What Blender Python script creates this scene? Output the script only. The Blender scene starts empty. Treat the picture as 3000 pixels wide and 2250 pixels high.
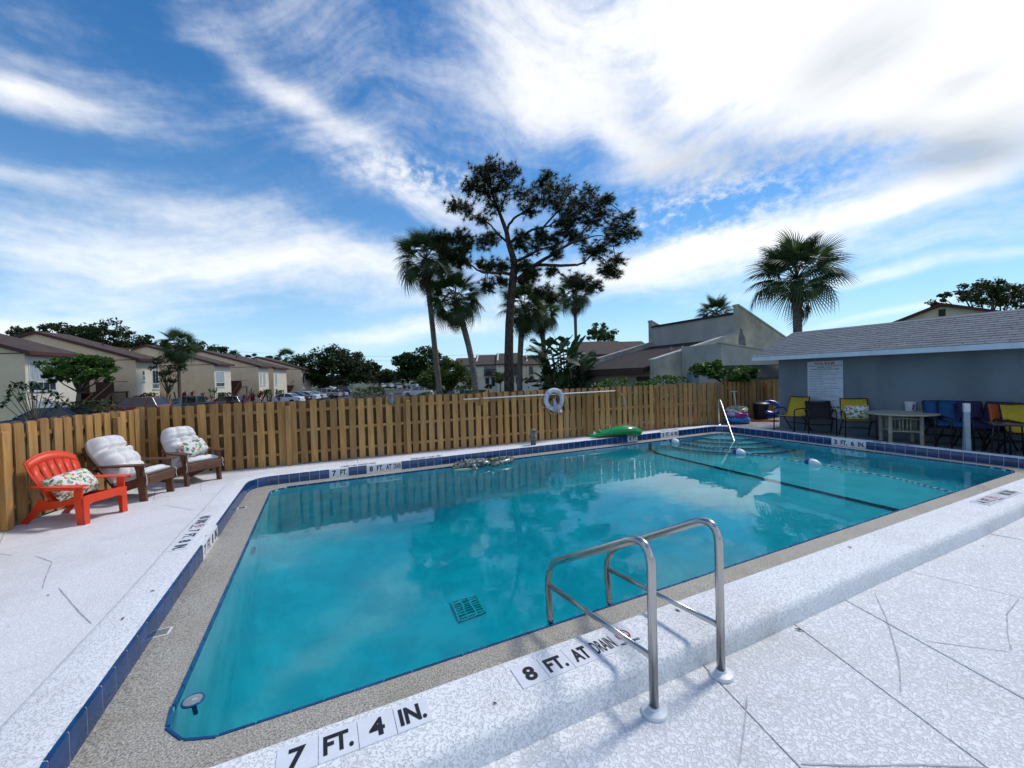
import bpy, bmesh, math, random
from mathutils import Vector, Matrix
random.seed(7)
S = bpy.context.scene
C = bpy.context.collection
R_ = math.radians
PI = math.pi

# ------------------------------------------------------------------ camera
EYE = Vector((0, 0, 1.54))
FOC = 1196.4 / 3000.0
def _cam_axes(p, yaw, roll):
    f = Vector((math.sin(yaw) * math.cos(p), math.cos(yaw) * math.cos(p), math.sin(p)))
    r = Vector((math.cos(yaw), -math.sin(yaw), 0)); u = r.cross(f)
    c, s = math.cos(roll), math.sin(roll)
    return c * r + s * u, -s * r + c * u, f
CR, CU, CF = _cam_axes(R_(-1.066), R_(25.176), R_(-1.6484))
cam = bpy.data.cameras.new('camera'); camo = bpy.data.objects.new('camera', cam); C.objects.link(camo)
cam.sensor_width = 36; cam.lens = 36 * FOC; cam.clip_start = 0.02; cam.clip_end = 4000
camo.matrix_world = Matrix(((CR.x, CU.x, -CF.x, EYE.x), (CR.y, CU.y, -CF.y, EYE.y), (CR.z, CU.z, -CF.z, EYE.z), (0, 0, 0, 1)))
S.camera = camo
# survey helpers: sight lines measured in the photograph (3000 x 2250), met with real planes / distances
def ray(x, y): return CR * ((x - 1500) / 1196.4) - CU * ((y - 1125) / 1196.4) + CF
def gp(x, y, z): d = ray(x, y); t = (z - EYE.z) / d.z; return EYE + d * t
def dp(x, y, dist): return EYE + ray(x, y) * dist
def yp(x, y, Y): d = ray(x, y); return EYE + d * (Y / d.y)
def xp(x, y, X): d = ray(x, y); return EYE + d * (X / d.x)

# ------------------------------------------------------------------ world, sun, exposure
S.render.engine = 'CYCLES'
S.cycles.use_denoising = True
try: S.cycles.denoiser = 'OPENIMAGEDENOISE'
except Exception: pass
S.cycles.use_adaptive_sampling = True; S.cycles.adaptive_threshold = 0.02
S.cycles.max_bounces = 7; S.cycles.diffuse_bounces = 2; S.cycles.glossy_bounces = 4
S.cycles.transmission_bounces = 5; S.cycles.transparent_max_bounces = 12; S.cycles.volume_bounces = 0
S.cycles.sample_clamp_indirect = 6.0
S.cycles.caustics_reflective = False; S.cycles.caustics_refractive = True
S.view_settings.view_transform = 'Standard'; S.view_settings.look = 'None'
S.view_settings.exposure = 0.34; S.view_settings.gamma = 1.0; S.view_settings.use_curve_mapping = False
SUN_AZ, SUN_EL = R_(84), R_(54)       # azimuth from +Y towards +X
sun = bpy.data.lights.new('sun', 'SUN'); suno = bpy.data.objects.new('sun', sun); C.objects.link(suno)
sun.energy = 2.0; sun.angle = R_(10); sun.color = (1.0, 0.95, 0.87)
sd = Vector((math.sin(SUN_AZ) * math.cos(SUN_EL), math.cos(SUN_AZ) * math.cos(SUN_EL), math.sin(SUN_EL)))
suno.rotation_euler = sd.to_track_quat('Z', 'Y').to_euler(); suno.location = (20, 20, 30)

class NT:
    def __init__(s, nt): s.nt = nt
    def n(s, t, **kw):
        nd = s.nt.nodes.new(t)
        for k, v in kw.items():
            if k.startswith('i_'):
                key = k[2:]; key = int(key) if key.isdigit() else key
                s.set(nd.inputs[key], v)
            else: setattr(nd, k, v)
        return nd
    def set(s, inp, v):
        if isinstance(v, bpy.types.NodeSocket): s.nt.links.new(v, inp)
        elif v is not None: inp.default_value = v
    def m(s, op, a, b=None, c=None, clamp=False):
        nd = s.nt.nodes.new('ShaderNodeMath'); nd.operation = op; nd.use_clamp = clamp
        s.set(nd.inputs[0], a)
        if b is not None: s.set(nd.inputs[1], b)
        if c is not None: s.set(nd.inputs[2], c)
        return nd.outputs[0]
    def mix(s, f, a, b, typ='MIX'):
        nd = s.nt.nodes.new('ShaderNodeMix'); nd.data_type = 'RGBA'; nd.blend_type = typ
        s.set(nd.inputs[0], f); s.set(nd.inputs[6], a); s.set(nd.inputs[7], b)
        return nd.outputs[2]
    def ramp(s, f, stops):
        nd = s.nt.nodes.new('ShaderNodeValToRGB'); s.set(nd.inputs[0], f)
        el = nd.color_ramp.elements
        while len(el) < len(stops): el.new(0.5)
        for e, (p, c) in zip(el, stops):
            e.position = p; e.color = (c, c, c, 1) if isinstance(c, (int, float)) else tuple(c) + (1,)
        return nd.outputs[0]
    def smooth(s, x, lo, hi):
        nd = s.nt.nodes.new('ShaderNodeMapRange'); nd.interpolation_type = 'SMOOTHSTEP'
        s.set(nd.inputs[0], x); nd.inputs[1].default_value = lo; nd.inputs[2].default_value = hi
        return nd.outputs[0]
    def noise(s, vec, scale, detail=4, rough=0.55, dist=0.0):
        nd = s.nt.nodes.new('ShaderNodeTexNoise')
        s.set(nd.inputs['Vector'], vec); nd.inputs['Scale'].default_value = scale
        nd.inputs['Detail'].default_value = detail; nd.inputs['Roughness'].default_value = rough; nd.inputs['Distortion'].default_value = dist
        return nd
def rgba(c): return (c[0], c[1], c[2], 1.0)

W = bpy.data.worlds.new('World'); S.world = W; W.use_nodes = True
wt = NT(W.node_tree); W.node_tree.nodes.clear()
def build_world():
    t = wt
    sky = t.n('ShaderNodeTexSky', sky_type='NISHITA', sun_disc=False)
    sky.sun_elevation = SUN_EL; sky.sun_rotation = SUN_AZ
    sky.air_density = 1.0; sky.dust_density = 0.0; sky.ozone_density = 4.0; sky.altitude = 0
    tc = t.n('ShaderNodeTexCoord').outputs['Generated']
    sep = t.n('ShaderNodeSeparateXYZ'); t.set(sep.inputs[0], tc)
    hsv = t.n('ShaderNodeHueSaturation', i_Saturation=1.28, i_Value=1.08); t.set(hsv.inputs['Color'], sky.outputs[0])
    # moist air pales the blue towards the horizon
    low = t.m('POWER', t.m('SUBTRACT', 1.0, t.m('ABSOLUTE', sep.outputs[2]), clamp=True), 5.0)
    scol = t.mix(t.m('MULTIPLY', low, 0.95), hsv.outputs[0], (3.9, 6.2, 8.2, 1))
    bg1 = t.n('ShaderNodeBackground', i_Strength=0.105); t.set(bg1.inputs[0], scol)
    az0 = t.m('ARCTAN2', sep.outputs[0], sep.outputs[1]); el0 = t.m('ARCSINE', sep.outputs[2])
    # slow swirl that bends the streaks
    wrp = t.m('SUBTRACT', t.noise(tc, 2.6, 2, 0.5).outputs[0], 0.5)
    az = t.m('MULTIPLY_ADD', wrp, 0.30, az0); el = t.m('MULTIPLY_ADD', wrp, 0.16, el0)
    def pa(x, y):
        d = ray(x, y).normalized(); return math.atan2(d.x, d.y), math.asin(d.z)
    def blobs(A, E, L):
        acc = None
        for (x, y, rx, ry, ang, w) in L:
            a0, e0 = pa(x, y); a1, e1 = pa(x + 8, y); a2, e2 = pa(x, y - 8)
            # local frame of the sky dome at this spot, so a streak keeps its slope
            p, q, r, w_ = (a1 - a0) / 8, (a2 - a0) / 8, (e1 - e0) / 8, (e2 - e0) / 8; det = p * w_ - q * r
            ix, iy = (w_ / det, -q / det), (-r / det, p / det); c, s_ = math.cos(R_(ang)), math.sin(R_(ang))
            ua, ue = (ix[0] * c + iy[0] * s_) / rx, (ix[1] * c + iy[1] * s_) / rx; va, ve = (-ix[0] * s_ + iy[0] * c) / ry, (-ix[1] * s_ + iy[1] * c) / ry
            u = t.m('MULTIPLY_ADD', A, ua, t.m('MULTIPLY_ADD', E, ue, -(a0 * ua + e0 * ue))); v = t.m('MULTIPLY_ADD', A, va, t.m('MULTIPLY_ADD', E, ve, -(a0 * va + e0 * ve)))
            r2 = t.m('MULTIPLY_ADD', u, u, t.m('MULTIPLY', v, v))
            g = t.m('POWER', 0.3679, r2)
            acc = t.m('MULTIPLY_ADD', g, w, acc if acc is not None else 0.0)
        return acc
    # the big bank of cloud up in front of the sun, the veil over the houses, single streaks
    cov = blobs(az, el, [
        (2150, 190, 600, 330, 0, 1.25), (2860, 170, 460, 300, 8, 1.05), (1560, 250, 170, 360, 28, 0.62), (1820, 470, 300, 70, -18, 0.6),
        (940, 300, 360, 62, -36, 0.66), (1080, 150, 380, 150, -34, 0.34), (90, 280, 330, 60, -12, 0.72), (250, 200, 420, 120, -22, 0.24),
        (100, 505, 300, 30, -6, 0.34), (480, 760, 700, 110, -5, 0.60), (1080, 800, 460, 90, -6, 0.52), (1250, 570, 330, 60, -20, 0.62),
        (250, 940, 560, 50, 0, 0.50), (1180, 975, 320, 32, 6, 0.66), (560, 600, 430, 60, -16, 0.30),
        (2230, 690, 460, 52, 13, 0.85), (1900, 820, 460, 70, 8, 0.72), (2800, 520, 360, 46, 22, 0.5), (2580, 800, 420, 24, 9, 0.45), (2720, 905, 380, 16, 8, 0.45), (2820, 690, 300, 28, 12, 0.34)])
    # outside these the same broken cirrus goes on round the sky
    rest = t.smooth(t.noise(tc, 1.7, 1, 0.5).outputs[0], 0.38, 0.66)
    away = t.m('MAXIMUM', t.smooth(t.m('MULTIPLY_ADD', sep.outputs[1], -1.0, t.m('MULTIPLY', sep.outputs[0], -0.45)), -0.1, 0.35), t.smooth(sep.outputs[2], 0.68, 0.9))
    cov = t.m('MULTIPLY_ADD', t.m('MULTIPLY', rest, away), 0.8, cov)
    dz = t.m('MULTIPLY_ADD', az0, 2.8, -1.15); ang = t.m('MULTIPLY_ADD', t.m('MULTIPLY', t.m('POWER', 0.3679, t.m('MULTIPLY', dz, dz)), t.smooth(el0, 0.12, 0.60)), R_(-46), R_(5))
    c, s_ = t.m('COSINE', ang), t.m('SINE', ang)
    al, ell_ = t.m('SUBTRACT', az, 0.4), t.m('SUBTRACT', el, 0.4); u = t.m('ADD', t.m('MULTIPLY', al, c), t.m('MULTIPLY', ell_, s_)); v = t.m('SUBTRACT', t.m('MULTIPLY', ell_, c), t.m('MULTIPLY', al, s_))
    cx = t.n('ShaderNodeCombineXYZ'); t.set(cx.inputs[0], u); t.set(cx.inputs[1], t.m('MULTIPLY', v, 5.0))
    st = t.noise(cx.outputs[0], 2.7, 6, 0.58, 0.0); st.noise_dimensions = '2D'
    ce = t.n('ShaderNodeCombineXYZ'); t.set(ce.inputs[0], az0); t.set(ce.inputs[1], t.m('MULTIPLY', el0, 1.5))
    puff = t.noise(ce.outputs[0], 34, 3, 0.6); puff.noise_dimensions = '2D'; pf = t.m('SUBTRACT', puff.outputs[0], 0.5)
    mack = t.m('MULTIPLY_ADD', blobs(az0, el0, [(2050, 610, 380, 80, 14, 1.0), (1250, 520, 190, 50, -10, 0.7)]), 1.5, 0.22)
    nn = t.m('MULTIPLY_ADD', pf, mack, st.outputs[0])
    dens = t.m('MULTIPLY_ADD', t.m('SUBTRACT', nn, 0.5), 1.1, cov)
    dens = t.m('MULTIPLY', t.smooth(dens, -0.06, 1.16), t.smooth(t.m('MULTIPLY_ADD', nn, 0.25, cov), 0.0, 0.40))
    dens = t.m('MULTIPLY', dens, 0.97)
    grey = blobs(az, el, [(2480, 190, 330, 105, 28, 0.62), (2880, 190, 200, 40, 28, 0.55), (2300, 490, 560, 85, 10, 0.85), (2880, 420, 320, 70, 22, 0.8), (1850, 430, 260, 60, -10, 0.35)])
    grey = t.m('ADD', grey, t.m('MULTIPLY', t.smooth(rest, 0.2, 0.9), 0.16))
    grey = t.m('MULTIPLY', grey, t.m('MULTIPLY_ADD', st.outputs[0], 1.5, 0.15), clamp=True)
    ccol = t.mix(grey, (1.0, 1.0, 1.0, 1), (0.47, 0.52, 0.58, 1))
    bg2 = t.n('ShaderNodeBackground', i_Strength=0.94); t.set(bg2.inputs[0], ccol)
    mx = t.n('ShaderNodeMixShader'); t.set(mx.inputs[0], dens); t.set(mx.inputs[1], bg1.outputs[0]); t.set(mx.inputs[2], bg2.outputs[0])
    out = t.n('ShaderNodeOutputWorld'); t.set(out.inputs[0], mx.outputs[0])
build_world()
W.cycles.sampling_method = 'MANUAL'; W.cycles.sample_map_resolution = 1024

# ------------------------------------------------------------------ materials
MATS = {}
def mat(name, col, rough=0.6, var=0.12, scale=6.0, bump=0.0, bscale=None, metal=0.0, spec=0.5, coat=0.0, rnd=0.0, col2=None, thr=None, stretch=None, coord='Object', sheen=0.0, trans=0.0):
    """Principled material: colour broken up by noise, optional per-object shift (rnd), fine relief (bump)."""
    if name in MATS: return MATS[name]
    m = bpy.data.materials.new(name); m.use_nodes = True; t = NT(m.node_tree)
    b = m.node_tree.nodes['Principled BSDF']
    b.inputs['Roughness'].default_value = rough; b.inputs['Metallic'].default_value = metal
    b.inputs['Specular IOR Level'].default_value = spec; b.inputs['Coat Weight'].default_value = coat; b.inputs['Coat Roughness'].default_value = 0.12
    tc = t.n('ShaderNodeTexCoord').outputs[coord]
    if stretch:
        mp = t.n('ShaderNodeMapping'); t.set(mp.inputs[0], tc); mp.inputs['Scale'].default_value = stretch; tc = mp.outputs[0]
    if rnd:
        oi = t.n('ShaderNodeObjectInfo').outputs['Random']
        off = t.n('ShaderNodeVectorMath', operation='ADD'); t.set(off.inputs[0], tc)
        cx = t.n('ShaderNodeCombineXYZ'); t.set(cx.inputs[0], t.m('MULTIPLY', oi, 37.0)); t.set(cx.inputs[1], t.m('MULTIPLY', oi, 91.0)); t.set(off.inputs[1], cx.outputs[0]); tc = off.outputs[0]
    nz = t.noise(tc, scale, 5, 0.6).outputs[0]
    c2 = col2 if col2 else tuple(max(0.0, c * (1 - 2.2 * var)) for c in col)
    fac = t.smooth(nz, *(thr if thr else (0.32, 0.68)))
    c = t.mix(fac, rgba(c2), rgba(col))
    if rnd:
        v = t.m('MULTIPLY_ADD', t.m('SUBTRACT', oi, 0.5), 2 * rnd, 1.0)
        c = t.mix(1.0, c, t.n('ShaderNodeCombineColor', i_0=v, i_1=v, i_2=v).outputs[0], 'MULTIPLY')
    t.set(b.inputs['Base Color'], c)
    rr = t.m('MULTIPLY_ADD', t.m('SUBTRACT', nz, 0.5), 0.25, rough, clamp=True); t.set(b.inputs['Roughness'], rr)
    if bump:
        bz = t.noise(tc, bscale or scale * 4, 6, 0.65).outputs[0]
        bp = t.n('ShaderNodeBump', i_Strength=min(1.0, bump), i_Distance=0.01 * max(1, bump)); t.set(bp.inputs['Height'], bz); t.set(b.inputs['Normal'], bp.outputs[0])
    if sheen: b.inputs['Sheen Weight'].default_value = sheen
    if trans:
        # thin leaf: some light comes through
        td = t.n('ShaderNodeBsdfTranslucent'); t.set(td.inputs[0], c)
        mx = t.n('ShaderNodeMixShader', i_0=trans); t.set(mx.inputs[1], b.outputs[0]); t.set(mx.inputs[2], td.outputs[0])
        t.set(m.node_tree.nodes['Material Output'].inputs[0], mx.outputs[0])
    MATS[name] = m
    return m

# ------------------------------------------------------------------ mesh helpers
class MB:
    def __init__(s): s.v = []; s.f = []
    def add(s, vs, fs):
        o = len(s.v); s.v += [tuple(p) for p in vs]; s.f += [tuple(i + o for i in f) for f in fs]; return s
    def box(s, x0, x1, y0, y1, z0, z1, M=None):
        vs = [Vector(p) for p in ((x0, y0, z0), (x1, y0, z0), (x1, y1, z0), (x0, y1, z0), (x0, y0, z1), (x1, y0, z1), (x1, y1, z1), (x0, y1, z1))]
        if M: vs = [M @ p for p in vs]
        return s.add(vs, [(0, 3, 2, 1), (4, 5, 6, 7), (0, 1, 5, 4), (1, 2, 6, 5), (2, 3, 7, 6), (3, 0, 4, 7)])
    def cbox(s, x0, x1, y0, y1, z0, z1, c=0.006, M=None):
        """box with chamfered edges"""
        pts = []
        fs = []
        X, Y, Z = (x0, x1), (y0, y1), (z0, z1)
        idx = {}
        for i in (0, 1):
            for j in (0, 1):
                for k in (0, 1):
                    sx, sy, sz = (1, -1)[i], (1, -1)[j], (1, -1)[k]
                    for ax in range(3):
                        p = [X[i], Y[j], Z[k]]
                        if ax != 0: p[0] += sx * c
                        if ax != 1: p[1] += sy * c
                        if ax != 2: p[2] += sz * c
                        idx[(i, j, k, ax)] = len(pts); pts.append(Vector(p))
        for ax in range(3):
            for e in (0, 1):
                b, d = [a for a in range(3) if a != ax]
                q = []
                for (u, w) in ((0, 0), (1, 0), (1, 1), (0, 1)):
                    key = [0, 0, 0]; key[ax] = e; key[b] = u; key[d] = w; q.append(idx[tuple(key) + (ax,)])
                fs.append(tuple(q))
        for ax in range(3):
            b, d = [a for a in range(3) if a != ax]
            for u in (0, 1):
                for w in (0, 1):
                    k0 = [0, 0, 0]; k1 = [0, 0, 0]; k0[ax] = 0; k1[ax] = 1
                    k0[b] = k1[b] = u; k0[d] = k1[d] = w
                    fs.append((idx[tuple(k0) + (b,)], idx[tuple(k1) + (b,)], idx[tuple(k1) + (d,)], idx[tuple(k0) + (d,)]))
        for i in (0, 1):
            for j in (0, 1):
                for k in (0, 1): fs.append((idx[(i, j, k, 0)], idx[(i, j, k, 1)], idx[(i, j, k, 2)]))
        if M: pts = [M @ p for p in pts]
        return s.add(pts, fs)
    def tube(s, pts, r, n=8, cap=True, closed=False, flat=1.0):
        pts = [Vector(p) for p in pts]; m = len(pts)
        rs = r if isinstance(r, (list, tuple)) else [r] * m
        o = len(s.v); up = None
        for i, p in enumerate(pts):
            if closed: tg = pts[(i + 1) % m] - pts[i - 1]
            else: tg = pts[min(i + 1, m - 1)] - pts[max(i - 1, 0)]
            tg.normalize()
            if up is None:
                up = Vector((0, 0, 1)) if abs(tg.z) < 0.9 else Vector((1, 0, 0))
            a = tg.cross(up)
            if a.length < 1e-5: a = tg.orthogonal()
            a.normalize(); b = a.cross(tg); up = b
            for k in range(n):
                q = 2 * PI * k / n
                s.v.append(tuple(p + a * (math.cos(q) * rs[i]) + b * (math.sin(q) * rs[i] * flat)))
        for i in range(m if closed else m - 1):
            i2 = (i + 1) % m
            for k in range(n):
                k2 = (k + 1) % n
                s.f.append((o + i * n + k, o + i * n + k2, o + i2 * n + k2, o + i2 * n + k))
        if cap and not closed:
            s.f.append(tuple(o + k for k in reversed(range(n)))); s.f.append(tuple(o + (m - 1) * n + k for k in range(n)))
        return s
    def lathe(s, prof, n=20, M=None, cap=True):
        o = len(s.v)
        for (r, z) in prof:
            for k in range(n):
                p = Vector((r * math.cos(2 * PI * k / n), r * math.sin(2 * PI * k / n), z))
                s.v.append(tuple(M @ p if M else p))
        for i in range(len(prof) - 1):
            for k in range(n):
                k2 = (k + 1) % n; s.f.append((o + i * n + k, o + i * n + k2, o + (i + 1) * n + k2, o + (i + 1) * n + k))
        if cap:
            s.f.append(tuple(o + k for k in reversed(range(n)))); s.f.append(tuple(o + (len(prof) - 1) * n + k for k in range(n)))
        return s
    def prism(s, poly, vec):
        """polygon (3D points) swept along vec"""
        vec = Vector(vec); n = len(poly); P = [Vector(p) for p in poly]
        o = len(s.v); s.v += [tuple(p) for p in P] + [tuple(p + vec) for p in P]
        s.f.append(tuple(o + i for i in reversed(range(n)))); s.f.append(tuple(o + n + i for i in range(n)))
        for i in range(n):
            j = (i + 1) % n; s.f.append((o + i, o + j, o + n + j, o + n + i))
        return s
    def loops(s, L, closed=True, cap0=False, cap1=False):
        """skin a list of equal-length loops"""
        n = len(L[0]); o = len(s.v)
        for lp in L: s.v += [tuple(p) for p in lp]
        for i in range(len(L) - 1):
            for k in range(n if closed else n - 1):
                k2 = (k + 1) % n; s.f.append((o + i * n + k, o + i * n + k2, o + (i + 1) * n + k2, o + (i + 1) * n + k))
        if cap0: s.f.append(tuple(o + k for k in reversed(range(n))))
        if cap1: s.f.append(tuple(o + (len(L) - 1) * n + k for k in range(n)))
        return s
    def ell(s, c, r, n=14, m=8, M=None):
        o = len(s.v); c = Vector(c)
        L = []
        for i in range(m + 1):
            th = PI * i / m; lp = []
            for k in range(n):
                ph = 2 * PI * k / n
                p = Vector((r[0] * math.sin(th) * math.cos(ph), r[1] * math.sin(th) * math.sin(ph), r[2] * math.cos(th)))
                lp.append(c + (M @ p if M else p))
            L.append(lp)
        return s.loops(L)
    def mesh(s, name, smooth=False, fix=True):
        me = bpy.data.meshes.new(name); me.from_pydata(s.v, [], s.f); me.validate()
        if fix:
            bm = bmesh.new(); bm.from_mesh(me); bmesh.ops.recalc_face_normals(bm, faces=bm.faces); bm.to_mesh(me); bm.free()
        if smooth:
            me.polygons.foreach_set('use_smooth', [True] * len(me.polygons))
            if smooth != 'all':
                try: me.set_sharp_from_angle(angle=R_(float(smooth) if not isinstance(smooth, bool) else 40))
                except Exception: pass
        return me
    def build(s, name, m, parent=None, smooth=False, loc=None, rot=None, fix=True):
        return mobj(name, s.mesh(name, smooth, fix), m, parent, loc, rot)
def mobj(name, me, m, parent=None, loc=None, rot=None):
    o = bpy.data.objects.new(name, me); C.objects.link(o)
    if m is not None:
        if not me.materials: me.materials.append(m)
        elif me.materials[0] != m: o.material_slots[0].link = 'OBJECT'; o.material_slots[0].material = m
    if parent: o.parent = parent
    if loc is not None: o.location = loc
    if rot is not None: o.rotation_euler = rot
    return o
def tag(o, label, cat, group=None):
    o['label'] = label; o['category'] = cat
    if group: o['group'] = group
    return o
def thing(name, label, cat, loc=(0, 0, 0), rz=0.0, group=None):
    o = bpy.data.objects.new(name, None); C.objects.link(o); o.empty_display_size = 0.1
    o.location = loc; o.rotation_euler = (0, 0, rz)
    return tag(o, label, cat, group)
def struct(o): o['kind'] = 'structure'; return o
def copy_tree(o, parent=None):
    c = o.copy(); C.objects.link(c)
    if parent: c.parent = parent
    for ch in list(o.children): copy_tree(ch, c)
    return c
TXT = {}
def text_mesh(s, bold=0.0):
    if (s, bold) in TXT: return TXT[(s, bold)]
    cu = bpy.data.curves.new('lettering', 'FONT'); cu.body = s; cu.align_x = 'CENTER'; cu.align_y = 'CENTER'; cu.size = 1.0; cu.offset = bold
    cu.resolution_u = 3
    ob = bpy.data.objects.new('lettering', cu); C.objects.link(ob)
    dg = bpy.context.evaluated_depsgraph_get(); me = bpy.data.meshes.new_from_object(ob.evaluated_get(dg))
    bpy.data.objects.remove(ob)
    xs = [v.co.x for v in me.vertices]; ys = [v.co.y for v in me.vertices]
    w = max(xs) - min(xs); h = max(ys) - min(ys); cx = (max(xs) + min(xs)) / 2; cy = (max(ys) + min(ys)) / 2
    for v in me.vertices: v.co.x = (v.co.x - cx) / w; v.co.y = (v.co.y - cy) / h; v.co.z = 0
    me.name = 'lettering'; TXT[(s, bold)] = me
    return me
def text(name, s, m, M, w, h, parent=None, bold=0.03):
    """flat lettering fitted to a w x h box, laid in the plane given by M (local x right, y up)"""
    me = text_mesh(s, bold).copy()
    me.transform(M @ Matrix.Diagonal((w, h, 1, 1)))
    return mobj(name, me, m, parent)
def frame(o, x, y):
    """matrix with origin o, local x and y axes given"""
    x = Vector(x).normalized(); y = Vector(y).normalized(); z = x.cross(y)
    return Matrix(((x.x, y.x, z.x, o[0]), (x.y, y.y, z.y, o[1]), (x.z, y.z, z.z, o[2]), (0, 0, 0, 1)))
def rrect(x0, x1, y0, y1, r, n=6, per=10):
    """rounded rectangle, counter-clockwise, constant point count"""
    out = []
    cs = [(x1 - r, y0 + r, -90), (x1 - r, y1 - r, 0), (x0 + r, y1 - r, 90), (x0 + r, y0 + r, 180)]
    for i, (cx, cy, a0) in enumerate(cs):
        for k in range(n + 1):
            a = R_(a0 + 90 * k / n); out.append((cx + r * math.cos(a), cy + r * math.sin(a)))
        nx = cs[(i + 1) % 4]; a1 = R_(nx[2]); px, py = nx[0] + r * math.cos(a1), nx[1] + r * math.sin(a1)
        lx, ly = out[-1]
        for k in range(1, per): out.append((lx + (px - lx) * k / per, ly + (py - ly) * k / per))
    return out
# ------------------------------------------------------------------ special materials
DZ = -0.14          # deck level (kerb top is z = 0)
LZ = -0.15          # gutter ledge
WZ = -0.166         # water level
def texture_coat(name, col, dark, sc=58.0, bump=0.9, thr=(0.40, 0.56), dirt=0.0):
    """knock-down sprayed deck coating: flattened islands with rough valleys between"""
    m = bpy.data.materials.new(name); m.use_nodes = True; t = NT(m.node_tree); b = m.node_tree.nodes['Principled BSDF']
    ge = t.n('ShaderNodeNewGeometry').outputs['Position']
    w = t.noise(ge, 9, 3); wv = t.n('ShaderNodeVectorMath', operation='MULTIPLY_ADD'); t.set(wv.inputs[0], w.outputs['Color']); wv.inputs[1].default_value = (0.05, 0.05, 0.05); t.set(wv.inputs[2], ge)
    n1 = t.noise(wv.outputs[0], sc, 3, 0.5, 0.8).outputs[0]; n2 = t.noise(ge, sc * 5, 3, 0.6).outputs[0]; n3 = t.noise(ge, 1.1, 4, 0.6).outputs[0]
    isl = t.smooth(n1, *thr)
    edge = t.m('SUBTRACT', 1.0, t.m('ABSOLUTE', t.m('MULTIPLY_ADD', isl, 2.0, -1.0)))
    c = t.mix(isl, rgba(tuple(0.86 * q for q in col)), rgba(col))
    c = t.mix(t.m('MULTIPLY', edge, 0.38), c, rgba(dark))
    c = t.mix(t.m('MULTIPLY', t.smooth(n3, 0.45, 0.75), 0.16 + dirt), c, rgba((0.55, 0.56, 0.60)))
    st = t.noise(ge, 0.45, 6, 0.7).outputs[0]; c = t.mix(t.m('MULTIPLY', t.smooth(st, 0.47, 0.66), 0.34), c, rgba((0.50, 0.48, 0.45)))
    drip = t.noise(ge, 4.5, 5, 0.65, 0.6).outputs[0]; c = t.mix(t.m('MULTIPLY', t.smooth(drip, 0.60, 0.70), 0.22), c, rgba((0.42, 0.40, 0.37)))
    sp = t.smooth(t.noise(ge, 170, 2, 0.5).outputs[0], 0.70, 0.76); c = t.mix(t.m('MULTIPLY', sp, 0.35), c, rgba((0.32, 0.34, 0.38)))
    t.set(b.inputs['Base Color'], c); b.inputs['Roughness'].default_value = 0.7; b.inputs['Specular IOR Level'].default_value = 0.35
    h = t.m('MULTIPLY_ADD', n2, 0.35, isl); bp = t.n('ShaderNodeBump', i_Strength=bump, i_Distance=0.003); t.set(bp.inputs['Height'], h); t.set(b.inputs['Normal'], bp.outputs[0])
    return m
M_DECK = texture_coat('deck_coating', (0.84, 0.845, 0.85), (0.42, 0.44, 0.48))
M_DECKL = texture_coat('deck_coating_worn', (0.84, 0.845, 0.865), (0.56, 0.56, 0.60), 90.0, 0.6)
M_KERB = texture_coat('kerb_coating', (0.87, 0.875, 0.885), (0.54, 0.57, 0.62), 78.0, 0.9, (0.36, 0.50))
def speckle(name):
    m = bpy.data.materials.new(name); m.use_nodes = True; t = NT(m.node_tree); b = m.node_tree.nodes['Principled BSDF']
    ge = t.n('ShaderNodeNewGeometry').outputs['Position']
    v = t.n('ShaderNodeTexVoronoi', i_Scale=150.0); t.set(v.inputs['Vector'], ge)
    n = t.noise(ge, 120, 3, 0.6).outputs[0]; big = t.noise(ge, 2.5, 4, 0.6).outputs[0]
    c = t.ramp(n, [(0.30, (0.10, 0.085, 0.065)), (0.43, (0.27, 0.24, 0.19)), (0.55, (0.46, 0.43, 0.36)), (0.70, (0.62, 0.59, 0.52))])
    bwv = t.n('ShaderNodeRGBToBW'); t.set(bwv.inputs[0], v.outputs['Color']); c = t.mix(0.5, c, t.n('ShaderNodeCombineColor', i_0=bwv.outputs[0], i_1=bwv.outputs[0], i_2=bwv.outputs[0]).outputs[0], 'SOFT_LIGHT')
    c = t.mix(t.m('MULTIPLY', t.smooth(big, 0.4, 0.7), 0.30), c, rgba((0.22, 0.19, 0.14)))
    t.set(b.inputs['Base Color'], c)
    t.set(b.inputs['Roughness'], t.m('MULTIPLY_ADD', t.smooth(big, 0.35, 0.65), 0.25, 0.34))
    bp = t.n('ShaderNodeBump', i_Strength=0.35, i_Distance=0.002); t.set(bp.inputs['Height'], n); t.set(b.inputs['Normal'], bp.outputs[0])
    return m
M_LEDGE = speckle('exposed_aggregate')
M_TILE = mat('blue_glazed_tile', (0.010, 0.060, 0.200), 0.12, 0.16, 9, rnd=0.14, spec=0.6)
M_TRIM = mat('blue_trim_tile', (0.012, 0.085, 0.230), 0.2, 0.15, 9, rnd=0.2)
M_GROUT = mat('white_grout', (0.72, 0.73, 0.74), 0.7, 0.06, 20)
M_WTILE = mat('white_marker_tile', (0.74, 0.76, 0.80), 0.25, 0.03, 12)
M_BLACK = mat('black_print', (0.012, 0.012, 0.016), 0.45, 0.2, 40)
M_RED = mat('red_print', (0.45, 0.03, 0.04), 0.45, 0.1, 40)
M_BLUEP = mat('navy_print', (0.03, 0.05, 0.16), 0.45, 0.1, 40)
M_PLAST = mat('pool_plaster', (0.30, 0.81, 0.86), 0.6, 0.10, 1.6, col2=(0.20, 0.66, 0.73), thr=(0.38, 0.64), bump=0.2, bscale=14)
M_LINE = mat('navy_floor_tile', (0.006, 0.014, 0.05), 0.3, 0.1, 10)
M_STEEL = mat('brushed_steel', (0.50, 0.49, 0.47), 0.24, 0.04, 2.5, metal=1.0)
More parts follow.
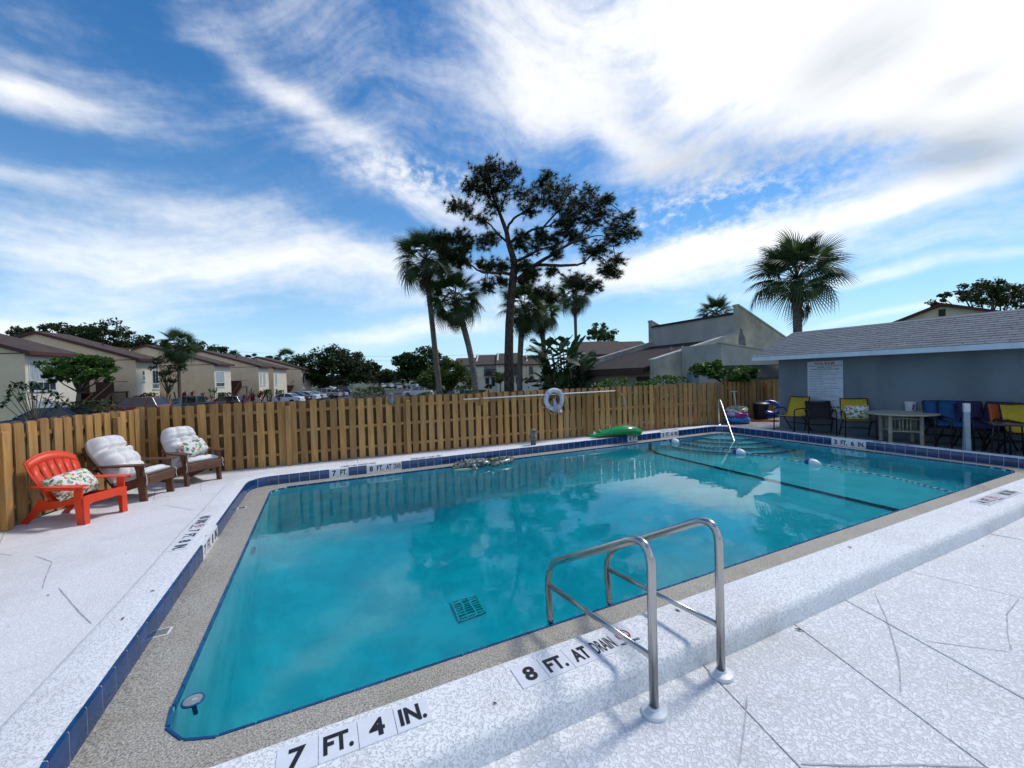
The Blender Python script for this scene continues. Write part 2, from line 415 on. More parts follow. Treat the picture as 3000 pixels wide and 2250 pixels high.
M_ESC = mat('white_plastic', (0.74, 0.76, 0.78), 0.4, 0.05, 12)
M_CRACK = mat('crack_filler', (0.48, 0.49, 0.53), 0.8, 0.15, 20)

# ------------------------------------------------------------------ ground round the place
GZ = -1.45
def build_ground():
    m = bpy.data.materials.new('grassy_ground'); m.use_nodes = True; t = NT(m.node_tree); b = m.node_tree.nodes['Principled BSDF']
    ge = t.n('ShaderNodeNewGeometry').outputs['Position']
    a = t.noise(ge, 0.35, 5, 0.6).outputs[0]; c2 = t.noise(ge, 9, 4, 0.6).outputs[0]
    c = t.mix(t.smooth(a, 0.35, 0.65), rgba((0.060, 0.095, 0.028)), rgba((0.15, 0.15, 0.06))); c = t.mix(t.m('MULTIPLY', c2, 0.6), c, rgba((0.03, 0.05, 0.015)))
    t.set(b.inputs['Base Color'], c); b.inputs['Roughness'].default_value = 0.9
    mb = MB(); xs = [-3000, -600, -200, -120, -90, -70, -55, -40, -30, -22, -14, -8, -4.5, 15, 19, 24, 30, 38, 46, 58, 90, 200, 600, 3000]; ys = [-3000, -300, -60, -30, -12, -6, 9.9, 13, 17, 22, 28, 34, 42, 52, 70, 100, 150, 300, 3000]
    def h(x, y):
        dx = max(-4.5 - x, 0, x - 15); dy = max(-6 - y, 0, y - 9.9); return -0.24 + (GZ + 0.24) * min(1, math.hypot(dx, dy) / 42.0)
    vs = [(x, y, h(x, y)) for y in ys for x in xs]; n = len(xs)
    fs = [(j * n + i, j * n + i + 1, (j + 1) * n + i + 1, (j + 1) * n + i) for j in range(len(ys) - 1) for i in range(n - 1) if not (xs[i] == -4.5 and ys[j] == -6)]
    mb.add(vs, fs); struct(mb.build('ground', m, fix=False))
build_ground()
def cam_xy(lat, d, z=GZ):
    """point by sideways offset and distance along the viewing direction, at height z"""
    f = Vector((math.sin(R_(25.176)), math.cos(R_(25.176)), 0)); r = Vector((math.cos(R_(25.176)), -math.sin(R_(25.176)), 0))
    p = f * d + r * lat; p.z = z; return p

# ------------------------------------------------------------------ pool
TX0, TX1, TY0, TY1 = -1.075, 10.03, 2.01, 7.82        # tiled face
IX0, IX1, IY0, IY1 = -0.755, 9.80, 2.38, 7.56          # water's edge
OX0, OX1, OY0, OY1 = -1.41, 10.36, 1.63, 8.16          # outside of kerb
def L3(l, z): return [(x, y, z) for x, y in l]
def build_pool():
    # kerb: foot, rounded shoulder, top, back of the tiles
    N = 7
    def ring(off, z): return L3(rrect(OX0 + off, OX1 - off, OY0 + off, OY1 - off, 0.66 - off, N), z)
    inn = lambda off, z: L3(rrect(TX0 - off, TX1 + off, TY0 - off, TY1 + off, 0.32 + off, N), z)
    def wob(lp):
        out = []
        for x, y, z in lp:
            out.append((x + 0.006 * math.sin(y * 2.3 + x), y + 0.007 * math.sin(x * 1.9) + 0.004 * math.sin(x * 5.3), z + 0.002 * math.sin(x * 3.1 + y * 2)))
        return out
    mb = MB(); mb.loops([wob(ring(0, DZ - 0.06)), wob(ring(0.004, DZ + 0.012)), wob(ring(0.012, -0.045)), wob(ring(0.020, -0.020)), wob(ring(0.036, -0.006)), wob(ring(0.062, 0)), inn(0.012, 0), inn(0.010, LZ - 0.02)])
    kerb = struct(mb.build('pool_kerb', M_KERB, smooth=35))
    grout = MB(); grout.loops([inn(0.0115, -0.0012), inn(0.0035, -0.004), inn(0.0014, -0.012), inn(0.0014, LZ - 0.01)]); grout.build('grout', M_GROUT, kerb)
    # gutter ledge
    ll = lambda ox, oy, z, r: L3(rrect(IX0 - ox, IX1 + ox, IY0 - oy, IY1 + oy, r, N), z)
    mb = MB(); mb.loops([inn(0.009, LZ + 0.004), ll(0.02, 0.02, LZ, 0.30), ll(0.0125, 0.0125, LZ, 0.29), ll(0.0125, 0.0125, LZ - 0.12, 0.29)])
    ledge = struct(mb.build('gutter_ledge', M_LEDGE))
    # basin
    fl = [(-0.76, -2.25), (0.6, -2.45), (2.6, -2.5), (4.2, -2.15), (7.25, -1.30), (9.82, -1.18)]
    mb = MB(); sh = rrect(IX0, IX1, IY0, IY1, 0.28, N)
    def fz(x):
        for (a, za), (b, zb) in zip(fl, fl[1:]):
            if x <= b: return za + (zb - za) * max(0, (x - a)) / (b - a)
        return fl[-1][1]
    nz = 5
    def cove(l, k):
        off = 0.0 if k == 0 else 0.25 * k
        return [(min(max(x, IX0 + off), IX1 - off), min(max(y, IY0 + off), IY1 - off)) for x, y in l]
    wl = [L3(sh, LZ - 0.002)]
    wl.append([(x, y, fz(x) + 0.30) for x, y in sh]); wl.append([(x, y, fz(x) + 0.09) for x, y in cove(sh, 0.35)]); wl.append([(x, y, fz(x)) for x, y in cove(sh, 1.1)])
    mb.loops(wl)
    xs = [IX0 + 0.2 + (IX1 - IX0 - 0.4) * i / 40 for i in range(41)]; ys = [IY0 + 0.2, (IY0 + IY1) / 2, IY1 - 0.2]
    mb.add([(x, y, fz(x) - 0.001) for y in ys for x in xs], [(j * 41 + i, j * 41 + i + 1, (j + 1) * 41 + i + 1, (j + 1) * 41 + i) for j in range(2) for i in range(40)])
    basin = struct(mb.build('pool_basin', M_PLAST, smooth='all'))
    # rounded entry steps in the far corner, each with a dark nosing
    for i in range(4):
        r = 0.85 + 0.34 * i; z = WZ - 0.16 - 0.24 * i; mb = MB(); cx, cy = IX1 - 0.05, IY1 - 0.05
        arc = [(cx, cy)] + [(cx - r * math.cos(R_(90 * k / 16)), cy - r * math.sin(R_(90 * k / 16))) for k in range(17)]
        mb.prism(L3(arc, -1.3), (0, 0, z + 1.3)); mb.build('step', M_PLAST, basin)
        nb = MB(); a = arc[1:]
        q = lambda rr, zz: [(cx - rr * math.cos(R_(90 * k / 16)), cy - rr * math.sin(R_(90 * k / 16)), zz) for k in range(17)]
        nb.loops([q(r + 0.006, z - 0.045), q(r + 0.006, z + 0.004), q(r - 0.045, z + 0.004)], closed=False); nb.build('nosing', M_LINE, basin)
    # navy line across the floor and up the walls where the slope starts
    mb = MB(); x = 7.22
    pts = [(x, IY0 + 0.004, WZ - 0.05), (x, IY0 + 0.006, fz(x) + 0.34), (x, IY0 + 0.12, fz(x) + 0.10), (x, IY0 + 0.3, fz(x) + 0.012), (x, IY1 - 0.3, fz(x) + 0.012), (x, IY1 - 0.12, fz(x) + 0.10), (x, IY1 - 0.006, fz(x) + 0.34), (x, IY1 - 0.004, WZ - 0.05)]
    for a, b in zip(pts, pts[1:]):
        mb.add([(a[0] - 0.055, a[1], a[2]), (a[0] + 0.055, a[1], a[2]), (b[0] + 0.055, b[1], b[2]), (b[0] - 0.055, b[1], b[2])], [(0, 1, 2, 3)])
    mb.build('floor_line', M_LINE, basin)
    # floor drain grate
    g = MB(); gx, gy, gz = 1.55, 4.75, fz(1.55) + 0.012
    for i in range(9): g.box(gx - 0.17, gx + 0.17, gy - 0.17 + i * 0.041, gy - 0.17 + i * 0.041 + 0.016, gz, gz + 0.02)
    for i in range(4): g.box(gx - 0.17 + i * 0.107, gx - 0.15 + i * 0.107, gy - 0.17, gy + 0.174, gz + 0.002, gz + 0.024)
    g.build('drain_grate', mat('pale_plastic', (0.34, 0.82, 0.80), 0.5, 0.05, 9), basin)
    d = MB(); d.box(gx - 0.165, gx + 0.165, gy - 0.165, gy + 0.165, gz - 0.012, gz - 0.002); d.build('drain_sump', mat('drain_shadow', (0.19, 0.60, 0.62), 0.7, 0.1, 9), basin)
    # round return / light fittings on the walls
    for (px, py, pz, rr) in ((1.9, 0, -0.6, 0),):
        pass
    fit = MB(); fm = Matrix.Translation((IX0 + 0.004, 5.35, -0.62)) @ Matrix.Rotation(PI / 2, 4, 'Y')
    fit.lathe([(0.085, 0), (0.085, 0.02), (0.06, 0.035), (0.03, 0.035)], 18, fm); fit.build('wall_fitting', M_STEEL, basin, smooth=40)
    # blue trim along the water's edge
    tr = MB(); tr.cbox(-0.0745, 0.0745, -0.012, 0.004, -0.045, 0.006, 0.003); trim_me = tr.mesh('trim_tile')
    tl = MB()
    # bull-nosed 6 inch tile: profile swept along x
    pr = [(0.0, LZ + 0.002), (0.0, -0.010), (0.003, -0.003), (0.009, 0.002), (0.018, 0.0025), (0.018, -0.0005), (0.010, -0.006), (0.010, LZ + 0.002)]
    tl.loops([[(-0.0748, y, z) for y, z in pr], [(0.0748, y, z) for y, z in pr]], cap0=True, cap1=True); tile_me = tl.mesh('tile', 30)
    def walk(lp, pitch, fn):
        L = lp + [lp[0]]; seg = []; tot = 0
        for a, b in zip(L, L[1:]):
            d = math.hypot(b[0] - a[0], b[1] - a[1]); seg.append((tot, d, a, b)); tot += d
        n = int(round(tot / pitch)); st = tot / n
        def at(s):
            s %= tot
            for (s0, d, a, b) in seg:
                if s0 <= s <= s0 + d + 1e-9:
                    k = (s - s0) / d if d else 0; return a[0] + (b[0] - a[0]) * k, a[1] + (b[1] - a[1]) * k
        for i in range(n):
            s = (i + 0.5) * st; x, y = at(s); xa, ya = at(s - 0.06); xb, yb = at(s + 0.06)
            fn(x, y, math.atan2(yb - ya, xb - xa), st)
    # depth markers take the place of blue tiles: (wall, centre pixel x, words)
    marks = {}
    tiles = []
    walk(rrect(TX0, TX1, TY0, TY1, 0.32, N), 0.1545, lambda x, y, a, st: tiles.append((x, y, a)))
    def put(side, px, py, words):
        p = yp(px, py, TY1) if side == 'far' else xp(px, py, TX1 if side == 'right' else TX0)
        cand = [i for i, (x, y, a) in enumerate(tiles) if (abs(y - TY1) < 0.02 if side == 'far' else abs(x - (TX1 if side == 'right' else TX0)) < 0.02)]
        i0 = min(cand, key=lambda i: (tiles[i][0] - p.x) ** 2 + (tiles[i][1] - p.y) ** 2)
        for k, w in enumerate(words): marks[i0 - k if True else 0] = w
    put('far', 972, 1385, ['7', 'FT.']); put('far', 1098, 1370, ['8', 'FT.', 'AT', 'DRAIN']); put('far', 1848, 1290, ['4', 'FT.']); put('far', 1940, 1278, ['3', 'FT.', '6', 'IN.'])
    put('right', 2452, 1293, ['3', 'FT.', '6', 'IN.']); put('left', 600, 1640, ['7', 'FT.', '8', 'IN.'])
    for i, (x, y, a) in enumerate(tiles):
        inward = a + PI / 2
        o = mobj('tile', tile_me, M_WTILE if i in marks else M_TILE, kerb, (x, y, random.uniform(-0.0008, 0.0008)), (0, 0, a + PI * 0))
        # local -y must look into the pool: loop runs counter-clockwise so the pool lies to the left (+y)
        o.rotation_euler = (0, 0, a + PI)
        q4 = abs(a / (PI / 2) - round(a / (PI / 2)))
        if q4 > 0.02: o.location.x += math.cos(inward) * 0.0085; o.location.y += math.sin(inward) * 0.0085
        if abs(y - TY0) < 0.02: o.location.z -= 0.010
        if i in marks:
            n = Vector((math.cos(inward), math.sin(inward), 0)); rt = Vector((math.cos(a + PI), math.sin(a + PI), 0))
            w = marks[i]; wd = {1: 0.062, 2: 0.10, 3: 0.115, 5: 0.132}[len(w)]
            text('lettering', w, M_BLACK, frame(Vector((x, y, -0.072)) + n * 0.0012, rt, (0, 0, 1)), wd, 0.098, kerb, 0.035 if len(w) < 5 else 0.02)
    walk(rrect(IX0, IX1, IY0, IY1, 0.28, N), 0.1545, lambda x, y, a, st: mobj('trim_tile', trim_me, M_TRIM, ledge, (x, y, LZ), (0, 0, a)))
    # flush marker tiles let into the kerb top
    flat = MB(); flat.box(-0.0765, 0.0765, -0.0765, 0.0765, -0.006, 0.0045); fm_ = flat.mesh('marker_tile')
    def strip(start, step, up, words, z=0.0):
        p = Vector(start); step = Vector(step); up = Vector(up)
        for w in words:
            f = frame(p, step, up)
            o = mobj('marker_tile', fm_, M_WTILE, kerb); o.matrix_world = f
            if w == '@':
                r = MB(); r.tube([f @ Vector((0.042 * math.cos(2 * PI * k / 20), 0.016 + 0.042 * math.sin(2 * PI * k / 20), 0.0062)) for k in range(20)], 0.0045, 4, closed=True, flat=0.2)
                r.tube([f @ Vector((-0.03, 0.046, 0.0062)), f @ Vector((0.03, -0.014, 0.0062))], 0.0045, 4, flat=0.2); r.build('no_diving_ring', M_RED, kerb)
                q = MB(); q.tube([f @ Vector((-0.022, 0.004, 0.0054)), f @ Vector((0.0, 0.024, 0.0054)), f @ Vector((0.022, 0.030, 0.0054))], 0.004, 4, flat=0.2); q.build('diver', M_BLACK, kerb)
                text('lettering', 'NO DIVING', M_BLACK, f @ Matrix.Translation((0, -0.052, 0.0062)), 0.13, 0.020, kerb, 0.03)
            elif w:
                wd = {1: 0.066, 2: 0.10, 3: 0.118, 5: 0.138, 6: 0.14}[len(w)]
                text('lettering', w, M_BLACK, f @ Matrix.Translation((0, 0, 0.0062)), wd, 0.10, kerb, 0.035 if len(w) < 5 else 0.015)
            p = p + step
    s = 0.1565
    strip((0.333 - 3 * s, 1.885, 0), (s, 0, 0), (0, 1, 0), ['7', 'FT.', '4', 'IN.'])
    strip((0.93, 1.862, 0), (s, 0.002, 0), (0, 1, 0), ['8', 'FT.', 'AT', 'DRAIN', '@'])
    a = gp(515, 1598, 0); strip((-1.262, a.y + 0.02, 0), (0, -s, 0), (1, 0, 0), [])
    y0 = gp(520, 1592, 0).y
    strip((-1.262, y0 + 5 * s + 0.02, 0), (0, -s, 0), (1, 0, 0), ['NO', 'DIVING', '@', '7', 'FT.', '8', 'IN.'])
    p = gp(1090, 1357, 0); strip((p.x, TY1 + 0.13, 0), (-s, 0, 0), (0, -1, 0), ['FT.', '7', 'DIVING', 'NO'][::-1])
    p = gp(1190, 1345, 0); strip((p.x + 0.62, TY1 + 0.13, 0), (-s, 0, 0), (0, -1, 0), ['8', 'FT.', 'AT', 'DRAIN'])
    p = gp(1980, 1259, 0); strip((p.x, TY1 + 0.13, 0), (-s, 0, 0), (0, -1, 0), ['3', 'FT.', '6', 'IN.'])
    p = gp(2580, 1292, 0); strip((TX1 + 0.13, p.y + 0.3, 0), (0, s, 0), (-1, 0, 0), ['3', 'FT.', '6', 'IN.'][:0]); strip((TX1 + 0.13, p.y - 0.5, 0), (0, s, 0), (-1, 0, 0), ['3', 'FT.', '6', 'IN.'])
    strip((6.56, 1.86, 0), (s, 0, 0), (0, 1, 0), ['4', 'FT.', '@', '', 'NO', 'DIVING'])
    # little white gutter drains on the ledge
    for (px, py) in ((472, 1853), (708, 1488)):
        p = gp(px, py, LZ + 0.003); g = MB(); g.box(p.x - 0.05, p.x + 0.055, p.y - 0.05, p.y + 0.05, LZ - 0.004, LZ + 0.004); go = g.build('gutter_drain', M_ESC, ledge)
        q = MB()
        for k in range(5): q.box(p.x - 0.035, p.x + 0.04, p.y - 0.035 + k * 0.016, p.y - 0.027 + k * 0.016, LZ + 0.004, LZ + 0.0055)
        q.build('drain_slots', M_BLACK, ledge)
    # water: closed body, glassy top with slight ripples, absorbs towards teal
    m = bpy.data.materials.new('pool_water'); m.use_nodes = True; t = NT(m.node_tree); m.node_tree.nodes.clear()
    ge = t.n('ShaderNodeNewGeometry').outputs['Position']
    mp = t.n('ShaderNodeMapping'); t.set(mp.inputs[0], ge); mp.inputs['Rotation'].default_value = (0, 0, R_(25)); mp.inputs['Scale'].default_value = (0.7, 1.25, 1)
    h = t.m('MULTIPLY_ADD', t.noise(mp.outputs[0], 1.5, 2, 0.5, 0.3).outputs[0], 1.0, t.m('MULTIPLY', t.noise(mp.outputs[0], 7.0, 2, 0.5).outputs[0], 0.22))
    bp = t.n('ShaderNodeBump', i_Strength=0.36, i_Distance=0.008); t.set(bp.inputs['Height'], h)
    gl = t.n('ShaderNodeBsdfGlass', i_IOR=1.333, i_Roughness=0.0); t.set(gl.inputs['Normal'], bp.outputs[0])
    va = t.n('ShaderNodeVolumeAbsorption', i_Density=0.64); va.inputs[0].default_value = (0.0, 0.872, 0.912, 1)
    o = t.n('ShaderNodeOutputMaterial'); t.set(o.inputs[0], gl.outputs[0]); t.set(o.inputs[1], va.outputs[0])
    mb = MB(); lp = rrect(IX0 - 0.012, IX1 + 0.012, IY0 - 0.012, IY1 + 0.012, 0.28, N)
    mb.loops([L3(lp, WZ), L3(lp, -3.0)], cap0=True, cap1=True); struct(mb.build('pool_water', m))
build_pool()

# ------------------------------------------------------------------ deck slabs
def slabs(root, region, cuts, m, z=DZ, gap=0.004, t=0.08):
    bm = bmesh.new(); bm.faces.new([bm.verts.new((x, y, 0)) for x, y in region])
    for (a, b) in cuts:
        d = Vector((b[0] - a[0], b[1] - a[1], 0)); n = Vector((-d.y, d.x, 0)).normalized()
        bmesh.ops.bisect_plane(bm, geom=bm.verts[:] + bm.edges[:] + bm.faces[:], plane_co=(a[0], a[1], 0), plane_no=n)
    polys = [[v.co.copy() for v in f.verts] for f in bm.faces]; bm.free()
    for P in polys:
        n = len(P); area = sum(P[i].x * P[(i + 1) % n].y - P[(i + 1) % n].x * P[i].y for i in range(n)) / 2
        if abs(area) < 0.004: continue
        if area < 0: P = P[::-1]
        Q = []
        for i in range(n):
            a, b, c = P[i - 1], P[i], P[(i + 1) % n]
            d1 = (b - a).normalized(); d2 = (c - b).normalized(); n1 = Vector((-d1.y, d1.x, 0)); n2 = Vector((-d2.y, d2.x, 0))
            k = 1 + n1.dot(n2); Q.append(b + (n1 + n2) * (gap / max(k, 0.3)))
        zz = z + random.uniform(-0.0015, 0.0015); mb = MB()
        C0 = sum((Vector(q) for q in Q), Vector()) / n
        inner = [q + (C0 - q).normalized() * 0.006 for q in Q]
        mb.loops([[(q.x, q.y, zz - t) for q in Q], [(q.x, q.y, zz - 0.004) for q in Q], [(q.x, q.y, zz) for q in inner]], cap1=True); mb.build('slab', m, root)
def build_deck():
    b = MB(); b.add([(-4.45, -5.9, -0.235), (14.9, -5.9, -0.235), (14.9, 9.85, -0.235), (-4.45, 9.85, -0.235)], [(0, 1, 2, 3)])
    # bed under the slabs, open where the pool is
    b = MB(); hole = rrect(OX0 + 0.2, OX1 - 0.2, OY0 + 0.2, OY1 - 0.2, 0.4, 4, 4); out = []
    for x, y in hole:
        cx, cy = 4.5, 4.9; dx, dy = x - cx, y - cy; k = min((10.3 if dx > 0 else 8.9) / max(abs(dx), 1e-6), (4.9 if dy > 0 else 10.7) / max(abs(dy), 1e-6)); out.append((cx + dx * k, cy + dy * k))
    b.loops([L3(hole, -0.17), L3(out, -0.17), L3(out, -0.5)])
    bed = struct(b.build('pool_deck', mat('joint_dirt', (0.06, 0.06, 0.065), 0.9, 0.2, 10)))
    P = lambda x, y: tuple(gp(x, y, DZ)[:2])
    slabs(bed, [(-4.4, -5.8), (14.8, -5.8), (14.8, 1.75), (-4.4, 1.75)], [(P(2360, 1853), P(2893, 2249)), (P(2601, 1827), P(3000, 2048)), (P(2200, 2097), P(2345, 2250)), ((4.30, 1.6), (4.62, 0.6)), ((5.9, 1.6), (6.3, 0)), ((7.6, 1.6), (7.9, 0)), ((0.3, 1.6), (0.15, 0)), ((-1.4, 1.6), (-1.5, 0)), ((0, -0.9), (1, -0.95))], M_DECK)
    fl_ = lambda k: (lambda A, B: (A.x + (B.x - A.x) * k, A.y + (B.y - A.y) * k - 0.03))(gp(418, 1404, DZ), gp(2160, 1234.5, DZ))
    fk = lambda x: (lambda A, B: fl_((x - A.x) / (B.x - A.x)))(gp(418, 1404, DZ), gp(2160, 1234.5, DZ))
    lf = gp(8, 1552, DZ); c0 = fl_(0); ldx = (c0[0] - lf.x) / (c0[1] - lf.y)
    slabs(bed, [(c0[0] + (1.75 - c0[1]) * ldx + 0.02, 1.75), (-1.25, 1.75), fk(-1.25), (c0[0] + 0.02, c0[1])], [(P(0, 1628), P(484, 1480)), (P(316, 1584), P(522, 1514)), (P(0, 1831), P(174, 1751)), ((-1.25, 7.6), (-4, 8.4))], M_DECKL, gap=0.0015)
    slabs(bed, [(-1.25, 8.0), (10.2, 8.0), fk(10.2), fk(-1.25)], [((x, 8), (x + 0.05, 9)) for x in (0.6, 2.5, 4.4, 6.3, 8.2)], M_DECKL, gap=0.002)
    slabs(bed, [(10.2, 1.75), (14.8, 1.75), fk(14.8), fk(10.2)], [((10, y), (12, y + 0.02)) for y in (2.6, 3.7, 4.8, 5.9, 7.0, 8.1)], mat('grey_paving', (0.30, 0.31, 0.33), 0.75, 0.22, 3, bump=0.3, bscale=60, rnd=0.1, coord='Object'), gap=0.003)
    def crack(pts, w=0.0045, jag=0.0012):
        P3 = [gp(x, y, DZ + 0.002) for x, y in pts]; Q = []
        for a, b_ in zip(P3, P3[1:]):
            n = 7
            for k in range(n): Q.append(a.lerp(b_, k / n))
        Q.append(P3[-1]); L = []; Rr = []
        for i, q in enumerate(Q):
            d = (Q[min(i + 1, len(Q) - 1)] - Q[max(i - 1, 0)]).normalized(); nrm = Vector((-d.y, d.x, 0)); j = random.uniform(-jag, jag); ww = w * random.uniform(0.5, 1.1) * (0.3 if i in (0, len(Q) - 1) else 1)
            L.append(q + nrm * (j + ww)); Rr.append(q + nrm * (j - ww))
        mb = MB(); mb.loops([L, Rr], closed=False); mb.build('crack', M_CRACK, bed)
    for c in ([(2563, 1738), (2600, 1820), (2632, 1930), (2640, 2030)], [(2345, 2237), (2500, 2243), (2700, 2240), (2893, 2249)], [(2985, 1755), (2950, 1800), (2952, 1860), (2962, 1905)], [(2708, 1878), (2960, 1910)], [(2190, 2035), (2180, 2130), (2165, 2245)],
              [(100, 1627), (152, 1646), (130, 1700), (124, 1725)], [(171, 1721), (230, 1790), (268, 1827)], [(0, 1622), (35, 1627)], [(482, 1480), (570, 1495)], [(15, 1553), (0, 1592)], [(590, 1400), (588, 1440)], [(455, 1430), (450, 1468)]): crack(c)
build_deck()
# ------------------------------------------------------------------ wooden shadow-box fence
M_WOOD = mat('treated_pine_board', (0.45, 0.255, 0.082), 0.7, 0.17, 2.2, bump=0.4, bscale=9, rnd=0.30, stretch=(9, 9, 0.9), col2=(0.33, 0.165, 0.046))
M_WOODB = mat('shaded_pine_board', (0.26, 0.148, 0.056), 0.85, 0.17, 2.2, bump=0.5, bscale=9, rnd=0.22, stretch=(9, 9, 0.9), col2=(0.14, 0.075, 0.028))  # back boards: same pine, with the shade between boards put into its colour
def knotty(m):
    t = NT(m.node_tree); b = m.node_tree.nodes['Principled BSDF']; src = b.inputs['Base Color'].links[0].from_socket
    tc = t.n('ShaderNodeTexCoord').outputs['Object']; oi = t.n('ShaderNodeObjectInfo').outputs['Random']
    cx = t.n('ShaderNodeCombineXYZ'); t.set(cx.inputs[0], t.m('MULTIPLY', oi, 53.0)); t.set(cx.inputs[2], t.m('MULTIPLY', oi, 29.0))
    ad = t.n('ShaderNodeVectorMath', operation='ADD'); t.set(ad.inputs[0], tc); t.set(ad.inputs[1], cx.outputs[0])
    v = t.n('ShaderNodeTexVoronoi', i_Scale=3.6); t.set(v.inputs['Vector'], ad.outputs[0])
    k = t.m('SUBTRACT', 1.0, t.smooth(v.outputs['Distance'], 0.035, 0.085)); c = t.mix(t.m('MULTIPLY', k, 0.8), src, rgba((0.10, 0.045, 0.015)))
    g = t.noise(ad.outputs[0], 1.2, 4, 0.6).outputs[0]; c = t.mix(t.m('MULTIPLY', t.m('MULTIPLY', t.smooth(g, 0.45, 0.8), t.m('MULTIPLY_ADD', oi, 0.9, 0.15)), 0.75), c, rgba((0.24, 0.20, 0.13)))
    t.set(b.inputs['Base Color'], c)
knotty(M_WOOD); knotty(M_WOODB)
FZ0, FH = DZ + 0.008, 1.297
def board_mesh(w, h, t=0.018):
    e = 0.022; mb = MB(); P = [(-w / 2, 0, 0), (w / 2, 0, 0), (w / 2, 0, h - e), (w / 2 - e, 0, h), (-w / 2 + e, 0, h), (-w / 2, 0, h - e)]
    mb.prism([(x, -t / 2, z) for x, y, z in P], (0, t, 0)); return mb.mesh('board')
def build_fence(name, a, b, label, pitch=0.189, first=0.0, posts=2.38, h=FH):
    a = Vector(a); b = Vector(b); L = (b - a).length; ang = math.atan2(b.y - a.y, b.x - a.x)
    root = thing(name, label, 'fence', (a.x, a.y, 0), ang)
    variants = [board_mesh(w, h) for w in (0.127, 0.131, 0.124)]
    n = int(L / pitch)
    for i in range(n + 1):
        x = first + i * pitch + random.uniform(-0.006, 0.006)
        if x > L: break
        mobj('board', random.choice(variants), M_WOOD, root, (x, -0.030, FZ0 + random.uniform(-0.012, 0.016)), (random.uniform(-0.008, 0.008), random.uniform(-0.011, 0.011), random.choice((0, PI))))
        if x + pitch / 2 < L:
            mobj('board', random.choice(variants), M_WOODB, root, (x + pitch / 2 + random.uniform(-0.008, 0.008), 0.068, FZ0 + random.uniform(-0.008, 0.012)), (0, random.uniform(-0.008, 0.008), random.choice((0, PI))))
    k = 0; x = 0
    while x < L:
        x1 = min(x + posts, L)
        for z in (0.20, 0.66, 1.07):
            r = MB(); r.box(x + 0.002, x1 - 0.002, -0.0195, 0.0565, FZ0 + z, FZ0 + z + 0.055); r.build('rail', M_WOOD, root)
        if x > 0 and name == 'wooden_fence':
            p = MB(); p.cbox(-0.045, 0.045, -0.115, -0.041, 0, h - 0.085, 0.004); p.build('post', M_WOOD, root, loc=(x, 0, DZ))
        x += posts
    return root
FA = gp(418, 1404, DZ); FB = gp(2160, 1234.5, DZ)
fdir = (Vector((FB.x, FB.y, 0)) - Vector((FA.x, FA.y, 0))).normalized()
FA = Vector((FA.x, FA.y, 0)); FEND = FA + fdir * 17.2
fence = build_fence('wooden_fence', FA, FEND, 'long golden shadow-box board fence behind the pool, holding the life ring')
LA = gp(8, 1552, DZ); ldir = (Vector((LA.x, LA.y, 0)) - FA).normalized()
build_fence('wooden_fence', FA + ldir * 6.4, FA + ldir * 0.10, 'golden board fence on the left behind the red chair', first=0.02, posts=1.9, h=FH - 0.02, pitch=0.184)
def fpt(px, py, off=0.0):
    """point on the pool side of the long fence seen at this pixel, off metres in front of it"""
    n = Vector((fdir.y, -fdir.x, 0)); d = ray(px, py); p0 = FA + n * (0.04 + off); t = (p0 - EYE).dot(n) / d.dot(n); return EYE + d * t

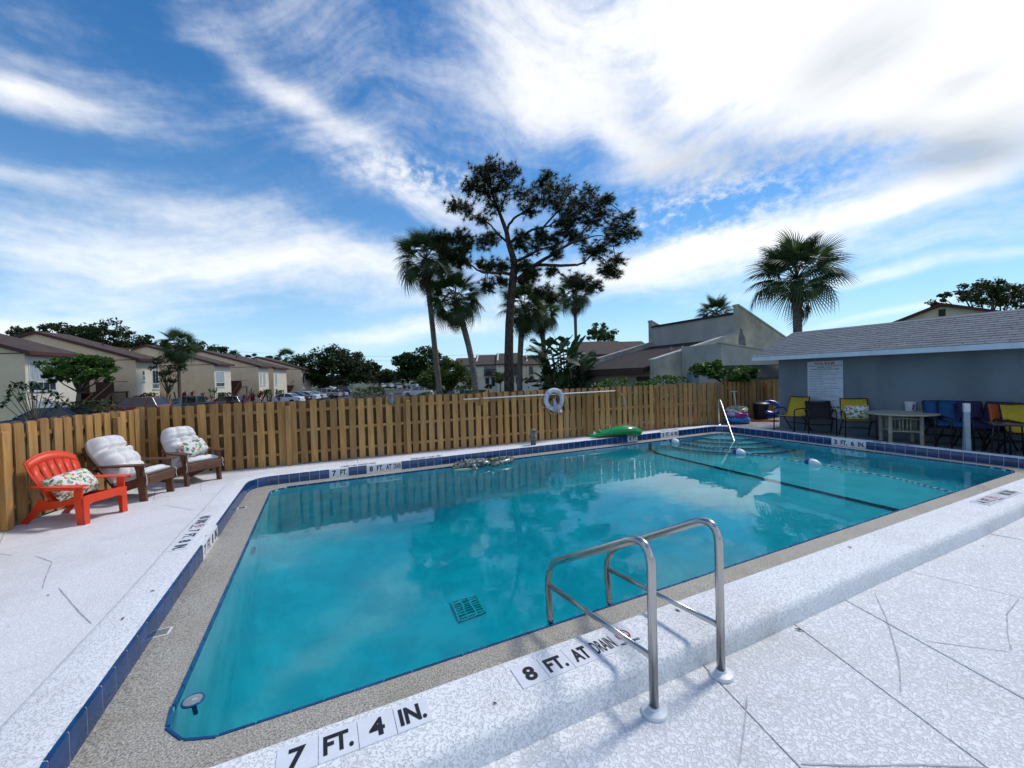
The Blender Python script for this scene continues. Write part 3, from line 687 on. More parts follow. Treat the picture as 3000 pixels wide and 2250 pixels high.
# ------------------------------------------------------------------ pool house
HX = gp(2284, 1250, DZ).x; HY = gp(2284, 1250, DZ).y
EX = HX * 10.4 / 11.0; cy = xp(2207, 1057, EX); ECY = cy.y; EZ0 = cy.z; EZ1 = xp(2207, 1046, EX).z
rd = yp(2326, 975.5, ECY); RX, RZ = rd.x, rd.z
M_STUC = mat('slate_stucco', (0.20, 0.235, 0.275), 0.85, 0.12, 1.1, bump=0.6, bscale=60, stretch=(1, 1, 0.55))
M_FASC = mat('white_fascia', (0.62, 0.70, 0.80), 0.5, 0.06, 3)
M_SHIN = mat('grey_shingle', (0.135, 0.165, 0.20), 0.85, 0.14, 5, bump=0.6, bscale=160, rnd=0.16)
def build_pool_house():
    root = thing('pool_house', 'low slate grey pool house with white fascia and grey shingled roof', 'pool house', (HX, HY, DZ))
    O = Vector((HX, HY, DZ)); LO = lambda x, y, z: (x - O.x, y - O.y, z - O.z)
    Y0 = -4.0
    w = MB(); top = EZ0 + 0.02 + (HX - EX) * (RZ - EZ1) / (RX - EX) - 0.06
    back = 2 * RX - HX
    poly = [LO(HX, HY, DZ - 0.1), LO(back, HY, DZ - 0.1), LO(back, HY, top), LO(RX, HY, RZ - 0.16), LO(HX, HY, top)]
    w.prism(poly, (0, Y0 - HY, 0)); w.build('wall', M_STUC, root)
    # roof deck, fascia, rake
    r = MB(); t = 0.06
    sec = [(EX, EZ1 - 0.02), (RX, RZ - 0.02), (2 * RX - EX, EZ1 - 0.02), (2 * RX - EX, EZ1 - 0.02 - t), (RX, RZ - 0.02 - t), (EX, EZ1 - 0.02 - t)]
    r.prism([LO(x, ECY, z) for x, z in sec], (0, Y0 - ECY, 0)); roof = r.build('roof', M_SHIN, root)
    f = MB(); f.cbox(EX - 0.028 - O.x, EX - 0.003 - O.x, Y0 - O.y, ECY + 0.02 - O.y, EZ0 - 0.01 - O.z, EZ1 + 0.002 - O.z, 0.004); f.build('fascia', M_FASC, root)
    so = MB(); so.box(EX - O.x, HX + 0.02 - O.x, Y0 - O.y, ECY - 0.01 - O.y, EZ0 + 0.012 - O.z, EZ0 + 0.03 - O.z); so.build('soffit', M_FASC, root)
    rk = MB(); rk.prism([LO(EX - 0.03, ECY + 0.004, EZ0 - 0.005), LO(EX - 0.03, ECY + 0.004, EZ1 + 0.0), LO(RX, ECY + 0.004, RZ - 0.005), LO(RX, ECY + 0.004, RZ - 0.13)], (0, 0.022, 0)); rk.build('rake_board', M_FASC, root)
    # shingle tabs, course by course
    sl = Vector((RX - EX, 0, RZ - EZ1)); Ls = sl.length; ang = math.atan2(sl.z, sl.x); ex = Ls / 14.0
    sm = MB(); sm.cbox(-0.003, ex + 0.03, -0.1485, 0.1485, 0, 0.011, 0.002); me = sm.mesh('shingle')
    for c in range(14):
        off = (c % 2) * 0.152 + random.uniform(-0.02, 0.02); y = ECY + 0.03 - 0.15 - off; p = Vector((EX - 0.03, 0, EZ1 - 0.01)) + sl.normalized() * (c * ex)
        if off > 0.05:
            o = mobj('shingle', me, M_SHIN, roof, (p.x - O.x, ECY + 0.03 - off / 2 - O.y, p.z + 0.004 - O.z), (0, -ang + 0.055, 0)); o.scale = (1, off / 0.305, 1)
        while y > 1.9:
            mobj('shingle', me, M_SHIN, roof, (p.x - O.x, y - O.y, p.z + 0.004 + random.uniform(0, 0.002) - O.z), (random.uniform(-0.004, 0.004), -ang + 0.055, 0)); y -= 0.304
        q = MB(); q.cbox(-0.003, ex + 0.03, Y0 - O.y, y + 0.148 - O.y, 0, 0.009, 0.002); q.build('shingle_course', M_SHIN, roof, loc=(p.x - O.x, 0, p.z + 0.004 - O.z), rot=(0, -ang + 0.055, 0))
    cap = MB(); y = ECY + 0.03
    cap.prism([LO(RX - 0.13, y, RZ - 0.030), LO(RX, y, RZ + 0.016), LO(RX + 0.13, y, RZ - 0.030), LO(RX + 0.13, y, RZ - 0.040), LO(RX, y, RZ + 0.004), LO(RX - 0.13, y, RZ - 0.040)], (0, Y0 - y, 0)); cap.build('ridge_cap', M_SHIN, roof)
build_pool_house()
def build_sign():
    X = HX - 0.004; c = [xp(*p, X) for p in ((2366, 1060), (2470, 1056), (2472, 1226), (2368, 1222))]
    y0 = (c[0].y + c[3].y) / 2; y1 = (c[1].y + c[2].y) / 2; z1 = (c[0].z + c[1].z) / 2; z0 = (c[2].z + c[3].z) / 2; w = y0 - y1; h = z1 - z0
    o = thing('rules_sign', 'tall white pool rules board with red and navy lettering on the grey wall', 'sign', (X, (y0 + y1) / 2, z0))
    b = MB(); b.cbox(-0.012, 0.001, -w / 2, w / 2, 0, h, 0.002); b.build('panel', mat('white_sign_panel', (0.60, 0.63, 0.70), 0.35, 0.03, 4), o)
    def ln(s, fy, fh, fw, m, left=False, bold=0.02):
        cx = (-0.46 + fw / 2) if left else 0
        text('lettering', s, m, frame((-0.0135, -cx * w, h * (1 - fy)), (0, -1, 0), (0, 0, 1)), fw * w, fh * h, o, bold)
    ln('POOL RULES', 0.040, 0.040, 0.56, M_RED, bold=0.05)
    ln('THIS POOL IS FOR THE EXCLUSIVE USE OF THE', 0.083, 0.019, 0.95, M_BLUEP, bold=0.03); ln('VENEZIA, PHASE I', 0.113, 0.019, 0.44, M_BLUEP, bold=0.03) if False else ln('OWNERS, PHASE I', 0.113, 0.019, 0.44, M_BLUEP, bold=0.03)
    ln('OWNERS AND THEIR VISITING GUEST', 0.142, 0.020, 0.80, M_BLUEP, bold=0.03)
    L = ['POOL HOURS: DAWN TO DUSK', 'PERSONS UNDER 12 MUST BE ACCOMPANIED BY AN ADULT', 'NO GLASS OR BREAKABLE ITEMS IN POOL AREA', 'SHOWER BEFORE ENTERING', 'NO FOOD OR BEVERAGES IN POOL OR ON POOL WET DECK', 'SMOKING PROHIBITED IN THE POOL AREA', 'NO RUNNING OR HORSEPLAY', 'NO ANIMALS IN THE FENCED POOL AREA', 'BATHING LOAD: 17 PERSONS', 'DO NOT SWALLOW POOL WATER, IT IS RECIRCULATED', 'DO NOT USE POOL IF ILL WITH DIARRHEA OR COMMON COLDS',
         'PROPER POOL ATTIRE ONLY', 'EMERGENCY PHONE AT GATE', 'LIFE RING FOR EMERGENCY USE', 'SAFETY EQUIPMENT IS FOR EMERGENCY USE ONLY', 'POOL CLOSES AT DUSK AND IN THUNDERSTORMS', 'NO SMOKING', 'POOL GATES MUST REMAIN CLOSED AT ALL TIMES']
    W_ = [0.60, 0.93, 0.80, 0.42, 0.94, 0.76, 0.46, 0.80, 0.44, 0.79, 0.89, 0.55, 0.73, 0.56, 0.78, 0.89, 0.34, 0.74]
    for i, (s, fw) in enumerate(zip(L, W_)): ln(s, 0.178 + i * 0.0300, 0.0125, fw, M_BLUEP, True, 0.015)
    ln('MAXIMUM DEPTH: 8 FEET', 0.805, 0.032, 0.92, M_BLUEP, bold=0.05); ln('WARNING', 0.862, 0.050, 0.62, M_RED, bold=0.05)
    ln('NO LIFEGUARD ON DUTY. SWIM AT YOUR OWN RISK', 0.908, 0.012, 0.8, M_BLUEP); ln('NO DIVING', 0.930, 0.012, 0.4, M_BLUEP)
    s = MB()
    for yy in (-w / 2 + 0.03, w / 2 - 0.03):
        for zz in (0.03, h / 2, h - 0.03): s.lathe([(0.006, 0), (0.006, 0.004), (0.002, 0.005)], 8, Matrix.Translation((-0.012, yy, zz)) @ Matrix.Rotation(-PI / 2, 4, 'Y'))
    s.build('screw', M_STEEL, o)
build_sign()
# ------------------------------------------------------------------ pool ladder
def bend(pts, r, n=6):
    """polyline with rounded corners"""
    P = [Vector(p) for p in pts]; out = [P[0]]
    for a, b, c in zip(P, P[1:], P[2:]):
        d1 = (a - b); d2 = (c - b); k = min(r, d1.length * 0.49, d2.length * 0.49); p0 = b + d1.normalized() * k; p1 = b + d2.normalized() * k
        for i in range(n + 1):
            s = i / n; out.append(p0 * (1 - s) ** 2 + b * 2 * s * (1 - s) + p1 * s * s)
    out.append(P[-1]); return out
def build_ladder():
    b1 = gp(2113, 1978, DZ); b0 = gp(1917, 2088, DZ); w1 = gp(1786, 1776, WZ); w0 = gp(1613, 1830, WZ)
    root = thing('pool_ladder', 'stainless steel pool ladder with two bent handrails on white base rings', 'pool ladder', ((b0.x + b1.x) / 2, (b0.y + b1.y) / 2, DZ))
    o = root.location
    for b, w, tops in ((b0, w0, (1845, 1540)), (b1, w1, (2045, 1492))):
        z = xp(tops[0], tops[1], b.x + 0.01).z - 0.012
        pts = bend([b - o, Vector((b.x, b.y + 0.0, z + 0.02)) - o, Vector((w.x, w.y + 0.035, 0.235)) - o, Vector((w.x, w.y, WZ)) - o, Vector((w.x, w.y + 0.01, WZ - 1.25)) - o], 0.17, 8)
        mb = MB(); mb.tube(pts, 0.0225, 14); r = mb.build('handrail', M_STEEL, root, smooth='all')
        mb = MB(); mb.tube([Vector((w.x, w.y + 0.012, 0.105)) - o, Vector((b.x, b.y + 0.002, 0.135)) - o], 0.0155, 12); mb.build('cross_bar', M_STEEL, root, smooth='all')
        e = MB(); e.lathe([(0.062, 0), (0.064, 0.010), (0.060, 0.018), (0.042, 0.024), (0.030, 0.026), (0.027, 0.036)], 24); e.build('base_ring', M_ESC, root, smooth=40, loc=b - o)
        wj = MB(); wj.tube([Vector((w.x, w.y, WZ + 0.045)) - o, Vector((w.x, w.y, WZ + 0.052)) - o], 0.0245, 14); wj.build('joint_collar', M_STEEL, root, smooth='all')
    for k in range(4):
        t = MB(); zz = WZ - 0.25 - 0.27 * k; t.cbox(w0.x + 0.02 - o.x, w1.x - 0.02 - o.x, w0.y - 0.03 - o.y, w0.y + 0.05 - o.y, zz - o.z, zz + 0.028 - o.z, 0.005); t.build('tread', M_ESC, root)
build_ladder()
def build_step_rail():
    b = gp(2107, 1245, 0); w = gp(2150, 1291, WZ); d = (w - b); d.z = 0
    root = thing('step_handrail', 'slim bent metal handrail leading down to the curved pool steps', 'handrail', b)
    top = 0.70
    pts = bend([Vector((0, 0, 0)), Vector((0, 0, top)), d * 0.10 + Vector((0, 0, top + 0.03)), d + Vector((0, 0, WZ)), d * 1.22 + Vector((0, 0, WZ - 0.22))], 0.13, 7)
    mb = MB(); mb.tube(pts, 0.021, 12); mb.build('rail', mat('polished_steel', (0.50, 0.50, 0.51), 0.32, 0.08, 20, metal=1.0), root, smooth='all')
    e = MB(); e.lathe([(0.05, 0), (0.05, 0.012), (0.026, 0.03)], 18); e.build('base_ring', M_STEEL, root, smooth=40)
build_step_rail()
# ------------------------------------------------------------------ rope with floats
def build_rope():
    p0 = Vector((7.70, IY1 - 0.02, WZ + 0.02)); p1 = Vector((7.50, IY0 + 0.01, WZ + 0.015)); fl = [gp(x, y, WZ) for x, y in ((1976, 1296), (2166, 1328), (2380, 1360))]
    m = bpy.data.materials.new('twisted_rope'); m.use_nodes = True; t = NT(m.node_tree); b = m.node_tree.nodes['Principled BSDF']
    uv = t.n('ShaderNodeNewGeometry').outputs['Position']; wv = t.n('ShaderNodeTexWave', wave_type='BANDS', bands_direction='DIAGONAL', i_Scale=5.5); t.set(wv.inputs['Vector'], uv)
    t.set(b.inputs['Base Color'], t.mix(t.smooth(wv.outputs['Fac'], 0.42, 0.58), rgba((0.03, 0.10, 0.18)), rgba((0.55, 0.62, 0.66)))); b.inputs['Roughness'].default_value = 0.6
    root = thing('float_rope', 'blue and white twisted rope stretched across the shallow end of the pool', 'rope', p0)
    pts = [p0] + [Vector((f.x, f.y, WZ + 0.022)) for f in fl] + [gp(2600, 1395, WZ + 0.012), p1]
    path = []
    for a, c in zip(pts, pts[1:]):
        for k in range(10):
            s = k / 10; q = a.lerp(c, s); q.x += 0.012 * math.sin(s * PI * 2); path.append(q)
    path.append(p1); mb = MB(); mb.tube([q - p0 for q in path], 0.009, 8); mb.build('rope', m, root, smooth='all')
    MW = mat('float_white', (0.78, 0.82, 0.84), 0.35, 0.03, 10); MBl = mat('float_blue', (0.015, 0.07, 0.28), 0.35, 0.05, 10)
    names = ['blue and white rope float nearest the far wall of the pool', 'blue and white rope float in the middle, beside the step handrail', 'largest blue and white rope float, nearest the camera']
    for f, nm in zip(fl, names):
        r = thing('rope_float', nm, 'float', (f.x, f.y, WZ + 0.022), R_(-92), 'floats on the pool rope')
        prof = lambda s: [(0.075 * math.sin(PI * (0.06 + 0.88 * k / 12)) ** 0.72, s * (-0.135 + 0.27 * k / 12)) for k in range(13)]
        P = prof(1); M = Matrix.Rotation(PI / 2, 4, 'Y')
        a = MB(); a.lathe(P[5:], 20, M); a.build('white_half', MW, r, smooth='all'); b_ = MB(); b_.lathe(P[:6], 20, M); b_.build('blue_half', MBl, r, smooth='all')
build_rope()

# ------------------------------------------------------------------ chairs by the left fence
M_BROWN = mat('brown_poly_lumber', (0.145, 0.062, 0.030), 0.55, 0.16, 6, bump=0.25, bscale=30, rnd=0.08, stretch=(1, 1, 1))
M_REDP = mat('red_orange_resin', (0.80, 0.060, 0.018), 0.42, 0.06, 5, bump=0.1, bscale=90)
M_CUSH = mat('off_white_canvas', (0.80, 0.775, 0.76), 0.9, 0.06, 7, bump=0.35, bscale=120, sheen=0.2)
def floral(name, seed):
    m = bpy.data.materials.new(name); m.use_nodes = True; t = NT(m.node_tree); b = m.node_tree.nodes['Principled BSDF']; b.inputs['Roughness'].default_value = 0.85
    tc = t.n('ShaderNodeTexCoord').outputs['Object']; mp = t.n('ShaderNodeMapping'); t.set(mp.inputs[0], tc); mp.inputs['Location'].default_value = (seed, seed * 1.7, 0)
    wn = t.noise(mp.outputs[0], 9, 3); wv = t.n('ShaderNodeVectorMath', operation='MULTIPLY_ADD'); t.set(wv.inputs[0], wn.outputs['Color']); wv.inputs[1].default_value = (0.09, 0.09, 0.09); t.set(wv.inputs[2], mp.outputs[0])
    c = rgba((0.72, 0.72, 0.70))
    for sc, col, th, sd in ((11, (0.04, 0.20, 0.10), 0.43, 0), (15, (0.16, 0.32, 0.10), 0.40, 3), (13, (0.62, 0.13, 0.07), 0.34, 7), (16, (0.68, 0.50, 0.10), 0.30, 11), (14, (0.05, 0.26, 0.24), 0.30, 15)):
        of = t.n('ShaderNodeVectorMath', operation='ADD'); t.set(of.inputs[0], wv.outputs[0]); of.inputs[1].default_value = (sd, sd * 0.7, 0)
        v = t.n('ShaderNodeTexVoronoi', i_Scale=float(sc), i_Randomness=1.0); v.distance = 'MINKOWSKI'; v.inputs['Exponent'].default_value = 0.65; t.set(v.inputs['Vector'], of.outputs[0])
        c = t.mix(t.m('SUBTRACT', 1.0, t.smooth(v.outputs['Distance'], th * 1.75, th * 2.0)), c, rgba(col))
    t.set(b.inputs['Base Color'], c); return m
M_FLOR = [floral('tropical_print_%d' % i, 3.1 * i) for i in range(3)]
def pad(w, h, th, nx=1, ny=1, crease=None, arch=0.0, tuft=0.5, res=26, headw=1.0):
    """stuffed fabric pad lying in x (width) / z (height), bulging to -y; tufts between nx x ny lobes"""
    mb = MB(); N = res; g = []
    for j in range(N + 1):
        for i in range(N + 1):
            u, v = i / N, j / N
            e = (max(0, 1 - abs(2 * u - 1) ** 4) ** 0.5) * (max(0, 1 - abs(2 * v - 1) ** 4) ** 0.5)
            q = 1.0
            if nx > 1 or ny > 1:
                a = abs(math.cos(PI * u * nx)) if nx > 1 else 0; b = abs(math.cos(PI * v * ny)) if ny > 1 else 0
                lob = (1 - a ** 6 * 0.5) * (1 - b ** 6 * 0.5) if nx > 1 and ny > 1 else (1 - (a + b) ** 6 * 0.5)
                q = 1 - tuft * (1 - lob)
            if crease is not None: q *= 1 - 0.62 * math.exp(-((v - crease) / 0.035) ** 2)
            xx = (u - 0.5) * w
            if arch and v > 0.62:
                k = (v - 0.62) / 0.38; xx *= math.sqrt(max(0.02, 1 - (k * 0.93) ** 2.4 * arch))
            g.append((xx, -th * e * q, v * h))
    n = N + 1
    mb.v = g + [(x, 0.25 * th * (1 if y < -1e-6 else 0), z) for x, y, z in g]
    for j in range(N):
        for i in range(N):
            a = j * n + i; mb.f.append((a, a + 1, a + n + 1, a + n)); o = n * n; mb.f.append((o + a, o + a + n, o + a + n + 1, o + a + 1))
    for i in range(N):
        o = n * n
        for (a, b) in ((i, i + 1), (N * n + i + 1, N * n + i), ((i + 1) * n, i * n), (i * n + N, (i + 1) * n + N)): mb.f.append((b, a, o + a, o + b))
    return mb
def wooden_chair(name, label, loc, rz):
    t = thing(name, label, 'chair', loc, rz, 'brown slatted lounge chairs')
    for s in (-1, 1):
        l = MB(); l.prism([(s * 0.235, -0.36, 0.52), (s * 0.235, -0.26, 0.52), (s * 0.235, -0.30, 0), (s * 0.235, -0.40, 0)], (s * 0.034, 0, 0)); l.build('front_leg', M_BROWN, t)
        l = MB(); l.prism([(s * 0.20, -0.35, 0.36), (s * 0.20, -0.35, 0.25), (s * 0.20, 0.42, 0.0), (s * 0.20, 0.56, 0.0), (s * 0.20, 0.50, 0.075)], (s * 0.032, 0, 0)); l.build('rear_leg', M_BROWN, t)
        a = MB(); xi, xo = 0.20, 0.335
        a.prism([(s * xi, -0.42, 0.522), (s * (xo - 0.03), -0.43, 0.522), (s * xo, -0.38, 0.522), (s * xo, -0.05, 0.522), (s * 0.29, 0.34, 0.522), (s * 0.22, 0.36, 0.522), (s * xi, 0.1, 0.522)], (0, 0, 0.022)); a.build('arm', M_BROWN, t)
        k = MB(); k.prism([(s * 0.270, -0.35, 0.52), (s * 0.270, -0.27, 0.52), (s * 0.270, -0.32, 0.36)], (s * 0.03, 0, 0)); k.build('arm_bracket', M_BROWN, t)
    ap = MB(); ap.cbox(-0.268, 0.268, -0.415, -0.365, 0.235, 0.365, 0.006); ap.build('front_apron', M_BROWN, t)
    ap = MB(); ap.cbox(-0.22, 0.22, -0.421, -0.4155, 0.275, 0.335, 0.002); ap.build('apron_panel', M_BROWN, t)
    hd = MB(); hd.tube([(-0.03, -0.424, 0.310), (0.0, -0.428, 0.316), (0.03, -0.424, 0.310)], 0.005, 6); hd.build('pull', mat('dark_metal', (0.03, 0.028, 0.025), 0.5, 0.1, 10), t)
    for i in range(6):
        y = -0.33 + i * 0.085; z = 0.362 - (y + 0.35) * 0.33; q = MB(); q.cbox(-0.225, 0.225, -0.036, 0.036, 0, 0.020, 0.004); q.build('seat_slat', M_BROWN, t, loc=(0, y, z), rot=(-0.32, 0, 0))
    for i in range(5):
        x = -0.2 + 0.1 * i; hgt = 0.76 - 0.9 * abs(x) ** 1.7; q = MB(); q.prism([(-0.042, 0, 0), (0.042, 0, 0), (0.046, 0, hgt - 0.03), (0.02, 0, hgt), (-0.02, 0, hgt), (-0.046, 0, hgt - 0.03)], (0, 0.02, 0))
        q.build('back_slat', M_BROWN, t, loc=(x, 0.10, 0.24), rot=(-R_(35), 0, 0))
    for z in (0.30, 0.60):
        q = MB(); q.cbox(-0.245, 0.245, 0.0, 0.028, 0, 0.05, 0.004); q.build('back_brace', M_BROWN, t, loc=(0, 0.13 + 0.62 * z, 0.20 + z * 0.82), rot=(-R_(35), 0, 0))
    return t
def chair_cushion(label, loc, rz):
    c = thing('chair_cushion', label, 'cushion', loc, rz, 'tufted off-white chair cushions')
    pad(0.50, 0.50, 0.10, 3, 3, None, 0, 0.30).build('seat_pad', M_CUSH, c, smooth='all', loc=(0, -0.385, 0.405), rot=(-R_(90) - 0.30, 0, 0))
    pad(0.53, 0.77, 0.22, 3, 4, 0.66, 0.80, 0.34, 36).build('back_pad', M_CUSH, c, smooth='all', loc=(0, 0.045, 0.285), rot=(-R_(35), 0, 0))
    ti = MB()
    for s in (-1, 1): ti.tube([(s * 0.27, -0.41, 0.40), (s * 0.285, -0.43, 0.36), (s * 0.275, -0.425, 0.30), (s * 0.29, -0.43, 0.24)], 0.004, 5)
    ti.build('tie', M_CUSH, c)
    return c
def facing(a, b):
    """chair heading from its two front feet: a seen left, b seen right"""
    d = Vector((b.x - a.x, b.y - a.y)); return math.atan2(d.y, d.x)
def place_front(a, b, back):
    rz = facing(a, b); m = (a + b) / 2; return Vector((m.x - math.sin(rz) * back, m.y + math.cos(rz) * back, DZ)), rz
l1, r1 = place_front(gp(424, 1468, DZ), gp(502, 1440, DZ), 0.36)
wooden_chair('lounge_chair', 'brown slatted lounge chair between the red chair and the corner chair', l1, r1); chair_cushion('puffy off-white cushion on the middle chair, beside the red one', l1, r1)
l2, r2 = place_front(gp(558, 1424, DZ), gp(650, 1401, DZ), 0.36); r2 -= 0.12
wooden_chair('lounge_chair', 'brown slatted lounge chair at the fence corner, farthest from the camera', l2, r2); chair_cushion('puffy off-white cushion on the corner chair, behind a floral pillow', l2, r2)
def build_red_chair():
    l, rz = place_front(gp(238, 1538, DZ), gp(364, 1497, DZ), 0.36)
    t = thing('resin_chair', 'bright red-orange plastic slatted lounge chair by the left fence', 'chair', l, rz); X = 0.262
    for s in (-1, 1):
        g = MB(); P = [(-0.42, 0.50), (-0.30, 0.50), (-0.295, 0.30), (-0.325, 0.02), (-0.315, 0.0), (-0.435, 0.0), (-0.44, 0.02), (-0.405, 0.30)]
        g.prism([(s * X, y, z) for y, z in P], (s * 0.018, 0, 0)); g.box(*sorted((s * (X - 0.05), s * (X + 0.018))), -0.436, -0.420, 0.0, 0.36); g.build('front_leg', M_REDP, t)
        g = MB(); P = [(0.10, 0.30), (0.24, 0.33), (0.34, 0.20), (0.52, 0.02), (0.55, 0.0), (0.44, 0.0), (0.40, 0.03), (0.24, 0.17), (0.0, 0.21), (-0.36, 0.29), (-0.36, 0.35)]
        g.prism([(s * (X - 0.03), y, z) for y, z in P], (s * 0.020, 0, 0)); g.build('rear_leg', M_REDP, t)
        a = MB(); A = [(0.225, -0.45), (0.345, -0.45), (0.365, -0.40), (0.36, 0.0), (0.30, 0.33), (0.235, 0.33), (0.225, 0.1)]
        a.prism([(s * x, y, 0.500) for x, y in A], (0, 0, 0.016)); a.prism([(s * 0.358, -0.42, 0.502), (s * 0.358, 0.0, 0.502), (s * 0.352, 0, 0.472), (s * 0.352, -0.42, 0.472)], (s * 0.008, 0, 0)); a.build('arm', M_REDP, t)
    seat = MB(); prof = [(-0.43, 0.30), (-0.435, 0.345), (-0.40, 0.372), (-0.25, 0.335), (-0.05, 0.275), (0.06, 0.235), (0.12, 0.24)]
    for s0 in range(4):
        x0 = -0.232 + s0 * 0.117; seat.loops([[(x0, y, z) for y, z in prof], [(x0 + 0.108, y, z) for y, z in prof]], closed=False)
    seat2 = MB(); seat2.loops([[(-0.235, y + 0.01, z - 0.012) for y, z in prof], [(0.235, y + 0.01, z - 0.012) for y, z in prof]], closed=False); seat2.build('seat_shell', M_REDP, t, smooth=30)
    so = seat.build('seat', M_REDP, t, smooth=30)
    ap = MB(); AP = [(-0.262, 0.37), (0.262, 0.37), (0.262, 0.20), (0.235, 0.235), (0.16, 0.265), (-0.16, 0.265), (-0.235, 0.235), (-0.262, 0.20)]; ap.prism([(x, -0.438, z) for x, z in AP], (0, 0.014, 0)); ap.build('apron', M_REDP, t)
    # fan back: six ribs parted by slots, closed above and below
    def bk(u, v):
        w = 0.205 + 0.085 * min(1, v * 1.3); x = u * w; top = 0.745 - 0.10 * abs(u) ** 2.2; return (x, 0.10 - 0.030 * (1 - u * u), 0.235 + 0.0 + v * top)
    back = MB(); edges = [-1, -0.66, -0.33, 0.0, 0.33, 0.66, 1]
    for i in range(6):
        u0, u1 = edges[i] + (0.025 if i else 0), edges[i + 1] - (0.025 if i < 5 else 0); back.loops([[bk(u, v) for u in (u0, (u0 + u1) / 2, u1)] for v in (0.24, 0.45, 0.66, 0.84)], closed=False)
    for v0, v1 in ((0.0, 0.24), (0.84, 1.0)): back.loops([[bk(-1 + k / 9, v) for k in range(19)] for v in (v0, (v0 + v1) / 2, v1)], closed=False)
    bo = back.build('backrest', M_REDP, t, smooth=12); sm = bo.modifiers.new('thick', 'SOLIDIFY'); sm.thickness = 0.012
    T = Matrix.Translation((0, 0.10, 0.235)) @ Matrix.Rotation(-R_(25), 4, 'X') @ Matrix.Translation((0, -0.10, -0.235)); bo.data.transform(T)
    so.modifiers.new('thick', 'SOLIDIFY').thickness = 0.010
    rim = MB(); rp = [bk(-1, v / 10) for v in range(1, 10)] + [bk(-1 + k / 8, 1.0) for k in range(17)] + [bk(1, 1 - v / 10) for v in range(1, 10)]
    rim.tube([T @ Vector(p) for p in rp], 0.013, 7); rim.build('back_rim', M_REDP, t, smooth='all')
    t.scale = (0.94, 0.94, 0.94)
    return l, rz
lr, rr = build_red_chair()
def pillow(label, loc, rz, tilt, w, h, m, th=0.11, roll=0.0):
    p = pad(w, h, th, 1, 1, None, 0, 0, 18); p.v = [(x, y, z - 0) for x, y, z in p.v]
    me = p.mesh('throw_pillow', 'all'); o = mobj('throw_pillow', me, m, None, loc); o.rotation_euler = Matrix.Rotation(rz, 4, 'Z').to_3x3().to_4x4().to_euler() if False else (Matrix.Rotation(rz, 3, 'Z') @ Matrix.Rotation(-tilt, 3, 'X') @ Matrix.Rotation(roll, 3, 'Y')).to_euler()
    return tag(o, label, 'pillow', 'tropical print throw pillows')
def off(l, rz, x, y, z): return Vector((l.x + math.cos(rz) * x - math.sin(rz) * y, l.y + math.sin(rz) * x + math.cos(rz) * y, l.z + z))
pillow('tropical leaf print pillow lying in the red chair', off(lr, rr, 0.0, -0.06, 0.305), rr, R_(38), 0.50, 0.34, M_FLOR[0], 0.13, R_(-6))
pillow('tropical leaf print pillow propped in the corner chair', off(l2, r2, 0.05, -0.10, 0.45), r2, R_(32), 0.44, 0.29, M_FLOR[1], 0.11, R_(-12))

# ------------------------------------------------------------------ owls
def owl(label, base, hgt, rz, cols, post):
    r = thing('owl_decoy', label, 'owl statue', base, rz); s = hgt
    m1 = mat('owl_' + cols[2], cols[0], 0.6, 0.25, 26, bump=0.6, bscale=60, col2=cols[1]); md = mat('owl_dark', (0.02, 0.018, 0.016), 0.5, 0.1, 10); ml = mat('owl_pale', (0.34, 0.32, 0.33), 0.6, 0.2, 40)
    z0 = 0.0
    if post:
        p = MB(); p.lathe([(0.17 * s, 0), (0.165 * s, 0.10 * s), (0.15 * s, 0.27 * s)], 14); p.build('base', mat('weathered_post', (0.16, 0.14, 0.13), 0.8, 0.3, 18, bump=0.5), r, smooth=50); z0 = 0.24 * s
    H = s - z0; b = MB(); prof = [(0.02, 0), (0.13, 0.02), (0.205, 0.16), (0.235, 0.36), (0.225, 0.54), (0.20, 0.66), (0.205, 0.78), (0.20, 0.88), (0.13, 0.96), (0.01, 0.98)]
    b.loops([[(rr * s * 1.02 * math.cos(2 * PI * k / 18), rr * s * 0.84 * math.sin(2 * PI * k / 18), z0 + z * H) for k in range(18)] for rr, z in prof], cap0=True, cap1=True); b.build('body', m1, r, smooth='all')
    for q in (-1, 1):
        e = MB(); e.lathe([(0.055 * s, 0), (0.035 * s, 0.05 * s), (0.003 * s, 0.13 * s)], 8, Matrix.Translation((q * 0.15 * s, -0.05 * s, z0 + 0.90 * H)) @ Matrix.Rotation(q * 0.5, 4, 'Y')); e.build('ear_tuft', m1, r, smooth='all')
        e = MB(); e.ell((q * 0.085 * s, -0.155 * s, z0 + 0.80 * H), (0.042 * s, 0.02 * s, 0.042 * s), 10, 6); e.build('eye', md, r, smooth='all')
        w = MB(); w.loops([[(q * (0.20 + 0.05 * math.sin(PI * v)) * s, (-0.10 + 0.24 * u) * s * math.sin(PI * (0.15 + 0.8 * v)) + 0.02 * s, z0 + (0.10 + 0.52 * v) * H) for u in (0, 0.5, 1)] for v in [k / 6 for k in range(7)]], closed=False); wo = w.build('wing', m1, r, smooth='all'); wo.modifiers.new('t', 'SOLIDIFY').thickness = 0.02 * s
    k = MB(); k.lathe([(0.028 * s, 0), (0.002 * s, 0.085 * s)], 6, Matrix.Translation((0, -0.165 * s, z0 + 0.79 * H)) @ Matrix.Rotation(R_(150), 4, 'X')); k.build('beak', md, r)
    br = MB(); br.ell((0, -0.125 * s, z0 + 0.40 * H), (0.13 * s, 0.075 * s, 0.24 * H), 12, 8); br.build('breast', ml, r, smooth='all')
    return r
p = gp(1563, 1303, 0); owl('brown-grey plastic owl standing on the white kerb at the far pool edge', p, 0.36, R_(20), ((0.26, 0.21, 0.19), (0.12, 0.09, 0.08), 'brown'), True)
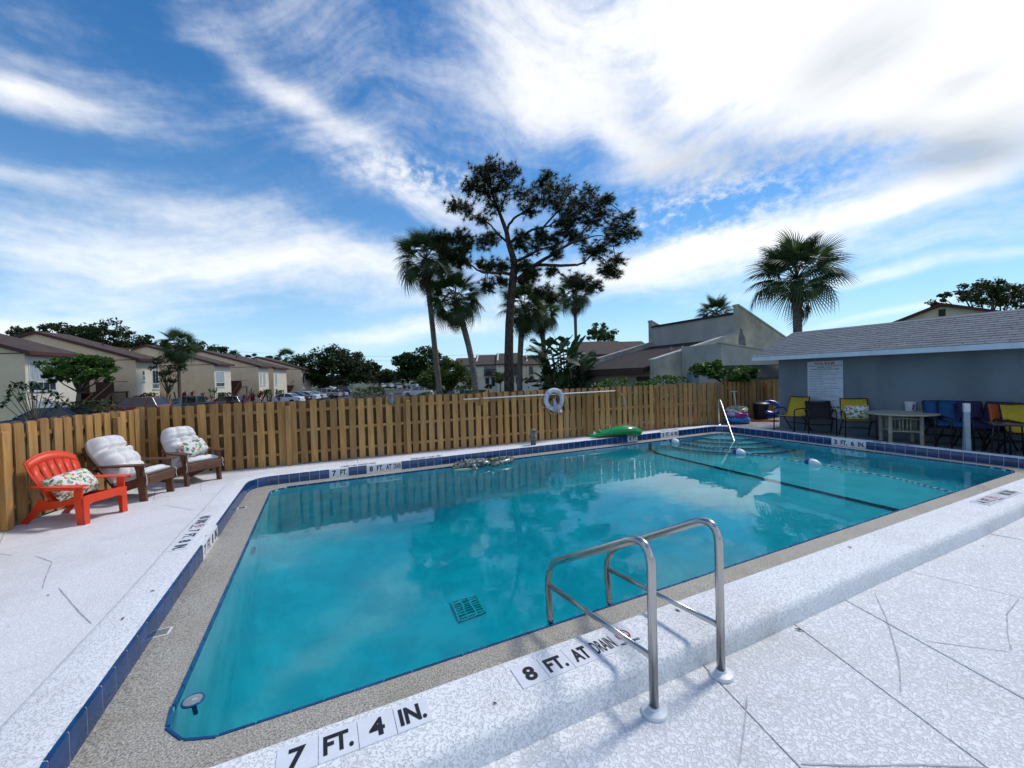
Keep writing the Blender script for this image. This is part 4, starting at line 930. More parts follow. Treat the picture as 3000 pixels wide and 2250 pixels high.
p = fpt(1146, 1186, 0.03); owl('silvery grey owl figure perched on a fence post', p, 0.27, R_(14), ((0.20, 0.22, 0.26), (0.06, 0.07, 0.09), 'grey'), False)

# ------------------------------------------------------------------ inflatables
M_GREEN = mat('green_vinyl', (0.008, 0.26, 0.055), 0.22, 0.10, 4, spec=0.6, coat=0.3)
def body_loft(path, rads, n=16, flat=0.85):
    mb = MB(); P = [Vector(p) for p in path]; L = []
    for i, p in enumerate(P):
        tg = (P[min(i + 1, len(P) - 1)] - P[max(i - 1, 0)]).normalized(); a = tg.cross(Vector((0, 0, 1))).normalized(); b = a.cross(tg); w, h = rads[i]
        L.append([p + a * (w * math.cos(2 * PI * k / n)) + b * (h * math.sin(2 * PI * k / n)) for k in range(n)])
    return mb.loops(L, cap0=True, cap1=True)
def green_gator():
    a = gp(1712, 1282, 0); e = gp(1838, 1262, 0.0); e.y = TY1 + 0.04; base = Vector((a.x, a.y - 0.12, 0)); r = thing('inflatable_alligator', 'shiny green inflatable alligator lying across the white kerb by the fence', 'pool float', base)
    Y = a.y - 0.14; x0 = a.x
    pts = [(x0, Y, 0.045), (x0 + 0.10, Y, 0.055), (x0 + 0.26, Y - 0.02, 0.07), (x0 + 0.42, Y - 0.04, 0.09), (x0 + 0.60, Y - 0.07, 0.11), (x0 + 0.80, Y - 0.12, 0.13), (x0 + 1.00, Y - 0.20, 0.135), (x0 + 1.14, Y - 0.30, 0.115), (x0 + 1.19, Y - 0.40, 0.075), (x0 + 1.17, Y - 0.46, 0.03)]
    rad = [(0.015, 0.012), (0.10, 0.045), (0.16, 0.065), (0.19, 0.085), (0.23, 0.10), (0.27, 0.125), (0.27, 0.13), (0.25, 0.12), (0.20, 0.09), (0.04, 0.02)]
    body_loft([Vector(p) - base for p in pts], rad, 18).build('body', M_GREEN, r, smooth='all')
    b = MB()
    for i in range(9): b.lathe([(0.035, 0), (0.024, 0.03), (0.004, 0.05)], 8, Matrix.Translation(Vector((x0 + 0.16 + 0.055 * i, Y - 0.02 + 0.05 * math.sin(i * 2.1), 0.105 + 0.010 * i)) - base))
    b.build('back_bumps', M_GREEN, r, smooth='all')
    for i, x in enumerate((0.12, 0.30)):
        e_ = MB(); e_.ell(Vector((x0 + x, Y - 0.10, 0.115 + i * 0.03)) - base, (0.035, 0.03, 0.03), 10, 6); e_.build('eye' if i == 0 else 'nostril', mat('white_vinyl', (0.7, 0.72, 0.7), 0.3, 0.03, 5) if i == 0 else M_GREEN, r, smooth='all')
    h = MB(); h.tube([Vector((x0 + 0.48, Y - 0.05, 0.20)) - base, Vector((x0 + 0.50, Y - 0.05, 0.25)) - base, Vector((x0 + 0.57, Y - 0.05, 0.255)) - base, Vector((x0 + 0.60, Y - 0.05, 0.21)) - base], 0.010, 6); h.build('handle', mat('black_vinyl', (0.015, 0.015, 0.015), 0.4, 0.1, 10), r, smooth='all')
green_gator()
def croc():
    c0 = gp(1322, 1376, WZ); c1 = gp(1503, 1353, WZ); d = (c1 - c0); L = d.length; rz = math.atan2(d.y, d.x)
    if L > 1.5: L = 1.35
    m = mat('crocodile_vinyl', (0.27, 0.29, 0.26), 0.25, 0.3, 22, col2=(0.035, 0.05, 0.035), thr=(0.42, 0.58), coat=0.4); mg = mat('mossy_vinyl', (0.06, 0.13, 0.03), 0.4, 0.25, 30); mp = mat('pale_vinyl', (0.55, 0.55, 0.40), 0.3, 0.1, 10)
    r = thing('inflatable_crocodile', 'grey-green mottled inflatable crocodile floating at the far pool edge', 'pool float', c0, rz)
    pts = [(0, 0, 0.02), (0.06, 0, 0.035), (0.22, 0, 0.05), (0.40, 0, 0.07), (0.52, 0.0, 0.075), (0.66, 0, 0.06), (0.80, 0, 0.065), (0.92, 0, 0.06), (1.0, 0, 0.045)]
    rad = [(0.02, 0.015), (0.07, 0.04), (0.10, 0.055), (0.14, 0.085), (0.12, 0.085), (0.17, 0.09), (0.19, 0.085), (0.18, 0.06), (0.05, 0.02)]
    body_loft([(x * L * 0.62, y, z) for x, y, z in pts], rad, 16).build('head_and_body', m, r, smooth='all')
    rim = MB(); rim.tube([(L * 0.60 + 0.36 * L * math.sin(a) * (1 if True else 0), 0.17 * math.cos(a), 0.035 + 0.02 * math.sin(a)) for a in [R_(-5 + 190 * k / 16) for k in range(17)]], [0.05 + 0.015 * math.sin(PI * k / 16) for k in range(17)], 12); rim.build('seat_ring', m, r, smooth='all')
    fl = MB(); fl.box(L * 0.60, L * 0.90, -0.13, 0.13, -0.01, 0.012); fl.build('seat_floor', mat('dark_green_vinyl', (0.04, 0.09, 0.07), 0.35, 0.2, 14), r)
    mo = MB(); mo.ell((L * 0.60, -0.09, 0.085), (0.085, 0.07, 0.07), 12, 8); mo.build('moss_patch', mg, r, smooth='all')
    jaw = MB(); jaw.tube([(0.03, -0.09, 0.0), (0.2, -0.125, 0.0), (0.42, -0.16, 0.0), (0.50, -0.15, -0.03)], 0.022, 8); jaw.build('jaw', mp, r, smooth='all')
    b = MB()
    for i in range(16): b.lathe([(0.020, 0), (0.012, 0.018), (0.002, 0.028)], 6, Matrix.Translation((0.08 + 0.036 * i, 0.035 * (-1) ** i, 0.085 + 0.055 * math.sin(PI * min(1, i / 12)))))
    b.build('back_bumps', m, r, smooth='all')
    lg = MB(); lg.tube([(0.36, -0.12, 0.07), (0.39, -0.18, 0.045), (0.37, -0.22, -0.01), (0.34, -0.235, -0.05)], [0.05, 0.045, 0.035, 0.02], 10); lg.build('front_leg', m, r, smooth='all')
croc()
def torus(R, r, n=32, m=12, zs=1.0):
    mb = MB(); mb.tube([(R * math.cos(2 * PI * k / n), R * math.sin(2 * PI * k / n), 0) for k in range(n)], r, m, closed=True, flat=zs); return mb
def print_vinyl(name, base, cols, sc):
    m = bpy.data.materials.new(name); m.use_nodes = True; t = NT(m.node_tree); b = m.node_tree.nodes['Principled BSDF']; b.inputs['Roughness'].default_value = 0.22; b.inputs['Coat Weight'].default_value = 0.3
    tc = t.n('ShaderNodeTexCoord').outputs['Object']; c = rgba(base)
    for i, (col, th) in enumerate(cols):
        of = t.n('ShaderNodeVectorMath', operation='ADD'); t.set(of.inputs[0], tc); of.inputs[1].default_value = (i * 3.3, i * 1.9, i)
        c = t.mix(t.smooth(t.noise(of.outputs[0], sc, 2, 0.5, 0.5).outputs[0], th, th + 0.03), c, rgba(col))
    t.set(b.inputs['Base Color'], c); return m
def build_rings():
    c = gp(2157, 1242, DZ); c = Vector((c.x + 0.25, c.y + 0.18, DZ)); s = 0.38
    def ring(label, R, r, z, tilt, tz, m, m2=None, dx=0, dy=0):
        o = thing('swim_ring', label, 'swim ring', (c.x + dx, c.y + dy, DZ + z), 0, 'swim rings piled by the fence'); o.rotation_euler = (tilt, 0, tz)
        torus(R, r, 36, 12, 0.85).build('tube', m, o, smooth='all')
        v = MB(); v.lathe([(0.012, 0), (0.012, 0.02), (0.006, 0.024)], 8, Matrix.Translation((R - r * 0.5, 0, r * 0.7))); v.build('valve', m2 or m, o)
    blue = print_vinyl('blue_splash_vinyl', (0.015, 0.14, 0.42), [((0.10, 0.38, 0.62), 0.55)], 16)
    pink = print_vinyl('pink_vinyl', (0.42, 0.025, 0.26), [((0.42, 0.42, 0.70), 0.50)], 5)
    multi = print_vinyl('party_vinyl', (0.68, 0.70, 0.72), [((0.55, 0.15, 0.03), 0.56), ((0.02, 0.32, 0.10), 0.57), ((0.10, 0.02, 0.02), 0.66), ((0.30, 0.45, 0.08), 0.60)], 9)
    ring('blue splash-patterned swim ring at the bottom of the pile', 0.285, 0.125, 0.106, 0, 0, blue); ring('pink and lilac swim ring squeezed in the middle of the pile', 0.262, 0.105, 0.285, 0.10, 0.6, pink, dx=-0.02)
    ring('white swim ring with bright party print on top of the pile', 0.235, 0.095, 0.42, 0.16, -0.9, multi, dx=0.03)
    pu = thing('hand_pump', 'white T-handled hand pump standing up through the pile of rings', 'hand pump', (c.x - 0.0, c.y, DZ)); a = MB(); a.tube([(0.03, 0.0, 0.38), (-0.05, 0.03, 1.00)], 0.015, 10); a.build('rod', M_ESC, pu, smooth='all')
    a = MB(); a.tube([(-0.05 - 0.10 * 0.87, 0.03 + 0.05, 1.00), (-0.05 + 0.10 * 0.87, 0.03 - 0.05, 1.00)], 0.014, 8); a.build('handle', M_ESC, pu, smooth='all'); a = MB(); a.lathe([(0.04, 0), (0.04, 0.42), (0.02, 0.44)], 14); a.build('barrel', mat('grey_plastic', (0.35, 0.36, 0.38), 0.4, 0.05, 9), pu, smooth=40)
    p = gp(2222, 1233, DZ); k = thing('dustbin', 'black round dustbin with a lid against the fence', 'bin', (p.x + 0.28, p.y + 0.10, DZ)); mk = mat('black_bin_plastic', (0.014, 0.016, 0.022), 0.5, 0.15, 8)
    b = MB(); b.lathe([(0.20, 0), (0.205, 0.02), (0.235, 0.50), (0.25, 0.53)], 22); b.build('body', mk, k, smooth=40); b = MB(); b.lathe([(0.26, 0.53), (0.265, 0.545), (0.22, 0.585), (0.10, 0.60)], 22); b.build('lid', mat('dark_grey_plastic', (0.05, 0.055, 0.065), 0.45, 0.1, 8), k, smooth=40)
    b = MB(); b.tube(bend([(-0.12, 0, 0.585), (-0.10, 0, 0.64), (0.10, 0, 0.64), (0.12, 0, 0.585)], 0.04), 0.012, 8); b.build('lid_handle', mk, k, smooth='all')
    p = gp(2258, 1232, DZ); p = Vector((p.x + 0.10, p.y + 0.05, DZ)); o = thing('swim_ring', 'plain blue swim ring leaning upright beside the bin', 'swim ring', (p.x, p.y, DZ + 0.40), 0); o.rotation_euler = (R_(48), 0, R_(-42))
    torus(0.245, 0.075, 36, 12, 1.0).build('tube', mat('royal_blue_vinyl', (0.010, 0.055, 0.36), 0.28, 0.08, 6, coat=0.2), o, smooth='all'); tr = MB(); tr.tube([(0.178 * math.cos(2 * PI * q / 30), 0.178 * math.sin(2 * PI * q / 30), 0.03) for q in range(30)], 0.008, 5, closed=True); tr.build('seam', mat('pale_blue_vinyl', (0.25, 0.40, 0.70), 0.3, 0.03, 5), o)
    h = thing('vacuum_hose', 'coil of blue hose with yellow connectors under the leaning blue ring', 'hose', (p.x + 0.02, p.y + 0.02, DZ + 0.05)); hb = MB(); hb.tube([((0.17 + 0.012 * q / 10) * math.cos(q * 0.35), (0.17 + 0.012 * q / 10) * math.sin(q * 0.35), 0.04 + 0.0022 * q) for q in range(60)], 0.024, 8); hb.build('coil', mat('blue_hose', (0.02, 0.08, 0.32), 0.4, 0.1, 30), h, smooth='all')
    for a_ in (-2.2, -1.2):
        yb = MB(); yb.tube([(0.17 * math.cos(a_), 0.17 * math.sin(a_), 0.06), (0.21 * math.cos(a_), 0.21 * math.sin(a_), 0.18)], 0.028, 8); yb.build('connector', mat('yellow_plastic', (0.60, 0.45, 0.03), 0.4, 0.05, 9), h, smooth=40)
    q = gp(2238, 1235, DZ); f = thing('kickboard', 'flat orange foam plank lying on the paving in front of the bin', 'foam plank', (q.x + 0.05, q.y - 0.03, DZ), R_(-42)); fb = MB(); fb.cbox(-0.45, 0.36, -0.05, 0.05, 0, 0.055, 0.012); fb.build('plank', mat('orange_foam', (0.50, 0.12, 0.02), 0.7, 0.12, 8, bump=0.2), f)
build_rings()

# ------------------------------------------------------------------ life ring, reach pole and line on the fence
def build_rescue():
    M_LR = mat('worn_white_canvas', (0.60, 0.63, 0.70), 0.6, 0.12, 14, bump=0.3, bscale=40, col2=(0.38, 0.42, 0.50)); M_RP = mat('cream_rope', (0.55, 0.48, 0.36), 0.8, 0.1, 30); M_LN = mat('lilac_line', (0.55, 0.55, 0.72), 0.8, 0.12, 50)
    yaw = math.atan2(fdir.y, fdir.x); c = fpt(1623, 1170, 0.10)
    lr_ = thing('life_ring', 'white life ring with coiled throw line hanging on the fence', 'life ring', c, yaw)
    R0, r0 = 0.235, 0.062
    t = MB(); t.tube([(R0 * math.cos(2 * PI * k / 40), 0, R0 * math.sin(2 * PI * k / 40)) for k in range(40)], r0, 14, closed=True); t.build('ring', M_LR, lr_, smooth='all')
    for a in (50, 140, 230, 320):
        a = R_(a); ct = Vector((R0 * math.cos(a), 0, R0 * math.sin(a))); u = Vector((math.cos(a), 0, math.sin(a))); w = Vector((-math.sin(a), 0, math.cos(a))); b = MB()
        b.loops([[ct + w * s + u * ((r0 + 0.004) * math.cos(2 * PI * k / 14)) + Vector((0, (r0 + 0.004) * math.sin(2 * PI * k / 14), 0)) for k in range(14)] for s in (-0.022, 0.022)]); b.build('band', mat('grey_band', (0.42, 0.45, 0.52), 0.6, 0.1, 20), lr_, smooth='all')
    g = MB()
    for a0, a1, sag in ((150, 222, 0.13), (-35, 20, 0.09), (22, 58, 0.05), (232, 300, 0.06)):
        g.tube([((R0 + r0 + sag * math.sin(PI * k / 10)) * math.cos(R_(a0 + (a1 - a0) * k / 10)), -0.02, (R0 + r0 + sag * math.sin(PI * k / 10)) * math.sin(R_(a0 + (a1 - a0) * k / 10)) - 0.03 * math.sin(PI * k / 10)) for k in range(11)], 0.0075, 6)
    g.build('grab_line', M_RP, lr_, smooth='all')
    ln = MB()
    for i in range(16):
        x0 = random.uniform(-0.06, 0.06); x1 = -0.05 + 0.20 * i / 15 - 0.02; z1 = random.uniform(-0.37, -0.26)
        ln.tube([(x0 * 0.5, -0.02, 0.03), (x0 + (x1 - x0) * 0.3, -0.075, -0.09), (x0 + (x1 - x0) * 0.75, -0.085, -0.22), (x1, -0.06, z1), (x1 + 0.012, -0.05, z1 - 0.01), (x1 + 0.012, -0.075, -0.2)], 0.005, 5)
    ln.build('throw_line', M_LN, lr_, smooth='all')
    f = MB(); f.lathe([(0.004, 0.075), (0.036, 0.05), (0.042, 0.0)], 14); f.build('toggle_top', M_ESC, lr_, smooth='all', loc=(0.155, -0.06, -0.345)); f = MB(); f.lathe([(0.042, 0.0), (0.040, -0.03), (0.004, -0.06)], 14); f.build('toggle_base', mat('red_plastic', (0.55, 0.03, 0.04), 0.4, 0.05, 8), lr_, smooth='all', loc=(0.155, -0.06, -0.345))
    pg = MB(); pg.tube([(0.005, 0.10, 0.05), (0.005, -0.09, 0.06)], 0.018, 8); pg.build('peg', M_WOOD, lr_)
    a = fpt(1358, 1170, 0.07); b = fpt(1802, 1145, 0.07); po = thing('reach_pole', 'long white reach pole lying across brackets along the fence top', 'pole', a, 0); mb = MB(); mb.tube([Vector((0, 0, 0)), b - a], 0.016, 10); mb.build('pole', M_ESC, po, smooth='all')
    for px, py in ((1406, 1175), (1808, 1155)):
        q = fpt(px, py, 0.0); k = MB(); k.cbox(-0.035, 0.035, -0.105, 0.0, -0.09, 0.10, 0.006); k.build('bracket', M_WOOD, po, loc=q - a, rot=(0, 0, yaw))
    q = fpt(1815, 1150, 0.08); tail = thing('hanging_line', 'loose cream line drooping from the end of the reach pole', 'rope', q); mb = MB()
    mb.tube([fpt(1812, 1148, 0.06) - q, fpt(1824, 1158, 0.05) - q, fpt(1833, 1178, 0.05) - q, fpt(1837, 1210, 0.03) - q, fpt(1834, 1228, 0.04) - q], 0.006, 6); mb.tube([fpt(1812, 1147, 0.06) - q, fpt(1822, 1153, 0.05) - q, fpt(1828, 1168, 0.05) - q, fpt(1832, 1200, 0.03) - q], 0.006, 6); mb.build('line', M_RP, tail, smooth='all')
build_rescue()

# ------------------------------------------------------------------ furniture along the pool house wall
M_FRAME = mat('black_tube_frame', (0.016, 0.014, 0.014), 0.4, 0.1, 12)
def sling_chair(label, loc, face, col, frame_m=None, w=0.56, hgt=0.90, arms=True, cushion=None):
    rz = math.atan2(face[1], face[0]) + PI / 2
    t = thing('patio_chair', label, 'chair', loc, rz, 'sling chairs along the pool house wall'); fm = frame_m or M_FRAME
    m = mat('sling_%02d%02d%02d' % tuple(int(c * 99) for c in col), col, 0.75, 0.08, 12, bump=0.3, bscale=180); hw = w / 2; top = hgt
    for s in (-1, 1):
        g = MB(); g.tube(bend([(s * hw, -0.30, 0), (s * hw, -0.285, 0.60), (s * hw, 0.10, 0.62), (s * hw * 0.97, 0.16, 0.50)], 0.09), 0.015, 8); g.build('front_leg', fm, t, smooth='all')
        g = MB(); g.tube([(s * hw, 0.36, 0), (s * hw * 0.95, 0.02, 0.42)], 0.015, 8); g.build('rear_leg', fm, t, smooth='all')
        g = MB(); g.tube(bend([(s * hw * 0.93, -0.27, 0.415), (s * hw * 0.93, 0.16, 0.375), (s * hw * 0.93, 0.33, top)], 0.08), 0.013, 8); g.build('side_rail', fm, t, smooth='all')
    st = MB(); pr = bend([(0, -0.275, 0.425), (0, 0.15, 0.387), (0, 0.325, top - 0.01)], 0.09, 6); k = hw * 0.92
    fr = [p for p in pr if p.z < 0.455]; br = [p for p in pr if p.z >= 0.40 and p.y > 0.08]
    n_ = 8
    def sheet(P):
        mb = MB(); mb.loops([[(k * (2 * i / n_ - 1), p.y + 0.012 * math.cos(PI * (i / n_ - 0.5)), p.z - 0.014 * math.cos(PI * (i / n_ - 0.5))) for i in range(n_ + 1)] for p in P], closed=False); return mb
    for nm, P in (('seat', fr), ('backrest', br)):
        o = sheet(P).build(nm, m, t, smooth='all'); o.modifiers.new('thick', 'SOLIDIFY').thickness = 0.005
    for nm, a, b in (('front_bar', (-hw, -0.27, 0.40), (hw, -0.27, 0.40)), ('top_bar', (-k, 0.327, top), (k, 0.327, top)), ('rear_bar', (-hw, 0.2, 0.2), (hw, 0.2, 0.2))):
        g = MB(); g.tube([a, b], 0.012, 8); g.build(nm, fm, t, smooth='all')
    if cushion:
        pad(w * 0.86, 0.54, 0.07, 1, 2, None, 0, 0.4, 14).build('back_pad', cushion, t, smooth='all', loc=(0, 0.13, 0.41), rot=(-0.32, 0, 0)); pad(w * 0.86, 0.46, 0.07, 1, 2, None, 0, 0.4, 14).build('seat_pad', cushion, t, smooth='all', loc=(0, -0.29, 0.44), rot=(-R_(84), 0, 0))
    return t
def fl(px, py): return gp(px, py, DZ)
def wl(px, off): X = HX - off; return Vector((X, xp(px, 1265, X).y, DZ))
YEL = (0.60, 0.43, 0.03)
sling_chair('yellow sling chair nearest the fence, turned sideways to the pool', wl(2320, 0.52), (-0.98, 0.10), YEL)
sling_chair('black sling chair in front of the rules board', wl(2403, 0.50), (-0.80, -0.60), (0.015, 0.014, 0.018), hgt=0.80)
c2 = wl(2512, 0.52); sling_chair('yellow sling chair holding a floral pillow beside the round table', c2, (-0.80, -0.60), YEL)
rz2 = math.atan2(-0.60, -0.80) + PI / 2
pillow('tropical print pillow in the yellow chair by the round table', off(c2, rz2, 0.0, 0.02, 0.43), rz2, R_(14), 0.47, 0.33, M_FLOR[2], 0.10)
def build_table():
    L = [fl(2570, 1281), fl(2598, 1291), fl(2666, 1285), fl(2695, 1296)]; c = sum(L, Vector()) / 4; sh = wl(2640, 0.64) - c; L = [c + (p - c) * 0.92 + sh for p in L]; c = c + sh; mc = mat('cream_rattan_resin', (0.52, 0.47, 0.34), 0.55, 0.12, 14, bump=0.3, bscale=60)
    t = thing('round_table', 'round cream patio table with bamboo-look legs against the grey wall', 'table', (c.x, c.y, DZ)); H = 0.655; R0 = 0.60
    b = MB(); b.lathe([(R0 - 0.02, H - 0.035), (R0, H - 0.022), (R0, H - 0.008), (R0 - 0.008, H), (0.02, H)], 40); b.build('tabletop', mc, t, smooth=30)
    q = [p - c for p in L]
    for p in q:
        g = MB(); g.tube([(p.x, p.y, 0), (p.x, p.y, 0.22), (p.x, p.y, 0.225), (p.x, p.y, 0.23), (p.x, p.y, 0.45), (p.x, p.y, 0.455), (p.x, p.y, 0.46), (p.x, p.y, H - 0.036)], [0.036, 0.036, 0.040, 0.036, 0.036, 0.040, 0.036, 0.036], 12); g.build('leg', mc, t, smooth=40)
    for i, j in ((0, 1), (1, 3), (3, 2), (2, 0)):
        for z in (0.27, 0.53):
            g = MB(); mid = (q[i] + q[j]) * 0.40; g.tube([(q[i].x, q[i].y, z), (mid.x, mid.y, z + (0.02 if z > 0.4 else 0)), (q[j].x, q[j].y, z)], 0.019, 8); g.build('stretcher', mc, t, smooth='all')
        for s in (0.3, 0.42, 0.58, 0.7):
            p = q[i].lerp(q[j], s) * (1 - 0.35 * math.sin(PI * s) * 0.5); g = MB(); g.tube([(p.x, p.y, 0.27), (p.x, p.y, 0.53)], 0.012, 6); g.build('spindle', mc, t, smooth='all')
    z = DZ + H; pt = gp(2668, 1203, z); k = thing('wipes_tub', 'white tub with purple label standing on the round table', 'tub', (pt.x, pt.y, z)); g = MB(); g.lathe([(0.082, 0), (0.085, 0.01), (0.098, 0.16), (0.10, 0.175)], 20); g.build('tub', M_ESC, k, smooth=40); g = MB(); g.lathe([(0.108, 0.172), (0.110, 0.19), (0.10, 0.20)], 20); g.build('lid', mat('white_lid', (0.76, 0.77, 0.80), 0.35, 0.03, 8), k, smooth=40)
    lb = print_vinyl('purple_label', (0.62, 0.60, 0.72), [((0.10, 0.03, 0.30), 0.52)], 22); g = MB(); n = 7; A0 = R_(215)
    g.loops([[(r * math.cos(A0 + 1.1 * i / n), r * math.sin(A0 + 1.1 * i / n), zz) for i in range(n + 1)] for r, zz in ((0.0885, 0.015), (0.0995, 0.155))], closed=False); g.build('label', lb, k, smooth='all')
    g = MB(); g.tube(bend([(-0.10, 0.03, 0.165), (-0.15, 0.03, 0.11), (-0.11, -0.04, 0.09)], 0.03), 0.006, 6); g.build('bail', M_ESC, k)
    p2 = gp(2690, 1201, z); g = MB(); g.cbox(-0.07, 0.09, -0.04, 0.04, 0, 0.025, 0.008); tag(g.build('phone_case', mat('dark_purple_plastic', (0.02, 0.015, 0.05), 0.4, 0.1, 8), None, loc=(p2.x, p2.y, z), rot=(0, 0, 0.5)), 'small dark purple case lying beside the white tub', 'case')
    p3 = gp(2712, 1200, z); g = MB(); g.cbox(-0.12, 0.12, -0.07, 0.07, 0, 0.016, 0.004); tag(g.build('black_tray', M_FRAME, None, loc=(p3.x - 0.05, p3.y + 0.12, z), rot=(0, 0, -0.9)), 'flat black tray on the right edge of the round table', 'tray')
build_table()
BLU = mat('blue_chair_pad', (0.006, 0.065, 0.19), 0.8, 0.08, 10, bump=0.2, bscale=90); PUR = mat('purple_chair_pad', (0.022, 0.012, 0.075), 0.8, 0.08, 10, bump=0.2, bscale=90)
M_DKB = mat('dark_brown_frame', (0.03, 0.014, 0.012), 0.5, 0.1, 9)
sling_chair('blue cushioned chair just right of the round table', wl(2765, 0.50), (-0.78, -0.62), (0.008, 0.09, 0.26), M_DKB, w=0.46, cushion=BLU)
sling_chair('blue cushioned chair half hidden behind the white post', wl(2812, 0.50), (-0.78, -0.62), (0.008, 0.09, 0.26), M_DKB, w=0.46, cushion=BLU)
sling_chair('purple cushioned chair just right of the white post', wl(2868, 0.50), (-0.75, -0.66), (0.03, 0.015, 0.12), w=0.42, hgt=0.86, cushion=PUR)
sling_chair('purple cushioned chair turned away, beside the small black table', wl(2903, 0.50), (-0.98, 0.10), (0.03, 0.015, 0.12), w=0.42, hgt=0.86, cushion=PUR)
sling_chair('orange sling chair behind the small black side table', wl(2980, 0.48), (-0.72, -0.69), (0.62, 0.13, 0.03), w=0.52)
sling_chair('yellow sling chair at the right edge of the picture', wl(3022, 0.55), (-0.70, -0.72), YEL, w=0.52)
def build_post():
    p = wl(2832, 1.02); t = thing('white_post', 'short white service post standing in front of the blue chairs', 'post', (p.x, p.y, DZ), R_(30)); mw = mat('painted_white_metal', (0.40, 0.46, 0.53), 0.45, 0.1, 9)
    b = MB(); b.loops([[(s * x, q * y, z) for s, q in ((-1, -1), (1, -1), (1, 1), (-1, 1))] for x, y, z in ((0.055, 0.05, 0), (0.042, 0.04, 0.45), (0.040, 0.038, 0.74), (0.040, 0.038, 0.76))], cap0=True, cap1=True); b.build('shaft', mw, t)
    b = MB(); b.cbox(-0.046, 0.046, -0.044, 0.044, 0.76, 0.93, 0.008); b.build('outlet_box', M_ESC, t); b = MB(); b.cbox(-0.02, 0.02, -0.049, -0.0445, 0.82, 0.88, 0.002); b.build('socket_cover', mat('grey_plastic', (0.35, 0.36, 0.38), 0.4, 0.05, 9), t)
    for s in (-1, 1): b = MB(); b.prism([(s * 0.057, -0.03, 0), (s * 0.085, -0.03, 0), (s * 0.062, -0.03, 0.45), (s * 0.048, -0.03, 0.45)], (0, 0.06, 0)); b.build('brace', mw, t)
    a, b_, c, d = fl(2910, 1316), fl(2958, 1323), fl(2985, 1312), fl(2940, 1307); ct = wl(2952, 0.98); t = thing('side_table', 'small black square side table in front of the orange chair', 'table', (ct.x, ct.y, DZ), R_(28)); H = 0.60
    b = MB(); b.cbox(-0.24, 0.24, -0.24, 0.24, H - 0.02, H, 0.006); b.build('tabletop', mat('grey_glass_top', (0.06, 0.07, 0.08), 0.25, 0.1, 6), t)
    for s in (-1, 1):
        for q in (-1, 1): b = MB(); b.tube(bend([(s * 0.25, q * 0.25, 0), (s * 0.22, q * 0.22, H - 0.05), (s * 0.15, q * 0.15, H - 0.025)], 0.08), 0.012, 8); b.build('leg', M_FRAME, t, smooth='all')
    b = MB(); b.tube([(-0.235, -0.235, H - 0.028), (0.235, -0.235, H - 0.028), (0.235, 0.235, H - 0.028), (-0.235, 0.235, H - 0.028)], 0.010, 6, closed=True); b.build('rim', M_FRAME, t)
build_post()
def pool_disc():
    p = gp(545, 2058, WZ + 0.02); t = thing('floating_disc', 'round grey disc with a blue rim floating at the near left pool corner', 'floating disc', (p.x + 0.03, p.y, WZ + 0.012)); b = MB(); b.lathe([(0.043, 0), (0.047, 0.004), (0.047, 0.010), (0.042, 0.012)], 26); b.build('face', mat('grey_dial', (0.24, 0.30, 0.29), 0.3, 0.06, 20), t, smooth=40)
    r = MB(); r.tube([(0.047 * math.cos(2 * PI * k / 30), 0.047 * math.sin(2 * PI * k / 30), 0.008) for k in range(30)], 0.006, 8, closed=True); r.build('rim', M_TRIM, t, smooth='all'); s = MB(); s.tube([(0, 0, 0), (0.01, 0.0, -0.12)], 0.012, 8); s.build('stem', M_TRIM, t, smooth='all'); s = MB(); s.box(-0.004, 0.022, -0.003, 0.003, 0.0122, 0.0135); s.build('needle', M_ESC, t)
pool_disc()
# a few fallen leaves
def leaves_fallen():
    m = mat('dry_leaf', (0.10, 0.07, 0.045), 0.8, 0.3, 20); mb = MB(); mb.add([(-0.022, 0, 0.003), (0, -0.008, 0.006), (0.024, 0, 0.004), (0, 0.009, 0.005), (0.0, 0.0, 0.009)], [(0, 1, 4), (1, 2, 4), (2, 3, 4), (3, 0, 4)]); me = mb.mesh('fallen_leaf')
    spots = [(360, 1814, 0, 'on the left kerb top, largest of them'), (447, 1732, 0, 'on the left kerb near the tile edge'), (604, 1571, 0, 'beside the left depth marker'), (1450, 2062, 0, 'on the near kerb between the depth markers'), (1985, 1790, 0, 'on the near kerb right of the ladder'), (2490, 1605, 0, 'on the near kerb at the right'), (2880, 1600, DZ, 'on the near deck by the kerb foot'), (370, 1622, DZ, 'on the left deck in front of the red chair'), (141, 1745, DZ, 'on the left deck near the crack'), (2342, 1847, DZ, 'on the near deck below the ladder')]
    for i, (x, y, z, w) in enumerate(spots):
        p = gp(x, y, z); o = mobj('fallen_leaf', me, m, None, (p.x, p.y, z + 0.002), (0, 0, random.uniform(0, 6))); s = random.uniform(0.6, 1.2); o.scale = (s, s, s); tag(o, 'small dry brown leaf ' + w, 'leaf', 'dry leaves on the deck')
leaves_fallen()
# ------------------------------------------------------------------ beyond the fence: ground cover, buildings
def gz(p):
    dx = max(-4.5 - p[0], 0, p[0] - 15); dy = max(-6 - p[1], 0, p[1] - 9.9); d = math.hypot(dx, dy); return -0.24 + (GZ + 0.24) * min(1, d / 42.0)
M_BEIGE = mat('beige_stucco', (0.78, 0.64, 0.46), 0.9, 0.10, 0.8, bump=0.3, bscale=12, col2=(0.68, 0.56, 0.41))
M_CREAM = mat('cream_stucco', (0.72, 0.66, 0.54), 0.9, 0.06, 1.0, bump=0.3, bscale=12)
M_BROOF = mat('brown_roof_shingle', (0.078, 0.050, 0.038), 0.9, 0.25, 1.5, bump=0.6, bscale=14, stretch=(1, 1, 4))
M_MAROON = mat('maroon_trim', (0.10, 0.028, 0.024), 0.7, 0.15, 4)
M_WHITE = mat('white_painted_trim', (0.66, 0.66, 0.64), 0.6, 0.05, 5)
